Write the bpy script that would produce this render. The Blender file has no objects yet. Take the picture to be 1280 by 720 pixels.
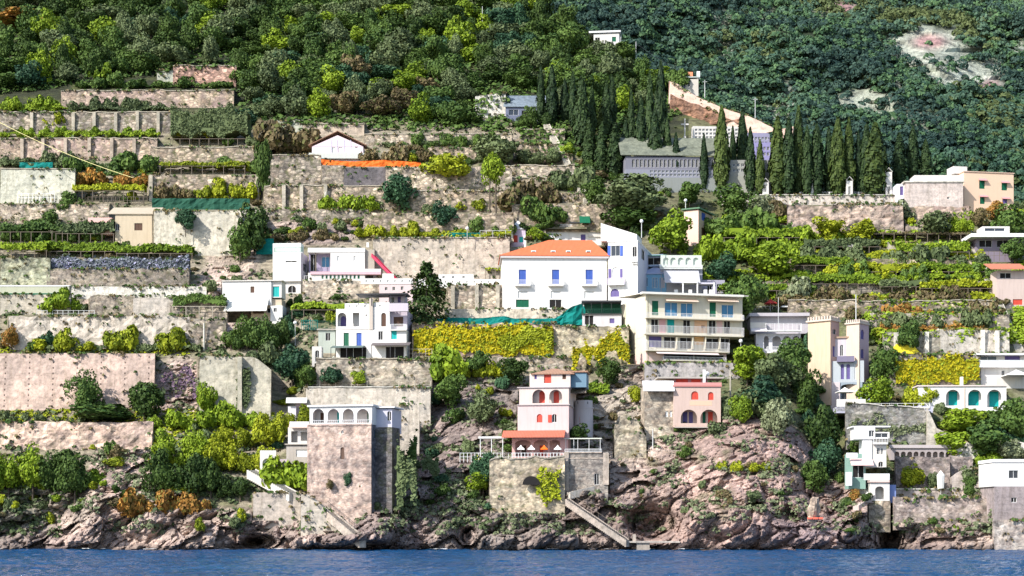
import bpy, math, random
import numpy as np
from mathutils import Matrix, Vector
random.seed(7); RNG = np.random.default_rng(7)
SC = bpy.context.scene; COL = SC.collection
R = math.radians
FP, CH, HY, CX = 2000.0, 5.0, 654.0, 640.0     # focal length in photo pixels, eye height, horizon row, centre column

def at(px, py, Y): return Vector(((px-CX)/FP*Y, Y, CH+(HY-py)/FP*Y))
def mpp(Y): return Y/FP                        # metres per photo pixel at distance Y

# ------------------------------------------------------------------ noise
def _h(i, j, k):
    n = (i.astype(np.int64)*374761393 + j.astype(np.int64)*668265263 + k.astype(np.int64)*2147483647 + 1013904223) & 0xffffffff
    n = ((n ^ (n >> 13))*1274126177) & 0xffffffff
    n = ((n ^ (n >> 16))*2246822519) & 0xffffffff
    return ((n ^ (n >> 15)) & 0xffffff)/float(0xffffff)
def vnoise(p):
    f = np.floor(p); t = p-f; t = t*t*(3-2*t); i, j, k = f[..., 0], f[..., 1], f[..., 2]
    r = 0
    for a in (0, 1):
        for b in (0, 1):
            for c in (0, 1):
                w = (t[..., 0] if a else 1-t[..., 0])*(t[..., 1] if b else 1-t[..., 1])*(t[..., 2] if c else 1-t[..., 2])
                r = r + w*_h(i+a, j+b, k+c)
    return r*2-1
def fbm(p, o=4):
    r = 0; a = 1.0; s = 0
    for q in range(o):
        r = r+a*vnoise(p*(2.03**q)+q*17.3); s += a; a *= .5
    return r/s
def ridged(p, o=4):
    r = 0; a = 1.0; s = 0
    for q in range(o):
        r = r+a*(1-np.abs(vnoise(p*(2.03**q)+q*31.7))*2); s += a; a *= .55
    return r/s
def worley(p, ids=False):
    f = np.floor(p); best = np.full(p.shape[:-1], 9.0); sec = best.copy(); cid = best*0
    for a in (-1, 0, 1):
        for b in (-1, 0, 1):
            for c in (-1, 0, 1):
                g = f+np.array([a, b, c]); i, j, k = g[..., 0], g[..., 1], g[..., 2]
                q = g+np.stack([_h(i, j, k), _h(i+71, j+13, k), _h(i, j+37, k+91)], -1)
                d = np.sqrt(((q-p)**2).sum(-1))
                sec = np.minimum(sec, np.maximum(best, d)); cid = np.where(d < best, _h(i+5, j+9, k+3)-.5+((p-q)*(np.stack([_h(i+3, j, k), _h(i, j+3, k), _h(i, j, k+3)], -1)-.5)).sum(-1)*2.6+.5, cid); best = np.minimum(best, d)
    return (best, sec, cid) if ids else (best, sec)

# ------------------------------------------------------------------ materials
class NT:
    def __init__(s, name):
        s.m = bpy.data.materials.new(name); s.m.use_nodes = True; s.t = s.m.node_tree
        s.b = s.t.nodes['Principled BSDF']; s.b.inputs['Roughness'].default_value = .85
        s.b.inputs['Specular IOR Level'].default_value = .25
    def n(s, ty, **kw):
        x = s.t.nodes.new(ty)
        for k, v in kw.items():
            if k in x.inputs: x.inputs[k].default_value = v
            else: setattr(x, k, v)
        return x
    def l(s, a, b): s.t.links.new(a, b)
    def coord(s, k='Object'): return s.n('ShaderNodeTexCoord').outputs[k]
    def noise(s, scale, detail=4, rough=.6, vec=None, dim=None):
        x = s.n('ShaderNodeTexNoise', Scale=scale, Detail=detail, Roughness=rough)
        if vec is not None: s.l(vec, x.inputs['Vector'])
        return x
    def ramp(s, fac, stops):
        r = s.n('ShaderNodeValToRGB'); e = r.color_ramp.elements
        while len(e) < len(stops): e.new(.5)
        for q, (p, c) in enumerate(stops): e[q].position = p; e[q].color = (*c, 1)
        s.l(fac, r.inputs['Fac']); return r.outputs['Color']
    def mix(s, fac, a, b, mode='MIX'):
        x = s.n('ShaderNodeMix', data_type='RGBA', blend_type=mode)
        for v, q in ((fac, 0), (a, 6), (b, 7)):
            if isinstance(v, (int, float)): x.inputs[q].default_value = v
            elif isinstance(v, tuple): x.inputs[q].default_value = (*v[:3], 1)
            else: s.l(v, x.inputs[q])
        return x.outputs[2]
    def math(s, op, a, b=0.0, c=0.0):
        x = s.n('ShaderNodeMath', operation=op)
        for q, v in enumerate((a, b, c)):
            if isinstance(v, (int, float)): x.inputs[q].default_value = v
            else: s.l(v, x.inputs[q])
        return x.outputs[0]
    def bump(s, h, st=.5, d=.1):
        x = s.n('ShaderNodeBump', Strength=st, Distance=d); s.l(h, x.inputs['Height']); s.l(x.outputs[0], s.b.inputs['Normal'])
    def out(s, c): s.l(c, s.b.inputs['Base Color']); return s.m
def sc(c, f): return tuple(min(1, x*f) for x in c)

_M = {}
def plaster(c, dirt=.35, key=None):
    k = ('pl', c, dirt)
    if k in _M: return _M[k]
    g = NT('painted_plaster'); v = g.coord()
    n1 = g.noise(.35, 5, .65, v); n2 = g.noise(3.0, 4, .7, v)
    mp = g.n('ShaderNodeMapping'); mp.inputs['Scale'].default_value = (1.6, 1.6, .16); g.l(v, mp.inputs['Vector'])
    n3 = g.noise(1.2, 4, .7, mp.outputs[0])
    streak = g.ramp(n3.outputs[0], [(.48, (0, 0, 0)), (.72, (1, 1, 1))])
    base = g.mix(g.math('MULTIPLY', n1.outputs[0], dirt), c, sc((c[0]*.98, c[1]*.9, c[2]*.8), .72))
    base = g.mix(g.math('MULTIPLY', streak, dirt*.8), base, sc((c[0], c[1]*.95, c[2]*.88), .6))
    base = g.mix(g.math('MULTIPLY', n2.outputs[0], .18), base, sc(c, .75))
    g.bump(n2.outputs[0], .3, .03); _M[k] = g.out(base); return _M[k]
def stone(c, size=.45, joint=.35, var=.5, green=0.0, pink=0.0):
    k = ('st', c, size, joint, var, green, pink)
    if k in _M: return _M[k]
    g = NT('rubble_stone'); v = g.coord()
    mp = g.n('ShaderNodeMapping'); mp.inputs['Scale'].default_value = (1/size*.7, 1/size*.7, 1/size*1.2); g.l(v, mp.inputs['Vector'])
    wob = g.noise(2.0, 2, .5, mp.outputs[0]); add = g.mix(.12, mp.outputs[0], wob.outputs['Color'])
    vo = g.n('ShaderNodeTexVoronoi', feature='F1', Scale=1.0); g.l(add, vo.inputs['Vector'])
    ve = g.n('ShaderNodeTexVoronoi', feature='DISTANCE_TO_EDGE', Scale=1.0); g.l(add, ve.inputs['Vector'])
    sep = g.n('ShaderNodeSeparateColor'); g.l(vo.outputs['Color'], sep.inputs[0])
    cell = g.mix(sep.outputs[0], sc(c, 1-var*.6), sc(c, 1+var*.55))
    cell = g.mix(g.math('MULTIPLY', sep.outputs[1], .35), cell, (c[0]*1.15, c[1]*.9, c[2]*.78))
    n1 = g.noise(.22, 5, .7, v)
    big = g.ramp(n1.outputs[0], [(.36, (.5, .5, .52)), (.6, (1.2, 1.18, 1.12))]); n9 = g.noise(.9, 6, .75, v); cell = g.mix(1.0, cell, g.ramp(n9.outputs[0], [(.34, (.4, .39, .38)), (.5, (1, 1, 1)), (.66, (1.35, 1.33, 1.28))]), 'MULTIPLY')
    cell = g.mix(1.0, cell, big, 'MULTIPLY')
    e = g.ramp(ve.outputs['Distance'], [(.0, (1, 1, 1)), (.15, (0, 0, 0))])
    col = g.mix(g.math('MULTIPLY', e, joint), cell, sc(c, .28))
    if pink:
        n = g.noise(.12, 4, .6, v); col = g.mix(g.math('MULTIPLY', g.ramp(n.outputs[0], [(.42, (0, 0, 0)), (.62, (1, 1, 1))]), pink), col, (.52, .36, .34))
    if green:
        n = g.noise(.5, 6, .75, v); col = g.mix(g.math('MULTIPLY', g.ramp(n.outputs[0], [(.5, (0, 0, 0)), (.63, (1, 1, 1))]), green), col, (.09, .10, .035))
    g.bump(ve.outputs['Distance'], .8, size*.25); _M[k] = g.out(col); return _M[k]
def concrete(c, hole=0.0):
    k = ('co', c, hole)
    if k in _M: return _M[k]
    g = NT('weathered_concrete'); v = g.coord()
    mp = g.n('ShaderNodeMapping'); mp.inputs['Scale'].default_value = (1.3, 1.3, .13); g.l(v, mp.inputs['Vector'])
    n3 = g.noise(.8, 6, .7, mp.outputs[0]); n1 = g.noise(.16, 6, .7, v); n2 = g.noise(2.2, 5, .75, v)
    mp2 = g.n('ShaderNodeMapping'); mp2.inputs['Scale'].default_value = (.06, .06, 1.1); g.l(v, mp2.inputs['Vector'])
    n4 = g.noise(1, 3, .6, mp2.outputs[0])
    col = g.mix(g.ramp(n1.outputs[0], [(.38, (0, 0, 0)), (.64, (1, 1, 1))]), sc(c, .72), sc((c[0]*1.05, c[1], c[2]*.97), 1.12))
    col = g.mix(g.math('MULTIPLY', g.ramp(n3.outputs[0], [(.5, (0, 0, 0)), (.66, (1, 1, 1))]), .55), col, sc((c[0], c[1]*.95, c[2]*.85), .5))
    col = g.mix(g.math('MULTIPLY', g.ramp(n4.outputs[0], [(.5, (0, 0, 0)), (.56, (1, 1, 1))]), .28), col, sc(c, .62))
    col = g.mix(g.math('MULTIPLY', g.ramp(n2.outputs[0], [(.52, (0, 0, 0)), (.68, (1, 1, 1))]), .5), col, sc((c[0]*.9, c[1], c[2]*.8), .45))
    n9 = g.noise(1.0, 7, .78, v); col = g.mix(.9, col, g.ramp(n9.outputs[0], [(.32, (.5, .49, .47)), (.5, (1, 1, 1)), (.68, (1.25, 1.24, 1.2))]), 'MULTIPLY')
    if hole:
        s = g.n('ShaderNodeSeparateXYZ'); g.l(v, s.inputs[0])
        fx = g.math('ABSOLUTE', g.math('SUBTRACT', g.math('FRACT', g.math('DIVIDE', s.outputs[0], 5.0)), .5))
        fz = g.math('ABSOLUTE', g.math('SUBTRACT', g.math('FRACT', g.math('DIVIDE', s.outputs[2], 1.15)), .5))
        m = g.math('MULTIPLY', g.math('LESS_THAN', fx, .028), g.math('LESS_THAN', fz, .16))
        col = g.mix(g.math('MULTIPLY', m, .85), col, (.05, .035, .03))
    g.bump(n2.outputs[0], .5, .1); _M[k] = g.out(col); return _M[k]
def tiles(c):
    k = ('ti', c)
    if k in _M: return _M[k]
    g = NT('clay_roof_tiles'); v = g.coord()
    w = g.n('ShaderNodeTexWave', Scale=1.1, bands_direction='X'); g.l(v, w.inputs['Vector'])
    n = g.noise(2.5, 5, .7, v); n2 = g.noise(.4, 4, .6, v)
    col = g.mix(n.outputs[0], sc(c, .6), sc(c, 1.3)); col = g.mix(g.math('MULTIPLY', n2.outputs[0], .4), col, (.35, .22, .15))
    col = g.mix(g.math('MULTIPLY', w.outputs[0], .35), col, sc(c, .45))
    g.bump(w.outputs[0], .6, .08); _M[k] = g.out(col); return _M[k]
def flat(name, c, rough=.7, metal=0, spec=.25, var=.2):
    k = ('fl', name, c, rough)
    if k in _M: return _M[k]
    g = NT(name); g.b.inputs['Roughness'].default_value = rough; g.b.inputs['Metallic'].default_value = metal
    g.b.inputs['Specular IOR Level'].default_value = spec
    n = g.noise(1.5, 3, .6, g.coord()); _M[k] = g.out(g.mix(g.math('MULTIPLY', n.outputs[0], 1.0), sc(c, 1-var), sc(c, 1+var))); return _M[k]
def foliage(name, a, b, tint=None):
    k = ('fo', name)
    if k in _M: return _M[k]
    g = NT(name); g.b.inputs['Roughness'].default_value = .65; g.b.inputs['Specular IOR Level'].default_value = .15
    oi = g.n('ShaderNodeObjectInfo'); n = g.noise(1.1, 5, .7, g.coord('Generated'))
    gg = g.n('ShaderNodeNewGeometry'); n2 = g.n('ShaderNodeTexWhiteNoise'); 
    g.l(gg.outputs['Random Per Island'], n2.inputs['Vector'])
    x = g.math('ADD', g.math('MULTIPLY', oi.outputs['Random'], .45), g.math('MULTIPLY', g.math('SUBTRACT', n.outputs[0], .25), 1.0))
    x = g.math('ADD', x, g.math('MULTIPLY', g.math('SUBTRACT', gg.outputs['Random Per Island'], .5), .55))
    col = g.ramp(x, [(.1, a), (.85, b)])
    if tint: col = g.mix(g.math('MULTIPLY', g.math('GREATER_THAN', gg.outputs['Random Per Island'], .8), .8), col, tint)
    g.out(col)
    _M[k] = g.m; return g.m

MAT = dict(
    dark=foliage('dark_evergreen_leaves', (.022, .045, .012), (.075, .125, .024)),
    mid=foliage('green_leaves', (.036, .075, .018), (.11, .175, .035)),
    olive=foliage('olive_leaves', (.055, .08, .034), (.15, .19, .08)),
    bright=foliage('bright_green_leaves', (.085, .145, .012), (.24, .33, .022)),
    lime=foliage('yellow_green_leaves', (.12, .16, .012), (.34, .37, .018)),
    yellow=foliage('yellow_vine_leaves', (.17, .18, .008), (.55, .45, .012), (.15, .24, .02)),
    brown=foliage('dry_brown_scrub', (.07, .055, .03), (.22, .17, .08), (.07, .09, .02)),
    rust=foliage('rusty_orange_scrub', (.22, .11, .03), (.5, .25, .05), (.12, .14, .03)),
    blue=foliage('grey_blue_flowering_leaves', (.045, .06, .05), (.26, .28, .33), (.35, .34, .5)),
    teal=foliage('deep_teal_leaves', (.018, .05, .028), (.06, .13, .06)),
    grey=foliage('grey_green_scrub', (.09, .11, .055), (.24, .27, .15)),
    cyp=foliage('cypress_leaves', (.012, .028, .012), (.042, .072, .022)),
    cypl=foliage('light_cypress_leaves', (.022, .042, .012), (.07, .10, .022)),
    purple=foliage('bougainvillea_leaves', (.08, .06, .08), (.26, .17, .24), (.1, .13, .03)),
    far=foliage('distant_woodland_leaves', (.034, .08, .042), (.13, .22, .085)),
    wood=flat('grey_wood', (.16, .13, .1)), bark=flat('bark', (.09, .07, .05)),
    metal=flat('painted_metal', (.55, .56, .55), .5), white=plaster((.82, .82, .82), .15), darkmetal=flat('dark_metal', (.05, .05, .055), .5),
    glass=flat('window_glass', (.03, .035, .05), .12, 0, .6), void=flat('dark_interior', (.02, .018, .018), .9),  # void: near-black colour stands in for the darkness of unlit interiors
    green=flat('green_shutter_paint', (.01, .12, .06), .5), blue_s=flat('blue_shutter_paint', (.06, .12, .42), .5),
    red=flat('red_shutter_paint', (.62, .08, .05), .5), teal_s=flat('turquoise_shutter_paint', (.01, .4, .38), .5),
    brown_s=flat('brown_shutter_paint', (.1, .05, .03), .5), white_s=flat('white_shutter_paint', (.7, .7, .68), .5),
    purple_s=flat('violet_shutter_paint', (.13, .10, .27), .5), cloth=flat('white_canvas', (.82, .81, .78), .8, var=.05),
    netteal=flat('teal_shade_net', (.0, .17, .15), .8), netgreen=flat('green_shade_net', (.015, .08, .05), .8),
    orange=flat('orange_barrier_net', (.85, .16, .02), .7), yellowp=flat('yellow_tarpaulin', (.85, .68, .04), .6),
    redcloth=flat('red_canvas', (.5, .05, .04), .8), tealglass=flat('blue_glazing', (.02, .15, .3), .2, 0, .6),
)
for k_, f_ in (('netteal', .0), ('netgreen', .0)): pass

# ------------------------------------------------------------------ mesh builder
class MB:
    def __init__(s): s.v = []; s.f = []; s.mi = []; s.cur = 0
    def add(s, vs, fs):
        o = len(s.v); s.v.extend(vs)
        for f in fs: s.f.append(tuple(o+i for i in f)); s.mi.append(s.cur)
    def quad(s, a, b, c, d): s.add([tuple(a), tuple(b), tuple(c), tuple(d)], [(0, 1, 2, 3)])
    def box(s, x0, x1, y0, y1, z0, z1, rot=None):
        vs = [(x, y, z) for x in (x0, x1) for y in (y0, y1) for z in (z0, z1)]
        s.add(vs, [(0, 1, 3, 2), (4, 6, 7, 5), (0, 4, 5, 1), (2, 3, 7, 6), (0, 2, 6, 4), (1, 5, 7, 3)])
    def bar(s, p, q, r=.05, r2=None, n=6):
        p, q = Vector(p), Vector(q); d = (q-p)
        if d.length < 1e-6: return
        d.normalize(); u = d.orthogonal().normalized(); w = d.cross(u); r2 = r if r2 is None else r2
        vs = []
        for P, rr in ((p, r), (q, r2)):
            for k in range(n):
                a = 2*math.pi*k/n; vs.append(tuple(P+u*(rr*math.cos(a))+w*(rr*math.sin(a))))
        s.add(vs, [(k, (k+1) % n, n+(k+1) % n, n+k) for k in range(n)]+[tuple(range(n))[::-1], tuple(range(n, 2*n))])
    def prism(s, poly, y0, y1):      # poly in (x,z), extruded along y
        n = len(poly); vs = [(x, y0, z) for x, z in poly]+[(x, y1, z) for x, z in poly]
        s.add(vs, [tuple(range(n)), tuple(range(2*n-1, n-1, -1))]+[(k, n+k, n+(k+1) % n, (k+1) % n) for k in range(n)])
    def build(s, name, mats, parent=None, smooth=False, loc=None):
        me = bpy.data.meshes.new(name); me.from_pydata([tuple(v) for v in s.v], [], s.f)
        if not isinstance(mats, (list, tuple)): mats = [mats]
        for m in mats: me.materials.append(m)
        if len(mats) > 1: me.polygons.foreach_set('material_index', s.mi)
        if smooth: me.polygons.foreach_set('use_smooth', [True]*len(s.f))
        o = bpy.data.objects.new(name, me); COL.objects.link(o)
        if parent: o.parent = parent
        if loc is not None: o.location = loc
        return o
def npmesh(name, V, F, mats, mi=None, smooth=False):
    me = bpy.data.meshes.new(name); me.vertices.add(len(V)); me.vertices.foreach_set('co', np.ascontiguousarray(V, dtype=np.float32).ravel())
    k = F.shape[1]; me.loops.add(F.size); me.loops.foreach_set('vertex_index', F.astype(np.int32).ravel())
    me.polygons.add(len(F)); me.polygons.foreach_set('loop_start', np.arange(0, F.size, k, dtype=np.int32))
    me.polygons.foreach_set('loop_total', np.full(len(F), k, dtype=np.int32))
    for m in mats: me.materials.append(m)
    if mi is not None: me.polygons.foreach_set('material_index', mi.astype(np.int32))
    me.polygons.foreach_set('use_smooth', np.full(len(F), smooth))
    me.update(); me.validate(); return me
def tag(o, label=None, cat=None, group=None, kind=None):
    if label: o['label'] = label
    if cat: o['category'] = cat
    if group: o['group'] = group
    if kind or label: o['kind'] = kind or 'thing'
    return o
def empty(name, loc, rz=0, label=None, cat=None, group=None):
    o = bpy.data.objects.new(name, None); COL.objects.link(o); o.location = loc; o.rotation_euler = (0, 0, rz); o.empty_display_size = .1
    return tag(o, label, cat, group)
def put(name, me, loc, s=(1, 1, 1), rz=0, label=None, cat=None, group=None, parent=None):
    o = bpy.data.objects.new(name, me); COL.objects.link(o); o.location = loc; o.scale = s; o.rotation_euler = (0, 0, rz)
    if parent: o.parent = parent
    return tag(o, label, cat, group)

KINDNAME = dict(brown=('dry_scrub_clump', 'scrub'), olive=('olive_shrub', 'shrub'), grey=('grey_shrub', 'shrub'), lime=('yellow_green_shrub', 'shrub'), rust=('autumn_shrub', 'shrub'), teal=('blue_green_bush', 'bush'), dark=('evergreen_bush', 'bush'), bright=('leafy_bush', 'bush'), mid=('bush', 'bush'))
# ------------------------------------------------------------------ leaves and crowns
def leaf_quads(P, N, size, rng, elong=1.0):
    n = len(P); N = N/np.maximum(np.linalg.norm(N, axis=1, keepdims=True), 1e-6)
    a = rng.normal(size=(n, 3)); u = np.cross(N, a); u /= np.maximum(np.linalg.norm(u, axis=1, keepdims=True), 1e-6)
    w = np.cross(N, u); s = (size*rng.uniform(.45, 1.65, n))[:, None]
    if elong != 1.0:
        up = np.array([0, 0, 1.0]); w = up-N*(N@up)[:, None]; w /= np.maximum(np.linalg.norm(w, axis=1, keepdims=True), 1e-6); u = np.cross(N, w)
    V = np.stack([P-u*s*.5-w*s*.5*elong, P+u*s*.5-w*s*.35*elong, P+u*s*.3+w*s*.5*elong, P-u*s*.45+w*s*.45*elong], 1).reshape(-1, 3)
    return V, np.arange(n*4).reshape(-1, 4)
def core_blob(fn, nu=14, nv=8):
    V = []; F = []
    for j in range(nv+1):
        for i in range(nu): V.append(fn(2*math.pi*i/nu, math.pi*j/nv))
    for j in range(nv):
        for i in range(nu): F.append((j*nu+i, j*nu+(i+1) % nu, (j+1)*nu+(i+1) % nu, (j+1)*nu+i))
    return np.array(V), np.array(F)
def trunkq(h0, h1, r, seg=6):
    V = []; F = []
    for z, q in ((h0, r), (h1, r*.6)):
        for i in range(seg): V.append((q*math.cos(2*math.pi*i/seg), q*math.sin(2*math.pi*i/seg), z))
    for i in range(seg): F.append((i, (i+1) % seg, seg+(i+1) % seg, seg+i))
    return np.array(V), np.array(F)
def join(parts):
    V = []; F = []; M = []; o = 0
    for v, f, m in parts:
        V.append(v); F.append(f+o); M.append(np.full(len(f), m)); o += len(v)
    return np.concatenate(V), np.concatenate(F), np.concatenate(M)
def crown_round(seed, mat, nl=16, n=900, size=.14, zc=1.0, ax=(1, 1, .85), trunk=True, low=-.55, core=.48):
    rng = np.random.default_rng(seed); ax = np.array(ax)
    d = rng.normal(size=(nl, 3)); d /= np.linalg.norm(d, axis=1, keepdims=True); d[:, 2] = np.maximum(d[:, 2], low)
    C = d*rng.uniform(.38, .86, (nl, 1))*ax; rad = rng.uniform(.18, .44, nl)
    li = rng.choice(nl, n, p=rad**2/np.sum(rad**2)); e = rng.normal(size=(n, 3)); e /= np.linalg.norm(e, axis=1, keepdims=True)
    e = e+.5*d[li]; e /= np.linalg.norm(e, axis=1, keepdims=True)
    P = C[li]+e*(rad[li]*rng.uniform(.8, 1.12, n))[:, None]+np.array([0, 0, zc])
    V, F = leaf_quads(P, e+rng.normal(size=(n, 3))*.55, size, rng)
    ph = rng.uniform(0, 9, 6)
    cb = core_blob(lambda a, b: (math.sin(b)*math.cos(a)*core*ax[0]*(1+.14*math.sin(3*a+ph[0])), math.sin(b)*math.sin(a)*core*ax[1]*(1+.14*math.sin(4*a+ph[1])), zc+math.cos(b)*core*ax[2]*(1+.1*math.sin(5*a+ph[2]))-.04))
    m_ = n//3; e2 = rng.normal(size=(m_, 3)); e2 /= np.linalg.norm(e2, axis=1, keepdims=True); P2 = e2*ax*(core+.02+rng.uniform(0, .2, (m_, 1)))+np.array([0, 0, zc]); V2, F2 = leaf_quads(P2, e2+rng.normal(size=(m_, 3))*.5, size, rng)
    parts = [(V, F, 0), (V2, F2, 0), (cb[0], cb[1], 0)]
    if trunk: t = trunkq(-.25, zc, .075); parts.append((t[0], t[1], 1))
    return npmesh('crown', *join(parts)[:2], [MAT[mat], MAT['bark']], join(parts)[2])
def crown_loose(seed, mat, n=700, size=.16, zc=1.0):   # open crown, gaps between clumps
    rng = np.random.default_rng(seed); nl = 11
    C = rng.normal(size=(nl, 3))*np.array([.5, .5, .36]); rad = rng.uniform(.2, .36, nl)
    li = rng.integers(0, nl, n); e = rng.normal(size=(n, 3)); e /= np.linalg.norm(e, axis=1, keepdims=True)
    P = C[li]+e*(rad[li]*rng.uniform(.3, 1.1, n))[:, None]+np.array([0, 0, zc])
    V, F = leaf_quads(P, e+rng.normal(size=(n, 3))*.6, size, rng); parts = [(V, F, 0)]
    t = trunkq(-.25, zc, .06); parts.append((t[0], t[1], 1))
    v, f, m = join(parts); return npmesh('crown', v, f, [MAT[mat], MAT['bark']], m)
def crown_cypress(seed, mat, n=1500, w=.12):           # height 1, base at 0
    rng = np.random.default_rng(seed)
    h = rng.uniform(0, 1, n)**.9; a = rng.uniform(0, 2*math.pi, n); p1, p2, p3 = rng.uniform(0, 6, 3)
    prof = lambda t: w*np.clip(np.minimum(1, .55+t*2.2)*np.clip((1-t)/.62, 0, 1)**.62, 0.02, 1)
    r = prof(h)*(1+.14*np.sin(3*a+h*14+p1)+.10*np.sin(5*a-h*23+p2))*rng.uniform(.82, 1.1, n)
    P = np.stack([r*np.cos(a), r*np.sin(a), .02+h*.98], 1); N = np.stack([np.cos(a), np.sin(a), np.full(n, .35)], 1)+rng.normal(size=(n, 3))*.35
    V, F = leaf_quads(P, N, .028, rng, 1.7)
    def fn(a, b):
        t = 1-b/math.pi; rr = float(prof(np.array(t)))*.82*(1+.12*math.sin(3*a+t*14+p1)); return (rr*math.cos(a), rr*math.sin(a), .02+t*.95)
    cb = core_blob(fn, 12, 16); v, f, m = join([(V, F, 0), (cb[0], cb[1], 0)])
    return npmesh('crown', v, f, [MAT[mat]], None)
def crown_conifer(seed, mat, n=2600):
    rng = np.random.default_rng(seed); br = 46; P = []; N = []
    for q in range(br):
        h = .08+.9*q/br; a = rng.uniform(0, 6.28); L = (1-h)**.75*.42*rng.uniform(.7, 1.2)+.03
        m = n//br; t = rng.uniform(.05, 1, m)**.7; sp = .05*(1-h)+.018
        x = np.cos(a)*L*t; y = np.sin(a)*L*t; z = h-.10*t*t+.05*t
        P.append(np.stack([x, y, z], 1)+rng.normal(size=(m, 3))*sp); N.append(np.tile([math.cos(a)*.5, math.sin(a)*.5, .9], (m, 1))+rng.normal(size=(m, 3))*.5)
    V, F = leaf_quads(np.concatenate(P), np.concatenate(N), .034, rng)
    return npmesh('crown', V, F, [MAT[mat]])
def leafbox(L, D_, H, mat, n, size, rng, ragged=.3, front=.6, core=True):   # x 0..L, y 0..D, z 0..H
    x = rng.uniform(0, L, n); ph = rng.uniform(0, 9)
    ee = ragged*.5*(.35+np.clip(np.minimum(x, L-x)/max(1.5, L*.06), 0, 1)*-.35+.35); top = H*(1-(ragged*.5+.05)*(1+vnoise(np.stack([x*.35+ph, x*0, x*0], 1))+.5*vnoise(np.stack([x*1.2+ph, x*0, x*0], 1)))*.9-ee*0); bot = H*(ragged+.1)*.5*(1+vnoise(np.stack([x*.5+ph*3, x*0+7, x*0], 1))+.6*vnoise(np.stack([x*1.4+ph*3, x*0+3, x*0], 1)))
    k = rng.uniform(0, 1, n); fr = k < front
    y = np.where(fr, rng.uniform(-.12, .25, n)*min(1, D_), rng.uniform(0, D_, n)); tt = rng.uniform(0, 1, n)
    z = np.where(fr, bot+(top-bot)*tt, top+rng.normal(size=n)*H*.05)
    y = y+.25*min(1.0, D_)*vnoise(np.stack([x*.6, z*.9, x*0+ph], 1)); x = x+rng.normal(size=n)*size*.3
    N = np.where(fr[:, None], np.array([0, -1, .35]), np.array([0, -.2, 1.0]))+rng.normal(size=(n, 3))*.6
    holes = vnoise(np.stack([x*.45, z*.6, x*0+ph*2], 1)) > -.62; x, y, z, N = x[holes], y[holes], z[holes], N[holes]; top, bot = top[holes], bot[holes]
    V, F = leaf_quads(np.stack([x, y, z], 1), N, size, rng)
    if not core: return V, F
    m = max(3, int(L/1.5)); cv = []; cf = []
    for i in range(m+1):
        xx = L*i/m; t_ = float(np.interp(xx, np.sort(x), top[np.argsort(x)]))-size*.4; b_ = float(np.interp(xx, np.sort(x), bot[np.argsort(x)]))+size*.4
        t_ = max(t_, b_+.05)
        cv += [(xx, .12*min(1, D_)+.05, b_), (xx, .12*min(1, D_)+.05, t_), (xx, D_, t_), (xx, D_, b_)]
    for i in range(m):
        o = i*4
        for a, b in ((0, 1), (1, 2), (2, 3), (3, 0)): cf.append((o+a, o+b, o+4+b, o+4+a))
    v, f, _ = join([(V, F, 0), (np.array(cv), np.array(cf), 0)])
    return v, f
PROTO = {}
def protos(kind):
    if kind in PROTO: return PROTO[kind]
    sh, mat = kind.split(':'); out = []
    for q in range(4):
        s = hash_s(kind)+q*101
        if sh == 'round': m = crown_round(s, mat, nl=16+q*3, n=1700, size=.095, ax=(1, 1, .8+.08*q))
        elif sh == 'bush': m = crown_round(s, mat, nl=13, n=800, size=.15, zc=.45, ax=(1, 1, .6), trunk=False, low=-.2, core=.5)
        elif sh == 'loose': m = crown_loose(s, mat)
        elif sh == 'cyp': m = crown_cypress(s, mat, w=.10+.012*q)
        out.append(m)
    PROTO[kind] = out; return out
def hash_s(t): return sum((i+1)*ord(c) for i, c in enumerate(t)) % 9973
# ------------------------------------------------------------------ lie of the land
_PY = [-60, 0, 50, 100, 150, 200, 250, 300, 350, 400, 450, 500, 550, 600, 640, 687, 710]
_DD = [700, 630, 560, 512, 474, 447, 424, 404, 386, 368, 352, 337, 323, 311, 304, 299, 297]
BUMPS = [(935, 560, 75, 90, -11), (1038, 520, 26, 85, 17), (356, 440, 18, 60, 6), (1113, 662, 13, 34, 20), (1078, 640, 22, 30, -3), (322, 678, 24, 9, 13), (815, 655, 30, 20, 12), (1060, 665, 14, 16, -5),
         (690, 570, 60, 50, -5), (430, 600, 60, 50, -3), (474, 660, 34, 24, -10), (1150, 600, 60, 50, 3), (585, 672, 12, 14, 8), (535, 560, 18, 60, 5), (150, 640, 60, 30, -3), (1240, 640, 60, 40, -2),
         (700, 668, 40, 16, -5), (905, 655, 60, 25, -5), (1010, 668, 50, 14, -6), (425, 674, 52, 11, -9), (610, 676, 26, 9, -3), (60, 640, 30, 40, 3), (970, 190, 70, 40, 0)]
def Dbase(px, py):
    px = np.asarray(px, float); py = np.asarray(py, float)
    d = np.interp(py, _PY, _DD)
    for cx, cy, sx, sy, a in BUMPS: d = d+a*np.exp(-((px-cx)/sx)**2-((py-cy)/sy)**2)
    return d
def D(px, py): return float(Dbase(px, py))
STEPS = []; WALLS = []      # (x0, x1, ytop, ybot, Yfront): the ground is cut back behind every wall and house
def ridge(px): return np.interp(px, [-80, 630, 665, 700, 745, 800, 835, 900, 985, 1010, 1110, 1190, 1280, 1360], [-60, -60, 6, 24, 46, 84, 104, 140, 186, 205, 243, 256, 264, 268])
CLX = [-80, 0, 60, 105, 120, 180, 205, 260, 330, 380, 470, 520, 535, 560, 600, 650, 700, 760, 800, 850, 900, 940, 1000, 1050, 1110, 1200, 1280, 1360]
CLY = [615, 618, 605, 600, 565, 556, 600, 634, 640, 636, 600, 560, 500, 462, 472, 480, 500, 470, 452, 500, 515, 500, 540, 606, 600, 590, 610, 610]
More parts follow.
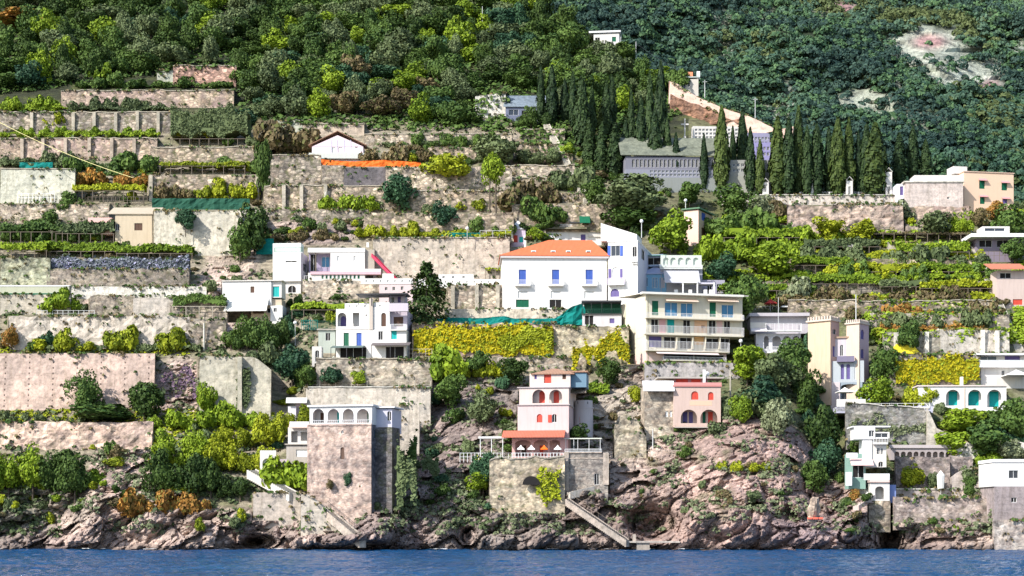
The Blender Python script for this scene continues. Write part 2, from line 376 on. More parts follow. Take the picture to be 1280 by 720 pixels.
ROCKS = [(225, 487, 34, 34, 1), (140, 382, 34, 14, 1), (280, 380, 34, 50, .8), (400, 283, 55, 22, .9), (290, 320, 30, 40, .6), (120, 408, 60, 14, .8), (600, 505, 60, 50, 1), (1070, 278, 110, 17, .8), (30, 345, 60, 15, .7), (150, 480, 16, 18, .8)]
def rockmask(px, py):
    cl = np.interp(px, CLX, CLY); m = np.clip((py-cl)/10+.5, 0, 1)
    for cx, cy, rx, ry, w in ROCKS: m = np.maximum(m, w*np.clip((1.25-np.hypot((px-cx)/rx, (py-cy)/ry))*3, 0, 1))
    return m
G = {}
def build_terrain():
    xs = np.concatenate([np.arange(-620, -100, 6.5), np.arange(-100, 1384, 1.6), np.arange(1384, 1960, 6.5)]); ys = np.concatenate([np.arange(-40, 430, 2.0), np.arange(430, 708, 1.3)])
    PX, PY = np.meshgrid(xs, ys); rg = ridge(PX); pyc = np.maximum(PY, rg)
    Dm = Dbase(PX, pyc); hold = np.zeros_like(Dm)
    for x0, x1, yt, yb, Y, fill_, *tp_ in STEPS:
        if tp_ and tp_[0]: yt = np.interp(PX, [p[0] for p in tp_[0]], [p[1] for p in tp_[0]])
        m = (PX >= x0-1) & (PX <= x1+1) & (PY >= yt+1) & (PY <= yb+1)
        Dm = np.where(m, np.maximum(Y+.7, np.where(hold > 0, Dm, 0)) if fill_ else np.maximum(Y+.7, Dm), Dm); hold = np.where(m, 1, hold)
        # the ground under the foot of a wall comes out to meet it
        b = (PX >= x0) & (PX <= x1) & (PY > yb+1) & (PY < yb+8) & (hold == 0)
        Dm = np.where(b, np.minimum(Dm, Y+.7), Dm)
    rk = rockmask(PX, PY)*(1-hold)
    def sp(PXx, PYy, Dd): return np.stack([(PXx-CX)/FP*Dd, Dd, CH+(HY-PYy)/FP*Dd], -1)
    B = sp(PX, pyc, Dm)
    a = R(35); q = B.copy(); q[..., 0] = B[..., 0]*math.cos(a)+B[..., 2]*math.sin(a); q[..., 2] = -B[..., 0]*math.sin(a)+B[..., 2]*math.cos(a)
    st = q*np.array([.09, .14, .24]); kk = rk > .01; w1, w2, wi = (np.zeros(PX.shape) for _ in range(3)); w3, w4, wj = (np.zeros(PX.shape) for _ in range(3)); q2 = q+.7*fbm(B/4.0, 2)[..., None]
    w1[kk], w2[kk], wi[kk] = worley(q2[kk]*np.array([.13, .2, .27]), True); w5, w6, wk = (np.zeros(PX.shape) for _ in range(3)); w5[kk], w6[kk], wk[kk] = worley(q2[kk]*np.array([.8, 1.0, 1.5])+5, True); w3[kk], w4[kk], wj[kk] = worley(q2[kk]*np.array([.36, .5, .75])+9, True)
    n = 4.6*fbm(B/15.0, 3)-1.6*ridged(st, 3)+2.2*(w1-.5)-1.8*np.clip(w2-w1, 0, .4)+3.4*(wi-.5)+.9*(w3-.5)+1.15*(wj-.5)-.9*np.clip(w4-w3, 0, .3)+.6*(wk-.5)-.3*np.clip(w6-w5, 0, .3)+.35*fbm(B*.9, 3)
    up = np.clip((PY-560)/60, .55, 1.0)
    soft = .5*fbm(B/5.0, 3)*(1-hold)+.15*fbm(B*1.2, 2)*(1-hold)
    Dn = Dm+rk*n*up*(.85-.25*np.exp(-((PX-920)/70)**2-((PY-640)/30)**2))+soft
    V = sp(PX, pyc, Dn)
    over = PY < rg; V[..., 1] += np.where(over, (rg-PY)*3.2, 0); V[..., 2] -= np.where(over, (rg-PY)*1.2, 0)
    # land cover colours
    def cw(x, xs_, cs): return np.stack([np.interp(x, xs_, [c[i] for c in cs]) for i in range(3)], -1)
    rc = cw(PX+8*fbm(B/9.0, 2)*10, [0, 60, 120, 330, 400, 560, 640, 760, 860, 980, 1120, 1280], [(.25, .25, .20), (.32, .28, .24), (.50, .395, .35), (.51, .41, .36), (.30, .24, .225), (.27, .225, .205), (.26, .225, .205), (.30, .24, .215), (.42, .31, .275), (.39, .29, .265), (.43, .345, .305), (.44, .37, .32)])
    t = fbm(B/7.0, 4)[..., None]; rc = rc*np.array([.98, .95, .90])*(1+.45*t)*(.76+.3*wj+.2*wk)[..., None]
    pk = np.clip(fbm(B/11.0+40, 3)*2.2, 0, 1)[..., None]; rc = rc*(1-.35*pk)+np.array([.38, .27, .25])*.35*pk
    sh = np.exp(-((PX-1000)/60)**2-((PY-665)/18)**2)[..., None]; rc = rc*(1-.6*sh)+np.array([.2, .17, .2])*.6*sh  # darker, greyer rock patch low on the headland
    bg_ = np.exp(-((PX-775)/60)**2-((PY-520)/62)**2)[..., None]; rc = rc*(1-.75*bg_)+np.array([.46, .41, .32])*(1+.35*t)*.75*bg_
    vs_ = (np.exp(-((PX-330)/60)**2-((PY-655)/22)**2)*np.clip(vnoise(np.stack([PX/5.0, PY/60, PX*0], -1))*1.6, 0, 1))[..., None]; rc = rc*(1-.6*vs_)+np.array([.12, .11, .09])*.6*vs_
    wet = np.clip(1-(V[..., 2]-.1-.5*fbm(B/4, 2))/1.1, 0, 1)[..., None]; rc = rc*(1-.72*wet)
    soil = cw(PX, [0, 300, 640, 900, 1280], [(.27, .235, .165), (.3, .26, .19), (.3, .26, .19), (.12, .125, .06), (.17, .165, .10)])
    wood = np.clip((150-PY)/14, 0, 1)*(PX < 850); wood = np.maximum(wood, np.clip((200-PY)/14, 0, 1)*(PX > 640)*(PX < 860))[..., None]
    soil = soil*(1-wood)+np.array([.035, .04, .02])*wood
    g = np.clip(fbm(B/3.0+7, 4)*2.5+.1, 0, 1)[..., None]; soil = soil*(1-.6*g)+np.array([.10, .115, .035])*.6*g
    mossy = np.clip(fbm(B/4.5+70, 4)*3-.75, 0, 1)[..., None]*np.clip((676-PY)/30, 0, 1)[..., None]
    rc = rc*(1-.65*mossy)+np.array([.12, .125, .06])*.65*mossy
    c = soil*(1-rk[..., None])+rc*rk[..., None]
    h, w = PX.shape; idx = np.arange(h*w).reshape(h, w)
    F = np.stack([idx[1:, :-1], idx[1:, 1:], idx[:-1, 1:], idx[:-1, :-1]], -1).reshape(-1, 4)
    g_ = NT('hillside_rock_and_soil'); v = g_.coord()
    at_ = g_.n('ShaderNodeVertexColor', layer_name='cover'); n1 = g_.noise(.9, 7, .75, v); n2 = g_.noise(.12, 4, .6, v)
    mp = g_.n('ShaderNodeMapping'); mp.inputs['Rotation'].default_value = (0, R(-35), 0); mp.inputs['Scale'].default_value = (.25, .5, 1.3); g_.l(v, mp.inputs['Vector'])
    n3 = g_.noise(1.1, 6, .7, mp.outputs[0])
    col = g_.mix(1.0, at_.outputs['Color'], g_.ramp(n1.outputs[0], [(.3, (.5, .47, .45)), (.5, (.95, .95, .95)), (.7, (1.4, 1.38, 1.35))]), 'MULTIPLY')
    col = g_.mix(.8, col, g_.ramp(n3.outputs[0], [(.38, (.58, .55, .58)), (.55, (1.15, 1.15, 1.15))]), 'MULTIPLY')
    g_.bump(n1.outputs[0], .9, .5); m = g_.out(col)
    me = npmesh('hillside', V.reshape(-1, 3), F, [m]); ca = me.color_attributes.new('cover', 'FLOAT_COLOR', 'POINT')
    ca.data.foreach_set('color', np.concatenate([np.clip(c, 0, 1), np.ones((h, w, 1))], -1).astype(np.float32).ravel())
    o = bpy.data.objects.new('hillside', me); COL.objects.link(o); o['kind'] = 'structure'
    G.update(xs=xs, ys=ys, D=Dn, rk=rk, V=V, hold=hold)
def ground(px, py):   # displaced ground point seen at (px, py)
    i = np.clip(np.searchsorted(G['ys'], py), 0, len(G['ys'])-1); j = np.clip(np.searchsorted(G['xs'], px), 0, len(G['xs'])-1)
    return G['V'][i, j]
def scatter(name, mat, label, pts, size, tuft, leaves, seed, cat='undergrowth', upness=.6):
    rng = np.random.default_rng(seed); n = len(pts); P = np.repeat(pts, leaves, 0)
    T = np.repeat(rng.uniform(.5, 1.3, n)*tuft, leaves)[:, None]; e = rng.normal(size=P.shape); e[:, 2] = np.abs(e[:, 2]); e /= np.linalg.norm(e, axis=1, keepdims=True)
    P = P+e*T*np.array([1, 1, .75]); V, F = leaf_quads(P, e+rng.normal(size=P.shape)*.5+np.array([0, -.2, upness]), size, rng)
    o = bpy.data.objects.new(name, npmesh(name, V, F, [MAT[mat]])); COL.objects.link(o)
    return tag(o, label, cat, None, 'stuff')
def sample(n, x0, x1, y0, y1, rng, mask=None):
    px = rng.uniform(x0, x1, n); py = rng.uniform(y0, y1, n)
    if mask is not None: k = mask(px, py) > rng.uniform(0, 1, n); px, py = px[k], py[k]
    return px, py
def build_far():
    xs = np.arange(560, 2300, 5.0); ys = np.arange(-75, 650, 5.0); PX, PY = np.meshgrid(xs, ys)
    Dm = np.interp(PY, [-110, 0, 100, 200, 300, 470, 650], [1560, 1380, 1190, 1030, 920, 840, 800])+(PX-900)*.25
    B = np.stack([(PX-CX)/FP*Dm, Dm, CH+(HY-PY)/FP*Dm], -1)
    q = B*np.array([1/150, 1/400, 1/300]); Dn = Dm+90*fbm(B/170.0, 4)-55*ridged(q+3, 3)+20*fbm(B/24.0, 3)
    V = np.stack([(PX-CX)/FP*Dn, Dn, CH+(HY-PY)/FP*Dn], -1)
    pr = np.zeros_like(PX)
    for cx, cy, rx, ry, w in FARROCK: pr = np.maximum(pr, w*np.clip((1.3-np.hypot((PX-cx)/rx, (PY-cy)/ry)+.5*fbm(B/16.0+5, 3))*2, 0, 1))
    g = fbm(B/60, 4)[..., None]
    c = np.array([.05, .075, .035])*(1+.4*g)*(1-pr[..., None])+np.array([.40, .42, .34])*(1+.5*fbm(B/9.0, 3)[..., None])*pr[..., None]
    pk = np.maximum(np.exp(-((PX-1162)/17)**2-((PY-52)/7)**2), np.maximum(np.exp(-((PX-1238)/9)**2-((PY-108)/7)**2), np.exp(-((PX-1055)/14)**2-((PY-10)/7)**2)))[..., None]
    pk = np.clip(pk*2, 0, 1); c = c*(1-pk)+np.array([.40, .24, .23])*pk
    h, w = PX.shape; idx = np.arange(h*w).reshape(h, w)
    F = np.stack([idx[1:, :-1], idx[1:, 1:], idx[:-1, 1:], idx[:-1, :-1]], -1).reshape(-1, 4)
    gm = NT('far_mountain_ground'); at_ = gm.n('ShaderNodeVertexColor', layer_name='cover'); n1 = gm.noise(.09, 7, .75, gm.coord())
    col = gm.mix(1.0, at_.outputs['Color'], gm.ramp(n1.outputs[0], [(.35, (.35, .35, .35)), (.62, (1.4, 1.4, 1.4))]), 'MULTIPLY'); gm.bump(n1.outputs[0], 1, 4)
    me = npmesh('far_mountain', V.reshape(-1, 3), F, [gm.out(col)]); ca = me.color_attributes.new('cover', 'FLOAT_COLOR', 'POINT')
    ca.data.foreach_set('color', np.concatenate([np.clip(c, 0, 1), np.ones((h, w, 1))], -1).astype(np.float32).ravel())
    o = bpy.data.objects.new('far_mountain', me); COL.objects.link(o); o['kind'] = 'structure'
    rng = np.random.default_rng(5); n = 15000; px = np.where(np.arange(n) < 11000, rng.uniform(600, 1340, n), rng.uniform(1340, 2100, n)); py = rng.uniform(-12, 290, n)
    i = np.clip(np.round((py-ys[0])/5).astype(int), 0, h-1); j = np.clip(np.round((px-xs[0])/5).astype(int), 0, w-1)
    keep = (pr[i, j]*(1.08+.5*fbm(np.stack([px/9, py/5, px*0], -1), 2)) < rng.uniform(0, 1, n)) & (py < ridge(px)+40); P = V[i, j][keep]; n = len(P); P = P+rng.normal(size=(n, 3))*np.array([2, 2, 1.0])
    Rr = rng.uniform(2.2, 5.4, n)*(P[:, 1]/1100); L = 62; e = rng.normal(size=(n, L, 3)); e[..., 2] = np.abs(e[..., 2])*.9; e[..., 1] -= .3; e /= np.linalg.norm(e, axis=2, keepdims=True)
    Q = (P[:, None]+e*Rr[:, None, None]*np.array([1, 1, .95])+np.array([0, 0, .6])).reshape(-1, 3); N = e.reshape(-1, 3)+rng.normal(size=(n*L, 3))*.4
    V2, F2 = leaf_quads(Q, N, 1.45, rng)
    kind = rng.uniform(-.2, .3, n)+1.1*fbm(P/90, 3); mi = np.repeat(np.where(kind < -.12, 3, np.where(kind < .12, 0, np.where(kind < .4, 1, 2))), L)  # low-frequency noise picks the dark leaf set, painting broad shadow areas
    me = npmesh('far_wood', V2, F2, [MAT['far'], foliage('distant_haze_tinted_leaves', (.036, .08, .055), (.12, .19, .11)), foliage('distant_olive_leaves', (.06, .085, .03), (.15, .18, .07)), foliage('distant_shadow_tone_leaves', (.02, .046, .04), (.065, .115, .075))], mi)  # blue-green tint puts the haze of distance into the leaf colour
    o = bpy.data.objects.new('far_wood', me); COL.objects.link(o); tag(o, 'dark green wood covering the far mountainside', 'woodland', None, 'stuff')
FARROCK = [(1165, 62, 50, 28, .95), (1205, 92, 50, 16, .95), (1085, 125, 30, 14, .8), (985, 125, 14, 20, .6), (1150, 150, 40, 9, .6), (900, 30, 10, 16, .6), (1125, 58, 16, 7, .9), (1240, 108, 14, 8, .8), (1062, 130, 24, 12, .7), (1105, 138, 30, 8, .6), (1055, 10, 22, 8, .7), (905, 62, 14, 22, .55),
           (960, 140, 18, 12, .6), (1275, 60, 9, 9, .7), (958, 15, 12, 10, .5), (820, 8, 8, 6, .6), (1120, 105, 7, 10, .6), (1160, 165, 20, 6, .5), (1060, 168, 40, 8, .4), (1195, 200, 30, 10, .35), (1020, 18, 14, 8, .5)]
def build_sea():
    n, x = 420, np.linspace(-1, 1, 620); Y = 118+np.linspace(0, 1, n)**1.25*205
    YY, XX = np.meshgrid(Y, x, indexing='ij'); X = XX*YY*.40
    P = np.stack([X*.32, YY*.5, YY*0], -1); Z = .22*ridged(P*.6, 3)+.2*fbm(P*.25+4, 2)+.16*fbm(P*2.2, 2)-.08
    V = np.stack([X, YY, Z], -1); idx = np.arange(V.shape[0]*V.shape[1]).reshape(V.shape[:2])
    F = np.stack([idx[:-1, :-1], idx[:-1, 1:], idx[1:, 1:], idx[1:, :-1]], -1).reshape(-1, 4)
    g = NT('sea_water'); v = g.coord(); mp = g.n('ShaderNodeMapping'); mp.inputs['Scale'].default_value = (.5, 1.6, 1); g.l(v, mp.inputs['Vector'])
    n1 = g.noise(.9, 5, .65, mp.outputs[0]); n2 = g.noise(.045, 3, .5, v)
    g.b.inputs['Roughness'].default_value = .07; g.b.inputs['Specular IOR Level'].default_value = .5; g.b.inputs['IOR'].default_value = 1.33
    col = g.mix(n2.outputs[0], (.003, .035, .12), (.009, .095, .23)); g.bump(n1.outputs[0], 1.0, .8); g.out(col)
    o = bpy.data.objects.new('sea', npmesh('sea', V.reshape(-1, 3), F, [g.m], None, True)); COL.objects.link(o); o['kind'] = 'structure'
    mb = MB(); mb.box(-900, 900, -300, 117.9, -1.0, -.12); mb.box(-900, -123, 118, 330, -1, -.12); mb.box(123, 900, 118, 330, -1, -.12)
    o = mb.build('open_sea', g.m); o['kind'] = 'structure'
# ------------------------------------------------------------------ walls
def wall(x0, x1, yt, yb, mat, label, Y=None, top=None, name='terrace_wall', cat='stone wall', th=.7, pil=(), pilmat=None, coping=None, dx=0, rough=.10, rtop=.25, step=True, group=None, Y1=None, lean=.08, seed=None):
    xm = (x0+x1)/2; Y = (Y if Y is not None else D(xm, yb)-.2)+dx; Y1 = Y1 or Y; X0, X1 = (x0-CX)/FP*Y, (x1-CX)/FP*Y1
    hh_ = (yb-yt)*mpp(Y)*lean
    if step: STEPS.append((x0, x1, yt, yb, max(Y, Y1)+hh_+rough, True, top))
    WALLS.append((x0, x1, yt, yb, Y, Y1, tops if (tops := top) else None, lean))
    z = lambda px, py: CH+(HY-py)/FP*(Y+(Y1-Y)*(px-x0)/(x1-x0))
    tops = top or [(x0, yt), (x1, yt)]; zb = z(x0, yb)-1.6; W = X1-X0; rng = np.random.default_rng(hash_s(label))
    nx = max(3, int(abs(W)/.9)); V = []; ph = rng.uniform(0, 50)
    root = empty(name, (X0, Y, zb+1.6), math.atan2(Y1-Y, W), label, cat, group); L = math.hypot(W, Y1-Y)
    us = np.linspace(0, 1, nx+1); tz = np.array([z(x0+(x1-x0)*u, np.interp(x0+(x1-x0)*u, [p[0] for p in tops], [p[1] for p in tops])) for u in us])-(zb+1.6)
    if rtop: tz = tz+rtop*vnoise(np.stack([us*L*.45+ph, us*0, us*0], 1))+rtop*.5*vnoise(np.stack([us*L*1.3+ph, us*0, us*0], 1))
    nz = max(3, int(max(2, tz.max()+1.6)/.8)); F = []
    for i, u in enumerate(us):
        for j in range(nz+1):
            zz = -1.6+(tz[i]+1.6)*j/nz; V.append((u*L, 0, zz))
    V = np.array(V); V[:, 1] += rough*1.5*fbm(V*.8+ph, 3)+lean*(V[:, 2])
    for i in range(nx):
        for j in range(nz): a = i*(nz+1)+j; F.append((a, a+nz+1, a+nz+2, a+1))
    nV = len(V); bt = [i*(nz+1)+nz for i in range(nx+1)]; bk = V[bt]+np.array([0, th, 0]); V = np.concatenate([V, bk])
    for i in range(nx): F.append((bt[i], bt[i+1], nV+i+1, nV+i))
    o0 = len(V); V = np.concatenate([V, [(0, th+.6, -1.6), (0, th+.6, tz[0]), (L, th+.6, -1.6), (L, th+.6, tz[-1])]])
    F += [(0, nz, o0+1, o0), (nx*(nz+1), o0+2, o0+3, bt[-1])]
    w = put('masonry', npmesh('masonry', V, np.array(F), [mat]), (0, 0, 0), parent=root)
    for p in pil:
        u = (p-x0)/(x1-x0)*L; zt = float(np.interp(u/L, us, tz)); mb = MB(); mb.box(u-.45, u+.45, -.4-rough, .3+lean*zt, -1.4, zt-.1); mb.build('buttress', pilmat or mat, root)
    if coping:
        mb = MB()
        for i in range(nx): a, b = us[i]*L, us[i+1]*L; mb.add([(a, -.18+lean*tz[i], tz[i]+.02), (b, -.18+lean*tz[i+1], tz[i+1]+.02), (b, th+.1, tz[i+1]+.02), (a, th+.1, tz[i]+.02), (a, -.18+lean*tz[i], tz[i]+.24), (b, -.18+lean*tz[i+1], tz[i+1]+.24), (b, th+.1, tz[i+1]+.24), (a, th+.1, tz[i]+.24)], [(0, 1, 5, 4), (4, 5, 6, 7), (0, 3, 2, 1), (3, 7, 6, 2)])
        mb.build('coping', coping, root)
    return root
# ------------------------------------------------------------------ plants
def bushes(x0, x1, yb, h, kind, n, label, cat='bush', group=None, name='bush', dx=-.4, hv=.45, wr=1.25, yj=0, w=None, up=0, trunk=False):
    """n plants along the terrace at row yb, about h pixels high"""
    pr = protos(kind); rng = random.Random(hash_s(label)+int(x0)); step = (x1-x0)/n
    sh = kind.split(':')[0]; hh = {'round': 1.85, 'loose': 1.75, 'bush': 1.08, 'cyp': 1.0}[sh]
    for i in range(n):
        px = x0+step*(i+.5)+rng.uniform(-.42, .42)*step*(n > 1); py = yb+rng.uniform(-yj, yj); Y = D(px, py)+dx+rng.uniform(-.5, .5)*(n > 1)
        H = h*(1+rng.uniform(-hv, hv)*(n > 1))*mpp(Y); s = H/hh; W_ = (w*mpp(Y)/2.15 if w else min(max(step*mpp(Y)/2*wr, s*.75), s*1.35 if sh == 'bush' else s*1.35))
        p = at(px, py+2-up, Y)
        put(name, pr[rng.randrange(4)], p, (W_, W_*rng.uniform(.8, 1), s), rng.uniform(0, 6.28), label, cat, group if n > 1 or group else None)
def cypress(px, yt, yb, w, kind, label, Y=None, group='tall cypresses of the hillside'):
    Y = Y or D(px, yb)-.5; H = (yb-yt)*mpp(Y); q = protos('cyp:'+kind)[int(px) % 4]; W_ = w*mpp(Y)/2/.13
    e = empty('cypress_tree', at(px, yb, Y), 0, label, 'cypress', group)
    put('crown', q, (0, 0, .25), (W_, W_, H), px % 6, parent=e)
    mb = MB(); mb.bar((0, 0, -1.2), (0, 0, H*.35), .22, .12); mb.build('trunk', MAT['bark'], e)
def tree(px, yt, yb, w, mat, label, cat='tree', name='tree', Y=None, seed=1, group=None, n=1700, open_=False, crown_share=.72, thin=1.0, size=.1, nt=1):
    Y = Y or D(px, yb)-.6; H = (yb-yt)*mpp(Y); cw_ = w*mpp(Y)/2; ch = H*crown_share/2
    e = empty(name, at(px, yb, Y), 0, label, cat, group)
    m = crown_loose(seed, mat, n, size, 0) if open_ else crown_round(seed, mat, 22, n, size, 0, (1, 1, 1), False, -.9)
    put('crown', m, (0, 0, H-ch*.98), (cw_, cw_*.9, ch), seed, parent=e)
    rt = max(.12, H*.022)*thin
    for q in range(nt):
        ox = (q-(nt-1)/2)*cw_*.55; mb = MB(); mb.bar((ox, 0, -1.2), (ox*.9, 0, H-ch*1.1), rt, rt*.6)
        for a in range(4): mb.bar((ox*.9, 0, H-ch*(1.5-a*.1)), (ox+math.cos(a*1.7)*cw_*.5, math.sin(a*1.7)*cw_*.4, H-ch*(.6+.1*a)), rt*.5, rt*.2)
        if cat != 'plant': mb.build('trunk', MAT['bark'], e)
    return e
def creeper(x0, x1, yt, yb, mat, label, Y=None, n=None, th=.6, name='creeper', cat='climbing plant', ragged=.15, dx=-.6, size=.42, core=True, group=None, dens=9.0):
    Y = (Y or D((x0+x1)/2, yb))+dx; L = (x1-x0)*mpp(Y); H = (yb-yt)*mpp(Y); rng = np.random.default_rng(hash_s(label))
    n = n or int(L*H*dens+200); V, F = leafbox(L, th, H, mat, n, size, rng, ragged, .85, core)
    return put(name, npmesh('leaves', V, F, [MAT[mat]]), at(x0, yb, Y), label=label, cat=cat, group=group)
def pergola(x0, x1, yt, yb, mat, label, depth=3.5, frac=.5, post=None, n=None, Y=None, dx=0, cat='pergola', dens=10, posts=None):
    Y = (Y or D((x0+x1)/2, yb)-depth*.3)+dx; L = (x1-x0)*mpp(Y); H = (yb-yt)*mpp(Y); e = empty('vine_pergola', at(x0, yb, Y), 0, label, cat); rng = np.random.default_rng(hash_s(label))
    zc = H*(1-frac); V, F = leafbox(L, depth, H*frac, mat, n or int(L*(depth*.5+H*frac)*dens), .4, rng, .3, .6)
    put('vine_leaves', npmesh('vine_leaves', V, F, [MAT[mat]]), (0, 0, zc), parent=e)
    k = posts or max(2, int(L/2.6)); pm = post or MAT['wood']; me = None
    for i in range(k+1):
        for yy in (0, depth*.9):
            if me is None: mb = MB(); mb.box(-.07, .07, -.07, .07, -.8, zc+.15); o = mb.build('post', pm, e); me = o.data; o.location = (L*i/k, yy, 0)
            else: put('post', me, (L*i/k, yy, 0), parent=e)
    mb = MB()
    for yy in (-.02, depth*.92): mb.box(-.2, L+.2, yy-.05, yy+.05, zc+.16, zc+.28)
    mb.build('beam', pm, e); return e
def railing_mb(mb, L, h, y=0, x=0, step=.35, r=.022):
    mb.box(x, x+L, y-.03, y+.03, h-.06, h); mb.box(x, x+L, y-.02, y+.02, .08, .12); k = max(1, int(L/step))
    for i in range(k+1): a = x+L*i/k; mb.box(a-r, a+r, y-r, y+r, 0, h-.06)
def railing(x0, x1, yt, yb, mat, label, Y=None, dx=0, step=1.6, r=.05, group=None, name='railing', cat='railing', rz=0):
    Y = (Y or D((x0+x1)/2, yb))+dx; mb = MB(); L = (x1-x0)*mpp(Y); h = (yb-yt)*mpp(Y); mb.box(0, L, -.035, .035, h-.08, h); mb.box(0, L, -.025, .025, h*.5-.03, h*.5+.03)
    for i in range(int(L/step)+1): a = L*i/max(1, int(L/step)); mb.box(a-r, a+r, -r, r, -.3, h+.02)
    return tag(mb.build(name, mat, None, loc=at(x0, yb, Y)), label, cat, group)
def net(x0, x1, yt, yb, mat, label, Y=None, dx=-1.0, name='shade_net', cat='shade net', wav=.3, tops=None):
    Y = (Y or D((x0+x1)/2, yb))+dx; L = (x1-x0)*mpp(Y); nx = max(6, int(L/.7)); rng = np.random.default_rng(hash_s(label)); V = []; F = []; ph = rng.uniform(0, 30)
    tz = lambda px: (yb-(np.interp(px, [t[0] for t in tops], [t[1] for t in tops]) if tops else yt))*mpp(Y)
    nz = 6
    for i in range(nx+1):
        u = i/nx; h = tz(x0+(x1-x0)*u)
        for j in range(nz+1): V.append((u*L, 0, h*j/nz))
    V = np.array(V); q = fbm(V*.8+ph, 3); V[:, 1] += q*wav*2; V[:, 2] += .25*wav*fbm(V*.7+9+ph, 2)
    for i in range(nx):
        for j in range(nz): a = i*(nz+1)+j; F.append((a, a+nz+1, a+nz+2, a+1))
    m = npmesh('netting', V, np.array(F), [mat]); return put(name, m, at(x0, yb, Y), label=label, cat=cat)
def pole(px, yt, yb, label, Y=None, r=.11, mat=None, arm=False, lamp=False, name='utility_pole', cat='pole', group=None):
    Y = Y or D(px, yb)-.6; H = (yb-yt)*mpp(Y); e = empty(name, at(px, yb, Y), 0, label, cat, group); m = mat or MAT['metal']
    mb = MB(); mb.bar((0, 0, -1), (0, 0, H), r, r*.7, 8); mb.build('post', m, e)
    if arm: mb = MB(); mb.box(-.7, .7, -.06, .06, H-.6, H-.48); mb.box(-.05, .05, -.1, -.04, H-.6, H-.2); mb.build('crossarm', m, e)
    if lamp:
        V, F = core_blob(lambda a, b: (.42*math.sin(b)*math.cos(a), .42*math.sin(b)*math.sin(a), H+.3+.42*math.cos(b)), 12, 8); put('globe', npmesh('globe', V, F, [MAT['white']], None, True), (0, 0, 0), parent=e)
    return e
def parasol(px, yt, yb, w, label, Y, mat=None, closed=False, square=True, name='parasol'):
    H = (yb-yt)*mpp(Y); r = w*mpp(Y)/2; e = empty(name, at(px, yb, Y), 0, label, 'parasol'); mb = MB(); mb.bar((0, 0, 0), (0, 0, H*.97), .05); mb.build('pole', MAT['metal'], e); mb = MB()
    if closed: mb.bar((0, 0, H*.25), (0, 0, H*.8), r*.8, r, 8); mb.bar((0, 0, H*.8), (0, 0, H), r, .03, 8)
    else:
        n = 4 if square else 8; k = [(r*math.cos(2*math.pi*(i+.5)/n)*1.3, r*math.sin(2*math.pi*(i+.5)/n)*1.3, H*.66) for i in range(n)]
        mid = [(x*.45, y*.45, H*.8) for x, y, z in k]; lo = [(x, y, z-.18) for x, y, z in k]
        mb.add(k+mid+[(0, 0, H)]+lo, [(i, (i+1) % n, n+(i+1) % n, n+i) for i in range(n)]+[(n+i, n+(i+1) % n, 2*n) for i in range(n)]+[(2*n+1+i, 2*n+1+(i+1) % n, (i+1) % n, i) for i in range(n)])
    mb.build('canopy', mat or MAT['cloth'], e); return e
def stair(p0, p1, Y0, Y1, width, mat, label, name='stone_stair', cat='stair', rail=None, base=3.0):
    """a flight along the slope from photo point p0 (low) to p1 (high)"""
    A = at(*p0, Y0); B = at(*p1, Y1); d = B-A; L = math.hypot(d.x, d.y); rz = math.atan2(d.y, d.x); h = d.z; e = empty(name, A, rz, label, cat)
    n = max(4, int(abs(h)/.22)); mb = MB()
    for i in range(n): mb.box(L*i/n, L*(i+1)/n+.01, 0, width, min(0, h)*0+h*i/n-base, h*(i+1)/n)
    mb.build('steps', mat, e)
    s = .3; mb = MB(); mb.add([(0, -.25, -base), (L, -.25, h-base), (L, -.25, h+s), (0, -.25, s), (0, 0, -base), (L, 0, h-base), (L, 0, h+s), (0, 0, s)], [(0, 1, 2, 3), (3, 2, 6, 7), (4, 7, 6, 5), (0, 3, 7, 4), (1, 5, 6, 2)]); mb.build('parapet', mat, e)
    if rail:
        mb = MB(); mb.bar((0, -.1, s+1), (L, -.1, h+s+1), .035)
        k = max(2, int(L/2)); [mb.bar((L*i/k, -.1, h*i/k+s-.1), (L*i/k, -.1, h*i/k+s+1), .035) for i in range(k+1)]
        mb.build('handrail', rail, e)
    return e
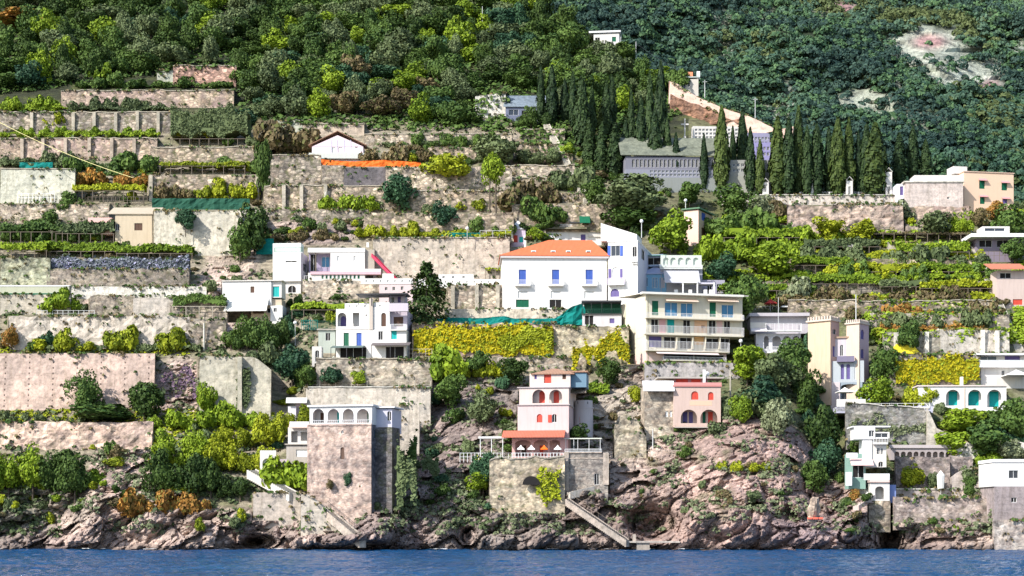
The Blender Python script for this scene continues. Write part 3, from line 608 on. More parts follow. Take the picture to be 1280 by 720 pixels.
# ------------------------------------------------------------------ buildings
FILL = dict(glass='glass', green='green', blue='blue_s', red='red', teal='teal_s', dark='void', white='white_s', brown='brown_s', purple='purple_s', cyan='tealglass')
class House:
    def __init__(s, name, label, cat, px0, px1, pyb, Y=None, rz=0, depth=8, side=None, pxs=None, group=None, step=True, dx=0):
        Yc = (Y if Y is not None else D((px0+px1)/2, pyb)-.5)+dx; c, n = math.cos(R(rz)), math.sin(R(rz)); w = (px1-px0)*mpp(Yc)/max(.3, c)
        Y0 = Yc-w/2*n; s.P = at(px0, pyb, Y0); s.c, s.s = c, n; s.px0, s.px1, s.pyb = px0, px1, pyb
        s.w = s.u(px1); s.side = side; s.d = depth
        if pxs is not None: s.d = abs(s.v(pxs)); s.d = min(max(s.d, 1.5), 20)
        s.e = empty(name, s.P, R(rz), label, cat, group); s.top = pyb
        if step:
            a, b = min(px0, pxs or px0), max(px1, pxs or px1); s._st = (a, b, pyb, Yc, abs(w/2*n))
        s.steps = step
    def _ray(s, px, o, d):          # ray through px against the vertical plane o + t d (world xy); returns t
        q = (px-CX)/FP; return (q*o[1]-o[0])/(d[0]-q*d[1])
    def u(s, px, n=0): o = (s.P.x+s.s*n, s.P.y-s.c*n); return s._ray(px, o, (s.c, s.s))      # n = outward offset of the front
    def v(s, px, a=None):
        a = (s.w if s.side != 'L' else 0) if a is None else a; o = (s.P.x+s.c*a, s.P.y+s.s*a); return s._ray(px, o, (-s.s, s.c))
    def z(s, px, py, n=0): u = s.u(px, n); Yp = s.P.y+s.s*u-s.c*n; return CH+(HY-py)/FP*Yp-s.P.z
    def zs(s, px, py, a=None):
        a = (s.w if s.side != 'L' else 0) if a is None else a; v = s.v(px, a); Yp = s.P.y+s.s*a+s.c*v; return CH+(HY-py)/FP*Yp-s.P.z
    def Tf(s, n0=0): return lambda a, n, z: (a, -n-n0, z)
    def panel(s, T, a0, a1, z0, z1, t, ops, mb, back=False):
        A = sorted({a0, a1, *[min(max(o[k], a0), a1) for o in ops for k in (0, 1)]}); Z = sorted({z0, z1, *[min(max(o[k], z0), z1) for o in ops for k in (2, 3)]})
        def q(pts): mb.add([T(*p) for p in pts], [tuple(range(len(pts)))])
        for i in range(len(A)-1):
            for j in range(len(Z)-1):
                am, zm = (A[i]+A[i+1])/2, (Z[j]+Z[j+1])/2
                if A[i+1]-A[i] < 1e-5 or Z[j+1]-Z[j] < 1e-5 or any(o[0] < am < o[1] and o[2] < zm < o[3] for o in ops): continue
                q([(A[i], 0, Z[j]), (A[i+1], 0, Z[j]), (A[i+1], 0, Z[j+1]), (A[i], 0, Z[j+1])])
                if back: q([(A[i], -t, Z[j]), (A[i], -t, Z[j+1]), (A[i+1], -t, Z[j+1]), (A[i+1], -t, Z[j])])
        for o in ops:
            x0, x1, y0, y1, ar = o[0], o[1], o[2], o[3], (o[5] if len(o) > 5 else 0); r = (x1-x0)/2; rh = min(r, (y1-y0)*.8)*(ar or 1); ys = y1-rh if ar else y1
            for (p, q_) in (((x0, y0), (x0, ys)), ((x1, ys), (x1, y0)), ((x1, y0), (x0, y0))): q([(p[0], 0, p[1]), (q_[0], 0, q_[1]), (q_[0], -t, q_[1]), (p[0], -t, p[1])])
            if not ar: q([(x0, 0, y1), (x1, 0, y1), (x1, -t, y1), (x0, -t, y1)])
            else:
                K = 6; xm = (x0+x1)/2
                for sg in (-1, 1):
                    arc = [(xm+sg*r*math.cos(math.pi/2*k/K), ys+rh*math.sin(math.pi/2*k/K)) for k in range(K+1)]; cx = xm+sg*r
                    for k in range(K):
                        q([(cx, 0, y1), (arc[k][0], 0, arc[k][1]), (arc[k+1][0], 0, arc[k+1][1])])
                        if back: q([(cx, -t, y1), (arc[k+1][0], -t, arc[k+1][1]), (arc[k][0], -t, arc[k][1])])
                        q([(arc[k][0], 0, arc[k][1]), (arc[k][0], -t, arc[k][1]), (arc[k+1][0], -t, arc[k+1][1]), (arc[k+1][0], 0, arc[k+1][1])])
                    
        q([(a0, 0, z1), (a1, 0, z1), (a1, -t, z1), (a0, -t, z1)]); q([(a0, 0, z0), (a0, 0, z1), (a0, -t, z1), (a0, -t, z0)]); q([(a1, 0, z0), (a1, 0, z1), (a1, -t, z1), (a1, -t, z0)]); q([(a0, 0, z0), (a1, 0, z0), (a1, -t, z0), (a0, -t, z0)])
    def fill(s, T, o, t, dp):
        kind = o[4]
        if kind == 'open': return
        a0, a1, z0, z1 = o[:4]; arch = len(o) > 5 and o[5]; nm = 'window'
        if kind.startswith('d:'): nm = 'door'; kind = kind[2:]
        def bx(mb, x0, x1, y0, y1, n0, n1):
            p = [T(x, n, y) for x in (x0, x1) for n in (n0, n1) for y in (y0, y1)]; mb.add(p, [(0, 1, 3, 2), (4, 6, 7, 5), (0, 4, 5, 1), (2, 3, 7, 6), (0, 2, 6, 4), (1, 5, 7, 3)])
        mb = MB(); f = .07; n0, n1 = -dp, -dp+.06; bx(mb, a0, a0+f, z0, z1, n0, n1); bx(mb, a1-f, a1, z0, z1, n0, n1); bx(mb, a0+f, a1-f, z1-f, z1, n0, n1); bx(mb, a0+f, a1-f, z0, z0+f, n0, n1)
        am = (a0+a1)/2; bx(mb, am-.035, am+.035, z0+f, z1-f, n0, n1)
        w = mb.build(nm, MAT['white_s'] if kind in ('glass', 'cyan', 'dark', 'white') else MAT[FILL[kind]], s.e)
        mb = MB()
        if kind in ('glass', 'cyan', 'dark'): bx(mb, a0+.02, a1-.02, z0+.02, z1-.02, -dp-.04, -dp-.02); mb.build('pane', MAT[FILL[kind]], w)
        else:
            for (p, q_) in ((a0+f, am-.035), (am+.035, a1-f)):
                k = max(2, int((z1-z0)/.22))
                for i in range(k): zz = z0+f+(z1-z0-2*f)*i/k; h = (z1-z0-2*f)/k; p4 = [T(p, -dp+.005, zz), T(q_, -dp+.005, zz), T(q_, -dp+.05, zz+h*.1), T(p, -dp+.05, zz+h*.1), T(q_, -dp+.005, zz+h), T(p, -dp+.005, zz+h)]; mb.add(p4, [(0, 1, 2, 3), (3, 2, 4, 5)])
            mb.build('shutter', MAT[FILL[kind]], w)
    def block(s, x0, x1, yt, yb, mat, ops=(), n=0, d=None, arc=0, t=.32, sops=(), name='wall', ext=0, smat=None, roofmat=None, arcmat=None, backops=(), sarc=0):
        """a storey or wing: front face between photo columns x0..x1 and rows yt..yb, n metres proud, openings in photo pixels"""
        a0, a1 = s.u(x0, n), s.u(x1, n); xm = (x0+x1)/2; z0, z1 = s.z(xm, yb, n)-ext, s.z(xm, yt, n); d = s.d if d is None else d; s.top = min(s.top, yt)
        if s.steps: x_a, x_b = (min(x0, s._st[0]), max(x1, s._st[1])) if (s.side and ext) else (x0, x1); STEPS.append((x_a, x_b, yt+2, yb, s._st[3]+s._st[4]+min(d, 5)*.5+.8, False))
        T = s.Tf(n); cv = lambda ops_: [(s.u((o[0]), n), s.u(o[1], n), max(s.z((o[0]+o[1])/2, o[3], n), z0+.02 if not ext else z0), min(s.z((o[0]+o[1])/2, o[2], n), z1-.08), *o[4:]) for o in ops_]
        O = cv(ops); mb = MB(); s.panel(T, a0, a1, z0, z1, t, O, mb, back=arc > 0)
        if arc:
            B = lambda p0, p1, q0, q1, y0, y1: mb.box(p0, p1, -n+q0, -n+q1, y0, y1)
            if not sarc: B(a0, a0+t, t, arc, z0, z1); B(a1-t, a1, t, arc, z0, z1)
            else: B(a0, a0+t, t, arc, z0, z1); B(a1-t, a1, arc*.86, arc, z0, z1)
            B(a0+t, a1-t, t, arc, z1-.25, z1); B(a0+t, a1-t, t, arc, z0, z0+.06)
            if backops: s.panel(lambda a, m, z: T(a, m-arc, z), a0, a1, z0, z1, .25, cv(backops), mb); B(a0, a1, arc+.25, d, z0, z1)
            else: B(a0, a1, arc, d, z0, z1)
        sd = s.side and sops
        if not arc:
            if sd and s.side == 'R': mb.box(a0, a1-t, -n+t, -n+d, z0, z1)
            elif sd: mb.box(a0+t, a1, -n+t, -n+d, z0, z1)
            else: mb.box(a0, a1, -n+t, -n+d, z0, z1)
        w = mb.build(name, mat, s.e)
        if sd and not arc:
            aa = a1 if s.side == 'R' else a0
            TS = (lambda a, m, z: (aa+m, a, z)) if s.side == 'R' else (lambda a, m, z: (aa-m, a, z))
            SO = [tuple(sorted((s.v(o[0], aa), s.v(o[1], aa))))+(s.zs((o[0]+o[1])/2, o[3], aa), s.zs((o[0]+o[1])/2, o[2], aa), *o[4:]) for o in sops]
            SO = [(max(o[0], -n+.35), min(o[1], -n+d-.1), max(o[2], z0+.02), min(o[3], z1-.08), *o[4:]) for o in SO]; SO = [o for o in SO if o[1]-o[0] > .2 and o[3]-o[2] > .2]
            mb = MB(); s.panel(TS, -n+t+.002, -n+d, z0, z1, t-.002, SO, mb); mb.build('side_wall', smat or mat, s.e)
            for o in SO: s.fill(TS, o, t, t*.6)
        for o in O:
            if not arc: s.fill(T, o, t, t*.6)
        if arc and backops:
            for o in cv(backops): s.fill(lambda a, m, z: T(a, m-arc, z), o, .25, .12)
        return w
    def box(s, name, x0, x1, yt, yb, mat, n=0, d=1.0, over=0):
        a0, a1 = s.u(x0, n)-over, s.u(x1, n)+over; xm = (x0+x1)/2; mb = MB(); mb.box(a0, a1, -n, -n+d, s.z(xm, yb, n), s.z(xm, yt, n)); return mb.build(name, mat, s.e)
    def cornice(s, x0, x1, py, mat, h=.28, over=.25, n=0, d=None, name='cornice'):
        a0, a1 = s.u(x0, n)-over, s.u(x1, n)+over; z = s.z((x0+x1)/2, py, n); d = s.d if d is None else d; mb = MB(); mb.box(a0, a1, -n-over, -n+d+.05, z, z+h); return mb.build(name, mat, s.e)
    def balcony(s, x0, x1, yf, yr, mat, proj=1.2, rmat=None, n=0, solid=False, step=.22, ends=True, name='balcony'):
        a0, a1 = s.u(x0, n+proj), s.u(x1, n+proj); z = s.z((x0+x1)/2, yf, n+proj); h = s.z((x0+x1)/2, yr, n+proj)-z; mb = MB(); mb.box(a0, a1, -n-proj, -n-.003, z-.2, z); b = mb.build(name, mat, s.e); mb = MB()
        if solid: mb.box(a0, a1, -n-proj+.02, -n-proj+.12, z, z+h); mb.box(a0, a0+.1, -n-proj+.12, -n, z, z+h); mb.box(a1-.1, a1, -n-proj+.12, -n, z, z+h)
        else:
            L = a1-a0; m2 = MB(); railing_mb(m2, L, h, 0, 0, step, .028); mb.add([(v[0]+a0, v[1]-n-proj+.06, v[2]+z) for v in m2.v], m2.f)
            for aa in (a0+.03, a1-.03):
                m2 = MB(); railing_mb(m2, proj-.1, h, 0, 0, step, .028); mb.add([(aa+v[1], v[0]-n-proj+.06, v[2]+z) for v in m2.v], m2.f)
        mb.build('balustrade', rmat or mat, b); return b
    def roof(s, x0, x1, ye, yr, mat, kind='hip', n=0, d=None, over=.4, name='roof', hipl=.5, hipr=.5):
        a0, a1 = s.u(x0, n)-over, s.u(x1, n)+over; d = (s.d if d is None else d); xm = (x0+x1)/2; z = s.z(xm, ye, n); Yf = s.P.y+s.s*s.u(xm)
        zr = (CH+(HY-yr)/FP*(Yf+d/2))-s.P.z; y0, y1 = -n-over, -n+d+over; ym = (y0+y1)/2; h = .16; mb = MB()
        if kind == 'shed': mb.add([(a0, y0, z), (a1, y0, z), (a1, y1, zr), (a0, y1, zr), (a0, y0, z+h), (a1, y0, z+h), (a1, y1, zr+h), (a0, y1, zr+h)], [(3, 2, 1, 0), (4, 5, 6, 7), (0, 1, 5, 4), (1, 2, 6, 5), (2, 3, 7, 6), (3, 0, 4, 7)])
        elif kind == 'gablef':   # gable end faces the front
            am = (a0+a1)/2; mb.prism([(a0, z), (am, zr), (a1, z), (a1, z+h), (am, zr+h), (a0, z+h)], y0, y1)
        else:
            r = (y1-y0)/2; hl, hr = (r*2*hipl, r*2*hipr); hl = min(hl, (a1-a0)*.48); hr = min(hr, (a1-a0)*.48)
            V = [(a0, y0, z), (a1, y0, z), (a1, y1, z), (a0, y1, z), (a0+hl, ym, zr), (a1-hr, ym, zr), (a0, y0, z-h), (a1, y0, z-h), (a1, y1, z-h), (a0, y1, z-h)]
            mb.add(V, [(0, 1, 5, 4), (1, 2, 5), (2, 3, 4, 5), (3, 0, 4), (6, 9, 8, 7), (0, 6, 7, 1), (1, 7, 8, 2), (2, 8, 9, 3), (3, 9, 6, 0)])
        return mb.build(name, mat, s.e)
    def gable(s, x0, x1, ye, yr, mat, n=0, t=.3, name='gable_wall'):
        a0, a1 = s.u(x0, n), s.u(x1, n); xm = (x0+x1)/2; z, zr = s.z(xm, ye, n), s.z(xm, yr, n); mb = MB(); mb.prism([(a0, z), (a1, z), ((a0+a1)/2, zr)], -n, -n+t); return mb.build(name, mat, s.e)
    def merlons(s, x0, x1, yt, yb, k, mat, n=0, d=None, name='battlement', side=False):
        a0, a1 = s.u(x0, n), s.u(x1, n); z0, z1 = s.z((x0+x1)/2, yb, n), s.z((x0+x1)/2, yt, n); d = s.d if d is None else d; mb = MB(); w = (a1-a0)/(2*k-1)
        for i in range(k): mb.box(a0+2*w*i, a0+2*w*i+w, -n, -n+.3, z0, z1); mb.box(a0+2*w*i, a0+2*w*i+w, -n+d-.3, -n+d, z0, z1)
        kk = max(2, int(d/(2*w)))
        for i in range(kk):
            y = -n+.3+(d-.6)*(i+.3)/kk
            for aa in (a0, a1-.3): mb.box(aa, aa+.3, y, y+w, z0, z1)
        return mb.build(name, mat, s.e)
    def awning(s, x0, x1, yt, yb, mat, proj=1.6, n=0, name='awning', posts=False, base=None):
        a0, a1 = s.u(x0, n), s.u(x1, n); xm = (x0+x1)/2; z1 = s.z(xm, yt, n); z0 = s.z(xm, yb, n+proj); mb = MB()
        mb.add([(a0, -n-.01, z1), (a1, -n-.01, z1), (a1, -n-proj, z0), (a0, -n-proj, z0), (a0, -n-.01, z1-.05), (a1, -n-.01, z1-.05), (a1, -n-proj, z0-.14), (a0, -n-proj, z0-.14)], [(0, 3, 2, 1), (4, 5, 6, 7), (3, 7, 6, 2), (0, 4, 7, 3), (1, 2, 6, 5)])
        w = mb.build(name, mat, s.e)
        if posts:
            zb = s.z(xm, base, n+proj); k = max(1, int((a1-a0)/3))
            mb = MB()
            for i in range(k+1): a = a0+.08+(a1-a0-.16)*i/k; mb.box(a-.06, a+.06, -n-proj+.05, -n-proj+.17, zb, z0-.1)
            mb.build('awning_frame', posts if posts is not True else MAT['metal'], w)
        return w
# ================================================================== materials of masonry
S1 = stone((.43, .365, .29), .95, .75, .9, green=.85); S2 = stone((.37, .33, .28), .9, .75, .9, green=.8); S3 = stone((.46, .38, .30), .95, .7, .85, pink=.45, green=.6); S4 = stone((.30, .27, .23), .42, green=.5)
SW = stone((.52, .455, .375), .95, .65, .85, green=.75); SD = stone((.24, .215, .185), .45, green=.35)
CP = concrete((.60, .46, .39), 1); CP2 = concrete((.50, .42, .34)); CG = concrete((.49, .45, .37)); CB = concrete((.49, .42, .36)); CW = concrete((.66, .64, .58)); CGr = concrete((.45, .46, .38))
WP = plaster((.80, .79, .77)); PLB = plaster((.62, .56, .45), .6)
# ================================================================== the left-hand terraces
wall(216, 295, 82, 107, stone((.52, .34, .28), .95, .7, .85, green=.3), 'pinkish rubble wall at the very top of the terraces, against the wood', coping=CG)
wall(196, 216, 88, 107, CGr, 'short pale green wall stub beside the topmost pinkish wall')
wall(76, 292, 113, 133, S3, 'long pinkish terrace wall, second from the top of the stepped farm', coping=CG)
wall(0, 216, 140, 165, S2, 'pale stone wall with thin buttresses, third terrace from the top', pil=(40, 92, 118, 145, 172, 198), pilmat=CG, coping=CG)
wall(0, 196, 173, 200, S3, 'pink and grey wall with buttresses, fourth terrace from the top', pil=(28, 54, 82, 112, 140, 168), pilmat=CP2, coping=CG)
wall(188, 321, 184, 206, S1, 'beige wall above the long dark pergola of the stepped farm', coping=CG)
wall(186, 325, 219, 249, S1, 'beige stone wall under the long dark pergola', pil=(189, 322), pilmat=CG, top=[(186, 218), (325, 219)])
wall(0, 93, 211, 253, concrete((.58, .58, .48)), 'smooth pale green concrete wall behind a white balustrade', coping=CG, rtop=0)
wall(0, 136, 255, 278, SW, 'low cream wall beneath the white balustrade', rtop=.1)
wall(192, 302, 263, 318, concrete((.62, .58, .48)), 'tall cream rendered wall with climbing plants below the green net', rough=.1)
wall(300, 326, 262, 300, concrete((.5, .47, .42)), 'short grey rendered wall under the right end of the green net')
wall(0, 62, 322, 362, stone((.36, .38, .28), .6, green=.6), 'greenish weathered wall at the edge left of the blue flowering hedge')
wall(58, 236, 336, 362, S4, 'dark stone wall hidden under the blue flowering hedge')
wall(88, 258, 358, 372, CW, 'long pale concrete parapet under the blue flowering hedge', rtop=.05)
wall(0, 88, 368, 392, CG, 'pale slab wall under the long dark-edged water tank', rtop=.05)
wall(112, 168, 369, 395, S4, 'rough brown rock-built wall between the tank and the grey doorway wall')
wall(166, 217, 372, 396, concrete((.5, .46, .41)), 'grey rendered wall with a dark blocked doorway', rtop=.05)
wall(212, 284, 378, 397, S2, 'stone wall behind the small dark pergola beside the white cottage')
wall(10, 236, 395, 436, concrete((.58, .52, .45)), 'long cream retaining wall with rock showing through, above the shrubs', rough=.3)
wall(232, 282, 399, 436, S2, 'grey rubble wall with a white post, right of the long cream retaining wall')
wall(-40, 192, 441, 511, CP, 'big pink concrete wall pierced with rows of weep holes', rtop=.08, lean=.12)
wall(248, 338, 444, 521, concrete((.50, .47, .38)), 'tall grey-green concrete wall with dark creeper stripes', top=[(248, 444), (318, 446), (338, 462)], rtop=.1, lean=.12, pil=(300,))
wall(-40, 190, 527, 560, stone((.58, .45, .38), .9, .3, .3, green=.35), 'pink crumbling bank wall below the grassy ledge', rough=.5, lean=.2, coping=None)
# ================================================================== middle terraces
wall(594, 632, 116, 146, CW, 'pale grey blank wall of the hut standing in the wood', top=[(594, 120), (632, 115)], rtop=0, name='hut_wall')
wall(340, 378, 150, 168, CGr, 'green-grey wall left of the pink gabled hut')
wall(375, 455, 155, 168, CP2, 'pinkish wall behind the pink gabled hut', coping=CG, rtop=.05)
wall(455, 640, 168, 182, SW, 'long low cream wall with dark shrubs on it, topmost of the middle terraces', coping=CG, rtop=.05)
wall(535, 640, 184, 200, S1, 'cream stone wall above the round yellow-green tree')
wall(640, 706, 162, 176, SW, 'cream wall at the head of the slanting stair beside the cypresses', rtop=.05, coping=CG)
wall(640, 712, 180, 190, S1, 'narrow stone terrace wall, second below the head of the slanting stair')
wall(636, 716, 193, 203, S1, 'narrow stone terrace wall, third below the head of the slanting stair')
wall(616, 724, 207, 219, SW, 'light stone terrace wall, fourth below the head of the slanting stair', coping=CG)
wall(616, 736, 222, 236, S1, 'stone terrace wall, fifth below the head of the slanting stair', coping=CG)
wall(650, 738, 241, 252, S1, 'stone terrace wall with bushes, lowest beside the slanting stair')
wall(328, 401, 194, 231, S2, 'square-ended grey stone wall left of the orange netting', coping=CG)
wall(402, 430, 206, 236, S4, 'brown stone wall under the left end of the orange netting')
wall(428, 482, 209, 236, concrete((.14, .13, .14)), 'dark grey stained wall under the orange netting', rtop=.05)  # the shade on this wall is painted into its near-black concrete
wall(482, 640, 209, 238, SW, 'cream wall behind the dark green tree, under the orange netting')
wall(330, 480, 232, 264, S1, 'long stone wall with a white post and citrus bushes in front', coping=CG, pil=(355, 377, 407), pilmat=CG)
wall(480, 640, 238, 264, S1, 'long stone wall behind the yellow-green shrubs, left of the twin-trunk tree', coping=CG)
wall(455, 642, 266, 296, S1, 'cream rubble wall above the low yellow-green hedge')
wall(330, 460, 262, 276, S2, 'grey rubble wall on top of the bare rocky slope')
wall(640, 770, 255, 282, S1, 'stone terrace wall behind the roof garden of the big white house')
wall(466, 637, 297, 347, concrete((.53, .465, .39)), 'very large beige retaining wall behind the white walkway', rtop=.05, coping=CG)
wall(378, 520, 350, 372, stone((.5, .44, .37), .6, green=.3), 'pale stone wall carrying the white railed terrace')
wall(560, 630, 356, 388, SW, 'tall stone wall with caves left of the big white house', pil=(566, 596, 622), pilmat=CG)
wall(556, 784, 386, 405, concrete((.6, .54, .44)), 'pale foundation wall with arched openings under the big white house', rtop=0)
wall(515, 694, 404, 447, S3, 'terrace wall hidden behind the yellow autumn vine')
wall(683, 786, 408, 447, stone((.46, .42, .32), .5, green=.3), 'beige stone wall with hanging yellow vine right of the autumn vine terrace')
wall(520, 733, 446, 462, SW, 'cream strip wall above the orange-shuttered villa')
wall(395, 540, 449, 484, stone((.42, .38, .32), .7, green=.35), 'brown rock-faced wall below the arched white villa with awnings', coping=CG)
wall(382, 538, 484, 530, concrete((.58, .53, .46)), 'cream retaining wall behind the seaside tower', rtop=.05, coping=CW)
wall(500, 524, 506, 566, concrete((.60, .54, .46)), 'tall pale buttress wall beside the seaside tower', rtop=.05)
wall(612, 706, 571, 640, stone((.5, .44, .34), .6, green=.55), 'curved yellowish base wall with an arched vault beneath the orange-shuttered villa', top=[(612, 574), (706, 571)], coping=CG)
wall(768, 808, 520, 572, stone((.44, .40, .32), .6, green=.5), 'ruined stone wall with a small doorway on the cliff', rtop=.8, rough=.2, top=[(768, 530), (776, 520), (800, 526), (808, 552)])
wall(806, 925, 453, 472, concrete((.4, .38, .38)), 'grey wall with hanging plants right under the apartment block', rtop=.05)
# ================================================================== right-hand slope
wall(900, 1138, 244, 256, concrete((.62, .56, .50)), 'long pale terrace wall under the row of cypresses', rtop=0, coping=CW)
wall(985, 1130, 255, 288, stone((.38, .31, .27), .8, .2, .5, green=.35), 'brown crumbling bank wall with dry scrub under the cypress terrace', rough=.6, lean=.25)
wall(1110, 1212, 258, 277, S3, 'stained stone base wall below the grey-pink block beside the pink house')
wall(1110, 1212, 303, 320, CG, 'pale wall below the wire trellis on the right slope', rtop=.1)
wall(1058, 1068, 304, 322, CW, 'small pale pillar wall in the right-hand vineyard')
wall(940, 1215, 324, 338, S1, 'stone wall mostly hidden by vines, upper vineyard terrace')
wall(930, 1228, 352, 366, S2, 'stone wall mostly hidden by vines, middle vineyard terrace')
wall(985, 1245, 376, 392, S1, 'weathered stone wall with dry brown weeds, lower vineyard terrace', coping=CG)
wall(1088, 1262, 392, 412, stone((.44, .40, .34), .6, green=.6), 'pale weathered wall over the diagonal path')
wall(1104, 1176, 414, 442, stone((.32, .31, .27), .6, green=.5), 'grey wall with white buttresses above the yellow tarpaulin', pil=(1120, 1138, 1158), pilmat=CW)
wall(1176, 1262, 412, 443, concrete((.5, .47, .42)), 'grey wall with columns above the white modern house', pil=(1228, 1246), pilmat=CW)
wall(1112, 1226, 443, 484, S2, 'terrace wall hidden behind the square yellow creeper')
wall(1058, 1166, 506, 552, stone((.30, .30, .29), .55, green=.5), 'grey overgrown retaining wall under the parasol terrace', top=[(1058, 504), (1158, 511), (1166, 540)], coping=CW, lean=.05)
wall(1160, 1206, 520, 560, concrete((.58, .54, .48)), 'pale slanting buttress wall right of the overgrown retaining wall', top=[(1160, 508), (1172, 535), (1206, 555)])
wall(1120, 1188, 571, 612, stone((.30, .26, .25), .5, green=.2), 'dark stone wall in shade under the small arches')
wall(1188, 1216, 571, 590, stone((.32, .28, .27), .5), 'square red-brown stone wall right of the small arches')
wall(1118, 1200, 612, 624, concrete((.42, .37, .35)), 'pale capped garden wall above the sea rocks', coping=CW, rtop=0)
wall(1118, 1238, 622, 652, stone((.36, .31, .29), .5, green=.3), 'long stone sea wall with a dark cave mouth', dx=-1.5)
wall(1190, 1240, 590, 612, concrete((.52, .46, .42)), 'smooth sloping pinkish wall beside the leaning white object', top=[(1190, 596), (1215, 584), (1240, 612)])
wall(1195, 1284, 553, 578, CW, 'pale wall under the dense green garden at the right edge')
wall(1243, 1330, 650, 692, stone((.44, .40, .37), .7, .2), 'pale stone quay wall under the white and grey sea house', dx=-4, rtop=.1)
wall(376, 456, 622, 662, concrete((.54, .49, .42)), 'pale triangular sea wall carrying the stair below the seaside tower', top=[(376, 618), (386, 618), (456, 672)], rtop=.05, dx=-1.2)
wall(316, 376, 616, 650, concrete((.5, .44, .38)), 'wall streaked with grass under the white sunlit ramp', rtop=.1, dx=-.5)
# ================================================================== buildings
WH = plaster((.78, .77, .75), .45); WH2 = plaster((.74, .72, .69), .6); CRM = plaster((.74, .67, .47), .4); PNK = plaster((.74, .55, .50), .25); PNK2 = plaster((.78, .56, .46), .3); PCH = plaster((.82, .58, .42), .15)
LIL = plaster((.72, .68, .72), .3); GRP = plaster((.5, .46, .42), .7); BEI = plaster((.66, .58, .46), .5); TIL = tiles((.78, .17, .06)); TIL2 = tiles((.42, .24, .16)); ROOFG = concrete((.5, .48, .46)); ROOFW = plaster((.8, .8, .78), .2)
PST = stone((.46, .37, .33), .5, .25, .35, green=.1); W_ = MAT['white']; DM = MAT['darkmetal']
# --- the big white house with the red roof
h = House('mansion', 'big white house with a bright red hipped roof and blue shutters', 'house', 628, 758, 389, rz=2, depth=13)
ops = [(x-4.5, x+4.5, 337, 355, 'blue') for x in (653, 694.5, 736.5)]+[(x-6, x+6, 364, 373, 'white') for x in (653.5, 694.5, 736.5)]+[(645, 661, 374.5, 384, 'd:green'), (687, 702, 374.5, 385, 'd:dark')]
h.block(628, 758.5, 322, 389, WH, ops, ext=2.5)
for x in (653.5, 695, 737): h.balcony(x-9.5, x+9.5, 356.5, 349.5, WH2, .9, W_)
h.cornice(628, 758.5, 323, plaster((.6, .56, .55), .3), h=.45, over=.45)
h.roof(627, 759, 319.5, 300, TIL, 'hip', over=.5, hipl=.85, hipr=.25)
for x in (667, 691.5, 710.5, 735.5):
    h.box('dormer', x-3, x+3, 313, 317.5, W_, n=-.9, d=1.6); h.box('dormer_window', x-2.2, x+2.2, 314.2, 317, MAT['void'], n=-.85, d=.3)
# --- annex tower
h = House('annex_tower', 'tall white annex with blue shutters joined to the red-roofed house', 'house', 758, 800, 395, rz=-14, side='R', pxs=832, dx=1.5)
SB = plaster((.62, .62, .72), .3)  # side wall plaster, bluer and darker: its shade is in the colour
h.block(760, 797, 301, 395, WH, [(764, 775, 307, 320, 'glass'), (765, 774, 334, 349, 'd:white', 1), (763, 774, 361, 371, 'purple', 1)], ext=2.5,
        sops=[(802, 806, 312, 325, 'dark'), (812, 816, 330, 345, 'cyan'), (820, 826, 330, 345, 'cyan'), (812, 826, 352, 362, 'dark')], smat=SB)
for (a, b, c) in ((759.5, 763, 'blue_s'), (775, 778.5, 'blue_s')): h.box('shutter', a, b, 307, 320, MAT[c], n=.08, d=.06)
for (a, b) in ((760.5, 764), (775, 778)): h.box('shutter', a, b, 336, 348, MAT['purple_s'], n=.08, d=.06)
h.balcony(759.5, 780, 355, 347, W_, 1.0, plaster((.75, .66, .78), .1))
h.cornice(760, 797, 302, W_, h=.2, over=.15)
h.block(751, 796, 296, 300.5, WH, n=-1.5, d=7); h.block(761, 771, 286, 296, WH, [(763, 769, 288, 295.5, 'd:blue')], n=-1.42, d=1)
a0_, a1_ = h.u(751, -1.5), h.u(796, -1.5); mb = MB(); mb.prism([(a0_, h.z(770, 296, -1.5)), (a1_, h.z(770, 296, -1.5)), (a1_, h.z(770, 294, -1.5)), (a0_, h.z(770, 278, -1.5))], 1.5, 8.4); mb.build('sloping_wall', WH, h.e)
h.block(790, 797, 300, 330, WH, [(790.6, 796, 308, 321, 'dark', 1)], n=.35, d=.5)
h.balcony(789, 797, 326, 321, W_, .7)
h = House('glazed_wing', 'blue shade-tinted glazed wing right of the tall white annex', 'house', 803, 833, 368, rz=-10, depth=7, dx=3)
h.block(803, 833, 342, 370, plaster((.2, .42, .62), .2), [(804, 810, 347, 358, 'cyan'), (815, 822, 347, 360, 'cyan'), (824, 831, 347, 360, 'cyan')], ext=1.5)  # the wing's shade is painted in as blue plaster
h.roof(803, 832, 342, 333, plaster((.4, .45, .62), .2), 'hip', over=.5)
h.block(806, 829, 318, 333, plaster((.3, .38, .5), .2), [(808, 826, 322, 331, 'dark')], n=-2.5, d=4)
h.roof(803, 830, 320, 315, tiles((.1, .3, .24)), 'shed', n=-2, d=5)
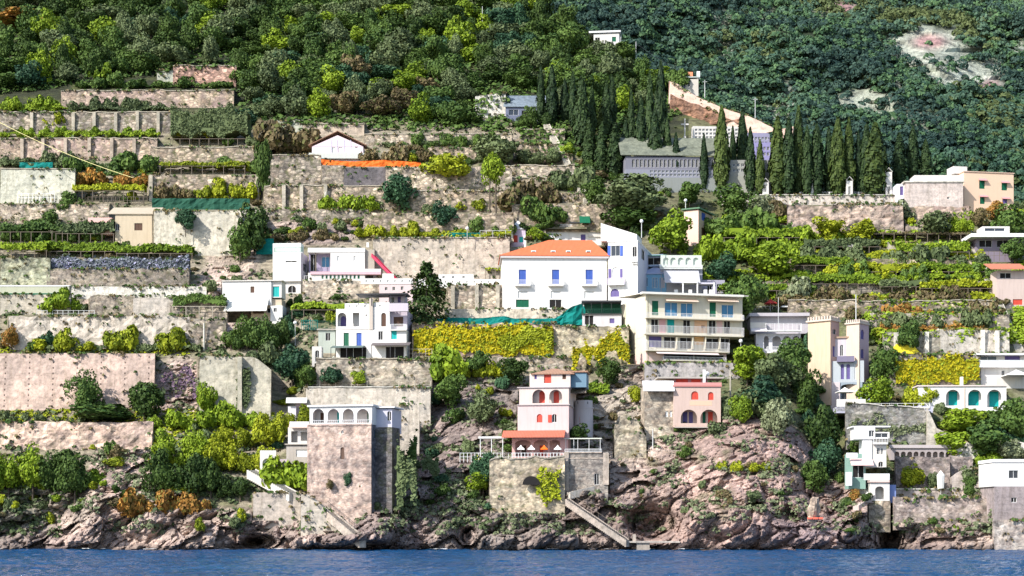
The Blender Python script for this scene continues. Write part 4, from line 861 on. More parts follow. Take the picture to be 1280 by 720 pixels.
# --- roof garden rooms
h = House('roof_garden_house', 'low white roof building with a green canopy above the red roof', 'house', 690, 752, 303, depth=6, dx=9, rz=2)
h.block(684, 752, 285, 306, WH, [(726, 732, 293, 301, 'purple')], ext=3)
h.block(735, 751, 279, 296, WH2, [(736, 750, 281, 290, 'green')], n=.3, d=3)
h.awning(724, 737, 269, 278, MAT['green'], proj=2)
h.box('terrace_roof', 712, 735, 277.5, 279, DM, n=.5, d=3); h.balcony(700, 735, 285, 280.5, W_, .4)
h = House('roof_bower', 'white garden bower with a pyramid top left of the roof garden', 'bower', 638, 657, 306, depth=4, dx=6)
h.block(638, 657, 287, 308, plaster((.6, .5, .62), .2), [(641, 647, 294, 303, 'red'), (649, 654, 296, 303, 'teal')], arc=0, ext=3); h.roof(638, 657, 286, 276, W_, 'hip', over=.2, hipl=.5)
wall(655, 700, 294, 304, WP, 'white parapet wall joining the garden bower to the roof terrace', name='parapet_wall', cat='wall', rtop=0, rough=.02, step=False, dx=4)
# --- sloping white walkway left of the mansion
h = House('white_walkway', 'long white walkway parapet with small openings left of the red-roofed house', 'walkway', 515, 628, 357, depth=2.2, dx=-.6)
h.block(515, 628, 349, 357, WH, [(x, x+1.6, 351, 353.6, 'dark') for x in range(520, 624, 9)], ext=1.5)
h.block(548, 592, 343, 349, WH, [(553, 556, 345, 348, 'dark'), (565, 568, 345, 348, 'dark'), (578, 581, 345, 348, 'dark')], n=-.5, d=1.5)
# --- white garages cluster
h = House('hillside_villa', 'low white villa with a dark recess, a red stair wall and a flat roof', 'house', 343, 456, 352, depth=7, dx=-1)
h.block(385, 456, 341, 352, WH2, [(x, x+2.6, 343, 348.5, 'green') for x in range(402, 470, 5) if x < 452], n=.6, ext=1.5)
h.block(413, 456, 316, 341, WH, [(421.5, 424, 320, 326, 'white'), (442, 444.5, 320, 326, 'white')], n=-1.0, d=6, name='main_room')
h.cornice(385, 456, 315.5, WH, h=1.1, over=.05, n=-1.0, d=6)
h.block(386, 413, 315, 341, plaster((.35, .3, .42), .2), [(388, 396, 318, 339, 'dark'), (402, 412, 321, 334, 'cyan')], n=-3.4, d=3)  # back of the recess: its shade is put into the dark plaster
h.box('porch_post', 394, 395, 316, 341, MAT['wood'], n=-1.2, d=.15)
h.box('terrace_floor', 388, 476, 339.5, 343, plaster((.7, .45, .5), .2), n=.9, d=1.6)
h.box('parapet', 414, 476, 336, 341, WH, n=.8, d=.15)
h.box('chimney', 458, 461, 303, 309, WH, n=-2, d=.6)
h.block(456, 468, 312, 338, plaster((.48, .43, .36), .5), n=-1.6, d=3, name='stair_core')
h.balcony(380, 455, 352.5, 344.5, WH2, .5, W_, step=.5)
h = House('white_cube_annex', 'plain white cube building with a slit window above the little arch', 'house', 341, 376, 351, depth=8, side='R', pxs=385, rz=-6, dx=-2)
h.block(341, 376, 315, 349, WH, [(357, 371, 326, 328, 'dark')], ext=.5, smat=LIL, sops=[(379, 383, 330, 340, 'dark')])  # lilac side wall is the white plaster with shade mixed in
h.block(341, 376, 304, 315, plaster((.7, .76, .72), .2), n=-5, d=3); h.balcony(343, 378, 315, 309, W_, .3, MAT['green'], n=-.5)
h.block(357, 376, 349, 366, WH2, [(360, 370, 357, 366, 'dark', 1)], n=-.6, ext=1)
e = stair((498, 351), (466, 318), D(480, 352)-1.4, D(480, 352)+.6, .9, plaster((.62, .06, .12), .2), 'bright red sloping stair wall against the large beige retaining wall', base=.6)
# --- pink wall with little windows
h = House('pink_parapet_house', 'pale pink wall house with three small square windows and a white parapet', 'house', 451, 516, 372, depth=4, dx=-2.2)
h.block(474, 516, 355, 374, plaster((.70, .56, .56), .3), [(481, 484.5, 359, 363, 'dark'), (490.5, 494, 358.5, 363, 'dark'), (501, 504.5, 358, 362.5, 'dark')], ext=2)
h.block(451, 516, 348, 355, WH, [(x, x+1.6, 350, 353, 'dark') for x in range(457, 512, 9)], n=.1, d=.6)
h.block(478, 492, 342, 349, WH, n=-.6, d=1)
# --- small cottage left
h = House('small_cottage', 'small white cottage with a turquoise door, left of the dark ravine', 'house', 278, 352, 390, depth=7, side='R', pxs=357, rz=-5, dx=-1)
h.block(278, 339, 352, 379, WH, [(313, 318, 358, 366, 'brown')], ext=.5); h.block(339, 352, 350, 372, WH2, [(341, 349, 358, 371, 'd:teal')], n=-.4)
h.cornice(279, 352, 351.5, WH2, h=.2, over=.3)
h.block(314, 352, 374, 393, plaster((.6, .5, .38), .6), [(316, 330, 381, 392, 'brown'), (334, 343, 385, 391, 'dark')], n=-.8, ext=2)
h.block(338, 353, 382, 401, WH, [(342, 346, 385, 390, 'dark')], n=.5, ext=1)
h.awning(283, 336, 373, 388, plaster((.8, .79, .72), .1), proj=2.4, name='slanting_canopy')
# --- arched villa with awnings
h = House('arched_villa', 'white three-tier villa with an arched window and green doors', 'house', 420, 507, 450, depth=9, side='R', pxs=514, rz=-5)
h.block(420, 463, 412, 450, WH, [(429.5, 436, 416, 432, 'd:green'), (445.5, 452, 416, 432, 'd:blue'), (425, 458, 434, 449, 'dark')], ext=1.5)
h.block(461.5, 508, 412, 450, WH, [(473, 478.5, 414, 425, 'dark'), (489, 496, 413, 424, 'teal'), (482, 505, 433, 449, 'dark')], n=.3, ext=1.5)
h.block(420, 463, 386, 412, WH, [(422, 433, 391, 408, 'open', 1), (441, 449, 391, 408, 'white'), (457, 458.5, 393, 395, 'dark')], arc=1.6, backops=[(424, 431, 394, 409, 'd:purple', 1)])
h.block(463, 487, 384, 412, WH, [(476.5, 482.5, 391, 408, 'd:brown', 1)], n=.1)
h.block(487, 509, 388, 412, plaster((.55, .48, .56), .3), [(492, 504, 396, 408, 'brown')], n=-1.2, sops=[])
h.block(431, 465, 379, 386, WH, [(x, x+2, 381.5, 384, 'dark') for x in (436, 445, 455)], n=-.8)
h.block(467, 487, 378, 385, WH, [(x, x+2, 381, 383.5, 'dark') for x in (474, )], n=-.2, d=6)
h.box('chimney', 461.5, 466, 373, 412, plaster((.55, .48, .42), .4), n=.45, d=.6)
h.balcony(486, 510, 388, 379, plaster((.55, .5, .56), .2), 1.0, solid=True)
h.block(486, 505, 368, 384, plaster((.56, .5, .55), .3), [(489, 493, 371, 378, 'dark'), (497, 501, 371, 378, 'purple')], n=-2.5, d=5)
h.box('canopy', 445, 509, 366.5, 368, DM, n=.8, d=5)
for x in (448, 464, 488, 506): h.box('canopy_post', x, x+.6, 368, 382, DM, n=.6, d=.12)
h.cornice(420, 463, 412, WH2, h=.15, over=.1); h.balcony(487, 508, 412, 405, WH2, .9, W_)
h.awning(416, 456, 432, 434, plaster((.12, .16, .15), .2), proj=2.6, posts=DM, base=450); h.awning(466, 514, 428, 431, plaster((.14, .12, .12), .2), proj=2.4, posts=DM, base=449)
h = House('terrace_shed', 'small green-grey shed with a roof terrace left of the arched villa', 'shed', 398, 419, 438, depth=5, dx=.5)
h.block(398, 419, 411, 440, plaster((.42, .47, .42), .4), [(407, 413, 416, 426, 'dark')], ext=2); h.balcony(396, 420, 411, 401, GRP, .4, MAT['netgreen'], step=.3)
railing(377, 397, 400, 411, MAT['netteal'], 'green terrace fence beside the small grey shed', dx=-2, step=.4)
stair((392, 468), (417, 447), D(400, 460)-3, D(415, 448)-.5, 1.4, plaster((.6, .64, .58), .3), 'pale ramp rising to the arched villa with awnings', base=2)
# --- apartment block
h = House('apartment_block', 'cream apartment block with four rows of long white balconies', 'apartment block', 811, 929, 452, depth=12, side='L', pxs=779, rz=13, dx=-1)
A1 = plaster((.71, .66, .53), .45); Z = [(369, 397), (397, 421), (421, 441), (441, 455)]
T1 = [(815, 823, 376, 394, 'd:green'), (831, 847, 378, 395, 'd:cyan'), (851, 866, 379, 396, 'd:cyan'), (887, 895, 378, 396, 'd:green'), (902, 917, 381, 397, 'd:cyan')]
T2 = [(814, 823, 399, 416, 'd:dark'), (834, 843, 399, 416, 'd:teal'), (854, 863, 400, 417, 'd:dark'), (886, 895, 400, 417, 'd:dark'), (905, 913, 401, 417, 'd:dark')]
T3 = [(810, 827, 420, 434, 'd:purple'), (830, 847, 421, 435, 'd:dark'), (850, 867, 422, 436, 'd:dark'), (882, 899, 423, 436, 'd:dark'), (901, 912, 423, 436, 'd:dark')]
T4 = [(830, 905, 443, 450, 'dark')]
for (a, b), T, x1 in zip(Z, (T1, T2, T3, T4), (928, 928, 912, 908)): h.block(808, x1, a, b, A1 if b < 450 else PNK, T, ext=(3 if b > 450 else 0), sops=[], smat=CRM)
h.e.children[0].name = 'wall'
mb = MB(); mb.box(-.25, -.004, .0, h.d, -6.5, h.z(811, 369)); mb.build('side_wall', CRM, h.e)
h.roof(779+30, 929, 369, 366.8, plaster((.78, .74, .66), .2), 'shed', over=.9)
h.box('cornice', 803, 930, 366.5, 369, plaster((.82, .8, .72), .1), n=1.5, d=1.6)
for (x0, x1, yf, yr) in ((808, 930, 398, 392), (806, 930, 418.5, 408), (808, 912, 438.5, 427), (830, 908, 450.5, 446)): h.balcony(x0, x1, yf, yr, A1, 1.5, plaster((.74, .73, .73), .1), step=.3)
for (a, b) in ((831, 871), (883, 921)): h.awning(a, b, 373, 376, plaster((.8, .62, .48), .1), proj=1.3)
h.awning(818, 895, 438.5, 442, plaster((.8, .68, .66), .1), proj=2.0)
for (a, b, c, d_, m) in ((824, 832, 399, 416, plaster((.75, .42, .42), .1)), (868, 884, 399, 416, plaster((.82, .5, .3), .1)), (868, 881, 420, 431, plaster((.85, .5, .22), .1)), (896, 903, 400, 416, plaster((.75, .5, .46), .1))): h.box('painted_panel', a, b, c, d_, m, n=.03, d=.05)
h.box('red_planter', 877, 881, 407, 410, MAT['brown_s'], n=1.2, d=.4)
for x in (846, 866, 882, 900): h.box('partition', x, x+.8, 421, 436, A1, n=1.3, d=1.2)
# --- restaurant above
h = House('terrace_restaurant', 'terrace with white arched balustrade and sloping grey screen above the apartment block', 'restaurant', 826, 905, 368, depth=7, dx=2, rz=2)
h.block(826, 878, 336, 369, plaster((.44, .44, .50), .4), [(829, 846, 338, 350, 'glass'), (848, 872, 338, 352, 'glass')], n=-1, ext=1)
h.block(826, 877, 319, 334, plaster((.62, .68, .6), .2), [(x, x+7, 322, 332, 'open', 1) for x in (829, 838, 847.5, 857, 866.5)], n=0, arc=.0, d=.35, t=.34)
h.balcony(825, 878, 335, 331, plaster((.7, .72, .68), .1), .8, W_)
h.awning(829, 873, 336, 353, plaster((.46, .46, .5), .2), proj=3.2, name='sloping_screen')
h.block(878, 906, 350, 369, plaster((.4, .38, .48), .3), [(884, 890, 355, 366, 'dark'), (896, 901, 355, 366, 'dark')], n=-2, ext=1)
h.box('pergola_roof', 853, 872, 351, 353.5, W_, n=3.5, d=3.2); h.box('pergola_roof', 872, 893, 353, 355, plaster((.6, .58, .7), .2), n=3.0, d=3.0)
for x in (853, 871, 892): h.box('pergola_post', x, x+1.6, 353, 368, W_, n=3.4, d=.3)
for x in (843, 861, 880, 887): h.box('table_and_chair', x, x+4, 362, 367.5, W_, n=3, d=.9)
# --- pink little tower
h = House('pink_tower_house', 'small pink tower house with a green roof edge among the trees', 'house', 854, 873, 302, rz=-28, side='R', pxs=891, dx=1)
h.block(855, 873, 263, 306, PNK2, ext=1.5, smat=plaster((.56, .42, .3), .3), sops=[(877, 882, 266, 276, 'blue'), (877, 882, 285, 298, 'brown')])  # side wall is a darker copy of the pink, shade in the colour
h.cornice(855, 873, 262, tiles((.08, .24, .14)), h=.35, over=.5, name='roof')
pole(857, 252, 262, 'white globe lamp on the roof of the small pink tower house', Y=D(860, 302)+2, lamp=True, name='globe_lamp', cat='lamp')
# --- white arches house right of apartment
h = House('arcaded_terrace_house', 'white house with shaded arches and a railed roof terrace left of the castle', 'house', 938, 1008, 440, depth=9, dx=2, rz=-2)
h.block(945, 1001, 417, 440, plaster((.66, .65, .70), .3), [(955, 961, 420, 436, 'dark', 1), (965.5, 976, 420, 437, 'open', 1), (978.5, 989, 420, 437, 'open', 1), (990.5, 1000, 420, 437, 'open', 1)], arc=2.2, ext=1.5)
h.block(938, 1010, 394, 417, plaster((.52, .49, .52), .4), n=-1.5, d=7)
h.box('roof_slab', 937, 1012, 391, 395, plaster((.52, .49, .52), .4), n=-.2, d=8)
h.balcony(957, 1002, 413, 404, W_, 1.6, W_, step=.9); h.box('parapet', 938, 958, 403, 410, plaster((.7, .66, .6), .2), n=.8, d=.2)
h.awning(938, 958, 408, 413.5, plaster((.72, .66, .66), .1), proj=1.8); h.balcony(959, 982, 440, 433, W_, 1.4, W_)
h = House('parasol_terrace', 'railed terrace with a white shade sail above the arcaded house', 'terrace', 936, 1050, 398, depth=6, dx=5)
h.block(936, 1050, 391, 400, plaster((.34, .3, .36), .3), ext=2)
h.balcony(940, 1052, 392, 383, GRP, .8, W_, step=.8); h.box('shade_sail', 985, 1024, 383.5, 385, MAT['cloth'], n=-2, d=3)
for x in (990, 1002, 1020, 1027, 1032, 1042, 1053): h.box('post', x, x+.7, 382, 392, W_, n=.4, d=.15)
parasol(983, 379, 393, 16, 'low white parasol at the left of the shade sail terrace', D(980, 398)+4)
parasol(963, 373, 391, 15, 'red parasol among the trees left of the shade sail terrace', D(980, 398)+3, MAT['redcloth'])
# --- castle
h = House('castle_villa', 'peach castle villa with two crenellated towers', 'castle', 1010, 1041, 478, rz=-40, side='R', pxs=1052, dx=-7)
CS = plaster((.66, .51, .37), .6); CS2 = plaster((.62, .52, .44), .4)
h.block(1010, 1038, 402, 478, CS, ext=5, smat=plaster((.56, .38, .34), .3), sops=[(1041, 1045, 411, 418, 'dark', 1), (1041, 1045, 433, 446, 'purple'), (1041, 1045, 456, 470, 'dark')])  # brownish side plaster paints the shaded face of the tower
h.cornice(1010, 1038, 402, CS2, h=.35, over=.35); h.merlons(1009.5, 1038.5, 395.5, 401, 9, CS2, n=.3)
h = House('castle_tower', 'slimmer crenellated castle tower with violet shade-tinted side', 'castle', 1056, 1074, 478, rz=-40, side='R', pxs=1086, dx=-3)
h.block(1058, 1074, 405, 478, plaster((.66, .53, .43), .5), ext=5, smat=plaster((.56, .40, .44), .3), sops=[(1076, 1080, 412, 424, 'purple', 1), (1076, 1080, 436, 448, 'purple', 1), (1076, 1080, 458, 470, 'purple')])  # violet side plaster paints the shade on that face
h.cornice(1058, 1074, 405, CS2, h=.3, over=.3); h.merlons(1057.5, 1074.5, 399.5, 404, 7, CS2, n=.25)
h = House('castle_court', 'shade-tinted blue-grey centre wing between the two castle towers', 'castle', 1040, 1078, 500, rz=-12, depth=6, dx=-.2)
LB = plaster((.46, .5, .54), .4)  # bluish plasters of this wing hold its shade in the colour
h.block(1042, 1064, 422, 446, plaster((.58, .52, .56), .3), [(1050, 1054, 431, 445, 'd:dark', 1)], n=-1.2, d=4)
h.box('string_course', 1042, 1065, 420.5, 422.5, plaster((.4, .28, .2), .3), n=-.9, d=.6)
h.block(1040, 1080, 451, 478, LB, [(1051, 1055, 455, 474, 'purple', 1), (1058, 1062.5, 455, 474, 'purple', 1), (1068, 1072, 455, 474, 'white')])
h.balcony(1046, 1068, 451, 445, plaster((.2, .18, .26), .2), 1.0, solid=True)
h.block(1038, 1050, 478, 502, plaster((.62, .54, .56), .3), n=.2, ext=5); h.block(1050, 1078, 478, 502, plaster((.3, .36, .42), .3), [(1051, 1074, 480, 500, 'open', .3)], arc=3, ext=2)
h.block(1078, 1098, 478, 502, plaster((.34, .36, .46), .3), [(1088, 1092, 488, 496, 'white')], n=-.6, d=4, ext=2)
h = House('belvedere_terrace', 'white parapet of the terrace in front of the castle villa', 'terrace', 1046, 1166, 511, depth=5, dx=-5, rz=-3)
h.block(1046, 1082, 499, 508, WH, n=0, d=.4, ext=1); h.block(1046, 1166, 508, 513, plaster((.5, .5, .62), .2), d=5, ext=.5)
h.balcony(1082, 1162, 509.5, 504, WH2, .2, W_, step=1.6)
parasol(1056, 484, 501, 22, 'open white square parasol on the terrace before the castle villa', D(1056, 511)-4, square=True)
parasol(1071, 486, 501, 3, 'folded white parasol beside the open square parasol', D(1056, 511)-4.4, closed=True)
# --- turquoise arches house
h = House('turquoise_arch_house', 'long white house with three arches and turquoise shutters', 'house', 1148, 1258, 512, depth=8, rz=-2)
TQ = [(1160, 1168, 488.5, 498, 'teal'), (1182.5, 1200, 487, 507, 'open', 1), (1210, 1227, 487, 507, 'open', 1), (1234, 1252, 487, 509, 'open', 1)]
h.block(1148, 1258, 483, 512, WH, TQ, arc=1.6, ext=2, backops=[(1188, 1199, 488.5, 506, 'd:teal'), (1213, 1226, 488.5, 507, 'd:teal'), (1239, 1251, 488.5, 508, 'd:teal')])
h.cornice(1148, 1258, 483, plaster((.7, .6, .56), .2), h=.25, over=.25); h.box('chimney', 1201, 1204, 471, 483, W_, n=-2, d=.8)
h.box('downpipe', 1205.6, 1206.2, 485, 512, plaster((.6, .4, .3), .1), n=.1, d=.09)
# --- modern white house
h = House('modern_white_house', 'white flat-roofed house with a long balcony behind the turquoise arches', 'house', 1221, 1300, 483, depth=8, dx=1)
h.block(1226, 1300, 458, 484, WH2, [(1252, 1256, 463, 471, 'dark')], ext=1); h.block(1222, 1300, 443, 457, WH2, [(1223, 1246, 445, 455, 'glass'), (1256, 1275, 445, 455, 'purple')], n=-1.0)
h.box('balcony_slab', 1220, 1300, 456, 459, W_, n=1.2, d=3); h.box('roof_slab', 1221, 1300, 441.5, 443.5, W_, n=.9, d=8); h.box('glass_railing', 1220, 1300, 450, 456, MAT['metal'], n=1.15, d=.05)
parasol(1270, 462, 482, 32, 'big white parasol in front of the modern white house', D(1270, 483)-2, square=True)
# --- pink house upper right and stained block
h = House('pink_house', 'pink two-storey house with green shutters at the right skyline', 'house', 1204, 1267, 258, depth=10, dx=1, side='L', pxs=1191, rz=10)
h.block(1205, 1267, 216, 263, PCH, [(1224, 1231, 224, 236, 'green'), (1252, 1259, 227, 238, 'green'), (1225, 1231, 244, 255, 'green'), (1253, 1259, 246, 255, 'purple')], ext=2)
h.cornice(1205, 1267, 216, plaster((.7, .5, .4), .2), h=.2, over=.2)
for x, y in ((1223, 223), (1251, 226), (1224, 243.5), (1252, 246)): h.awning(x, x+10, y, y+2, plaster((.6, .3, .3), .1), proj=.7)
h.block(1192, 1209, 208, 217, WH2, n=-2.5, d=4)
h = House('stained_block', 'long grey-pink stained block left of the pink house', 'house', 1122, 1204, 262, depth=9, dx=-1)
h.block(1132, 1204, 228, 262, concrete((.62, .54, .50)), [(1184, 1187, 246, 249, 'dark')], ext=2.5); h.cornice(1131, 1204, 228, CW, h=.35, over=.25)
h.block(1143, 1204, 219, 228, WH2, n=-3.5, d=5); h.block(1121, 1132, 230, 246, plaster((.66, .66, .74), .2), [(1125, 1129, 233, 244, 'purple')], n=-2, ext=2)
# --- sheds down the right edge
h = House('white_roofed_house', 'house under a wide white flat roof at the right edge', 'house', 1216, 1300, 322, depth=7, dx=0)
h.block(1220, 1300, 297, 325, plaster((.26, .22, .28), .2), [(1224, 1240, 300, 309, 'dark'), (1246, 1262, 300, 309, 'dark')], ext=2); h.box('roof_slab', 1214, 1300, 291.5, 296, ROOFW, n=2.5, d=9)
h.block(1228, 1262, 283, 292, WH2, [(1231, 1256, 285, 289, 'glass')], n=-1.5, d=5)
railing(1222, 1270, 314, 325, MAT['wood'], 'dark garden railing below the wide white roof', dx=-2.2, step=1.3)
h = House('red_roofed_shed', 'small shed with a striped red roof below the white-roofed house', 'shed', 1244, 1300, 382, depth=5)
h.block(1246, 1300, 338, 384, plaster((.62, .5, .46), .5), [(1250, 1264, 341, 348, 'dark'), (1266, 1278, 374, 381, 'red')], ext=2)
h.roof(1240, 1282, 337, 329, tiles((.62, .2, .12)), 'shed', n=1.2, d=5)
# --- villa on the point
WH3 = plaster((.72, .60, .55), .5)
h = House('orange_shutter_villa', 'tall pale pink villa with orange-red shutters and a red porch roof', 'villa', 648, 713, 571, depth=10, side='R', pxs=722, rz=-7, dx=-2)
LP = plaster((.68, .53, .52), .5)
h.block(647, 711, 507, 541, LP, [(671, 678, 517.5, 528, 'red', 1), (690, 696, 517.5, 528, 'dark', 1)], sops=[], smat=LP)
h.box('open_shutter', 685, 689.5, 518.5, 528, MAT['red'], n=.08, d=.05)
h.block(649, 711, 485, 507, WH3, [(665.5, 681.5, 487, 504, 'open', 1), (686.5, 702.5, 487, 504, 'open', 1)], arc=1.5, backops=[(673, 680, 487.8, 503, 'd:red', 1), (691, 698, 487.8, 503, 'd:red', 1)])
h.block(662, 713, 467, 484, WH3, [(668, 671, 468, 474, 'purple'), (680, 689, 467.5, 479, 'd:red'), (703, 707.5, 468, 474, 'brown')], n=-1.4, d=7)
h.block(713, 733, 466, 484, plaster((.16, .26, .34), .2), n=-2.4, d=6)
h.roof(666, 716, 467, 460, TIL2, 'hip', over=.35, n=-1.4, d=7); h.cornice(711, 733, 465.5, TIL2, h=.3, over=.3, n=-2.4, d=6)
for y in (506.5, 484.8): h.cornice(648, 711, y, plaster((.5, .44, .44), .3), h=.18, over=.22)
h.box('balustrade', 664, 711, 479, 484.5, W_, n=-.2, d=.12)
h.block(640, 710, 541, 572, plaster((.66, .40, .38), .3), [(644, 664, 550, 571, 'open', .45), (667, 685, 550, 571, 'open', .45), (687, 700, 550, 571, 'open', .45)], n=2.2, arc=2.4, d=6, ext=1.5, backops=[(650, 656, 556, 571, 'd:brown'), (673, 680, 556, 571, 'd:red')])
h.awning(629, 707, 538, 546, tiles((.62, .15, .09)), proj=2.6, n=2.2, name='porch_roof'); h.cornice(640, 707, 540.8, plaster((.6, .5, .48), .3), h=.18, over=.1, n=2.3, d=1)
h.box('flat_canopy', 598, 630, 545.5, 548, WH, n=3.5, d=3.5)
for x in (600, 614, 628): h.box('canopy_post', x, x+.7, 548, 571, W_, n=3.4, d=.15)
h.box('side_canopy', 705, 752, 547.5, 548.6, plaster((.7, .72, .62), .1), n=2.6, d=3)
for x in (707, 717, 722, 736, 750): h.box('canopy_post', x, x+.5, 548, 563, W_, n=2.5, d=.1)
for x, m in ((651, 'cloth'), (664, 'cloth'), (680, 'orange'), (697, 'cloth')): parasol(x, 556, 571, 10, {'651': 'white parasol under the first porch arch of the orange-shuttered villa', '664': 'white parasol at the second porch post of the orange-shuttered villa', '680': 'orange parasol in front of the porch of the orange-shuttered villa', '697': 'white parasol at the right end of the villa porch'}[str(x)], h.P.y-2.6-2.2, MAT[m])
h = House('round_bastion', 'round pale turret with a red slit window right of the orange-shuttered villa', 'turret', 718, 742, 553, step=True, dx=1)
mb = MB(); r_ = 12*mpp(h.P.y); c0 = (h.w/2, r_, 0)
for (za, zb_, rr) in ((-4, h.z(730, 510), r_), (h.z(730, 510), h.z(730, 508.5), r_+.15), (h.z(730, 508.5), h.z(730, 500), r_-.1)): mb.bar((c0[0], c0[1], za), (c0[0], c0[1], zb_), rr, rr, 28)
mb.build('wall', plaster((.66, .60, .60), .3), h.e); h.box('window', 724.5, 728, 521, 529, MAT['red'], n=-.2, d=.5); h.box('loophole', 722, 724, 502, 505, MAT['void'], n=-.55, d=.5); h.box('loophole', 732, 735, 502, 505, MAT['void'], n=-.25, d=.5)
h = House('stone_base_house', 'grey stone base with a dark doorway below the side canopy of the villa', 'house', 706, 760, 612, depth=8, dx=-1.5, rz=-3)
h.block(707, 760, 565, 612, stone((.30, .28, .26), .5, .4, .4), [(743, 749, 592, 606, 'd:dark')], ext=2.5); h.cornice(706, 761, 573.5, CB, h=.15, over=.1); h.box('pier', 705, 711, 565, 618, CB, n=.3, d=.5); h.box('pier', 754, 761, 566, 606, CB, n=.2, d=.5)
h.balcony(706, 752, 565, 561, CB, .2, W_)
mb = MB(); A = at(664, 606, D(659, 640)-1.15); r = 11*mpp(A.y)
mb.prism([(r*math.cos(math.pi*k/12), r*math.sin(math.pi*k/12)) for k in range(13)], 0, .5); tag(mb.build('vault_opening', MAT['void'], None, loc=A), 'dark arched vault opening in the base wall beneath the orange-shuttered villa', 'vault')  # solid near-black half disc paints the darkness inside the vault
# --- pink cottage under the apartment
h = House('pink_cottage', 'pink cottage with orange-red arched shutters under the apartment block', 'house', 842, 904, 534, depth=7, rz=2, dx=-1)
P3 = plaster((.64, .49, .43), .5)
h.block(842, 901, 508, 534, P3, [(851, 871.5, 512, 529, 'open', 1), (875.5, 897, 512, 529, 'open', 1)], arc=2, ext=0, backops=[(855, 861, 514, 529, 'd:purple'), (863, 868, 514, 529, 'd:purple'), (880, 884, 514, 529, 'd:green'), (887, 893, 514, 529, 'd:red')])
h.block(842, 901, 484, 508, P3, [(864, 873, 489, 499.5, 'red', 1), (885, 892, 490, 500, 'red', 1)]); h.box('painted_panel', 862, 890, 501, 507, plaster((.8, .5, .36), .1), n=.02, d=.05)
h.balcony(844, 902, 533.5, 531, GRP, .9, P3); h.cornice(842, 901, 483.5, plaster((.55, .24, .22), .2), h=.3, over=.2); h.box('roof_parapet', 842, 902, 478, 483, plaster((.62, .3, .28), .2), n=0, d=.2)
h.block(843, 884, 473, 482, plaster((.4, .2, .22), .2), [(845, 860, 474, 480, 'red'), (864, 876, 474, 480, 'red')], n=-2, d=4); h.box('roof_slab', 822, 905, 471, 473, GRP, n=-1, d=5); h.box('chimney', 879, 882, 462, 480, W_, n=-.8, d=.6)
h.block(806, 842, 482, 534, stone((.46, .41, .34), .5), [(832, 835, 514, 521, 'white'), (837, 840, 514, 521, 'white')], n=-.8, ext=2.5)
h.awning(803, 842, 476, 488, W_, proj=1.5, n=-.8, name='lean_to_roof')
pole(884, 469, 478, 'white satellite globe on the roof of the pink cottage', Y=D(870, 534)+.5, lamp=True, name='globe_lamp', cat='lamp')
# --- seaside tower
h = House('seaside_tower', 'square pinkish stone tower with a white arcade on top, above the sea', 'tower', 385, 464, 628, side='R', pxs=491, rz=-13, dx=-5)
BS = plaster((.30, .33, .46), .3)
h.block(384, 464, 531, 628, PST, [(426.5, 429.5, 538, 542, 'dark', 1), (425.5, 430.5, 559, 574, 'brown', 1)], ext=9, smat=stone((.17, .17, .2), .6), sops=[(468, 478, 537, 549, 'cyan'), (468, 474, 559, 568, 'cyan')])  # dark bluish side stone: the side's shade is put into its colour
h.block(387, 465, 508, 531, WH, [(391, 405, 511, 528.5, 'open', 1), (409.5, 424, 511, 528.5, 'open', 1), (428.5, 442, 511, 528.5, 'open', 1), (446, 461, 511, 528.5, 'open', 1)], arc=2.4, d=9, t=.3, backops=[(395, 402, 515, 528, 'brown'), (416, 424, 514, 528, 'd:teal'), (436, 441, 514, 528, 'd:purple'), (454, 461, 513, 528, 'd:green')])
h.cornice(387, 465, 508, WH, h=.3, over=.35); h.cornice(385, 464, 530.5, PNK, h=.15, over=.1); h.balcony(388, 464, 530.8, 525, PST, .12, W_, step=.4)
h.block(465, 490, 511, 534, plaster((.58, .56, .64), .2), [(484, 489, 514, 526, 'dark', 1)], n=-2.8, d=6, ext=1)  # mauve of this wing is shade put into the plaster colour
h.block(468, 490, 534, 622, stone((.15, .145, .15), .6, .6, .6, green=.5), n=-2.7, d=5, ext=4)  # front-facing block in dark stone, painted to read as the tower's shaded side
h.cornice(465, 492, 510, WH, h=.25, over=.3, n=-2.6, d=6)
h = House('cliff_cottage', 'narrow two-storey white cottage squeezed left of the seaside tower', 'house', 356, 386, 590, depth=6, dx=-2)
h.block(360, 386, 534, 556, WH2, [(364, 372, 539, 553, 'open'), (376, 384, 540, 551, 'glass')], arc=1.6); h.block(358, 386, 557, 584, GRP, [(370, 384, 562, 571, 'white')], ext=3); h.cornice(358, 386, 556, GRP, h=.2, over=.3)
h.awning(362, 386, 530, 534, plaster((.8, .5, .42), .2), proj=1.2); h.box('parapet', 362, 386, 527, 531, W_, n=.3, d=.2)
h = House('arched_garden_wall', 'small white garden wall with an arch left of the cliff cottage', 'garden wall', 325, 358, 592, depth=.6, dx=-3)
h.block(325, 345, 563, 592, WH2, [(328, 340, 573, 588, 'open', 1)], ext=1, d=.5, t=.45); h.block(345, 359, 574, 592, plaster((.6, .5, .55), .3), ext=1, d=.5)
h = House('white_steps_house', 'tall white stepped wall between creepers left of the seaside tower', 'house', 362, 382, 530, depth=3)
h.block(360, 370, 508, 534, LIL, ext=1); h.block(370, 382, 500, 530, plaster((.45, .34, .38), .4), [(373, 376, 508, 522, 'dark')], n=-.5, ext=1); h.awning(358, 384, 497, 503, WH2, proj=.8)
stair((372, 617), (319, 588), D(350, 617)-4, D(330, 590)-2.4, 2.2, plaster((.62, .59, .55), .6), 'white sunlit ramp stair left of the seaside tower', base=1.5)
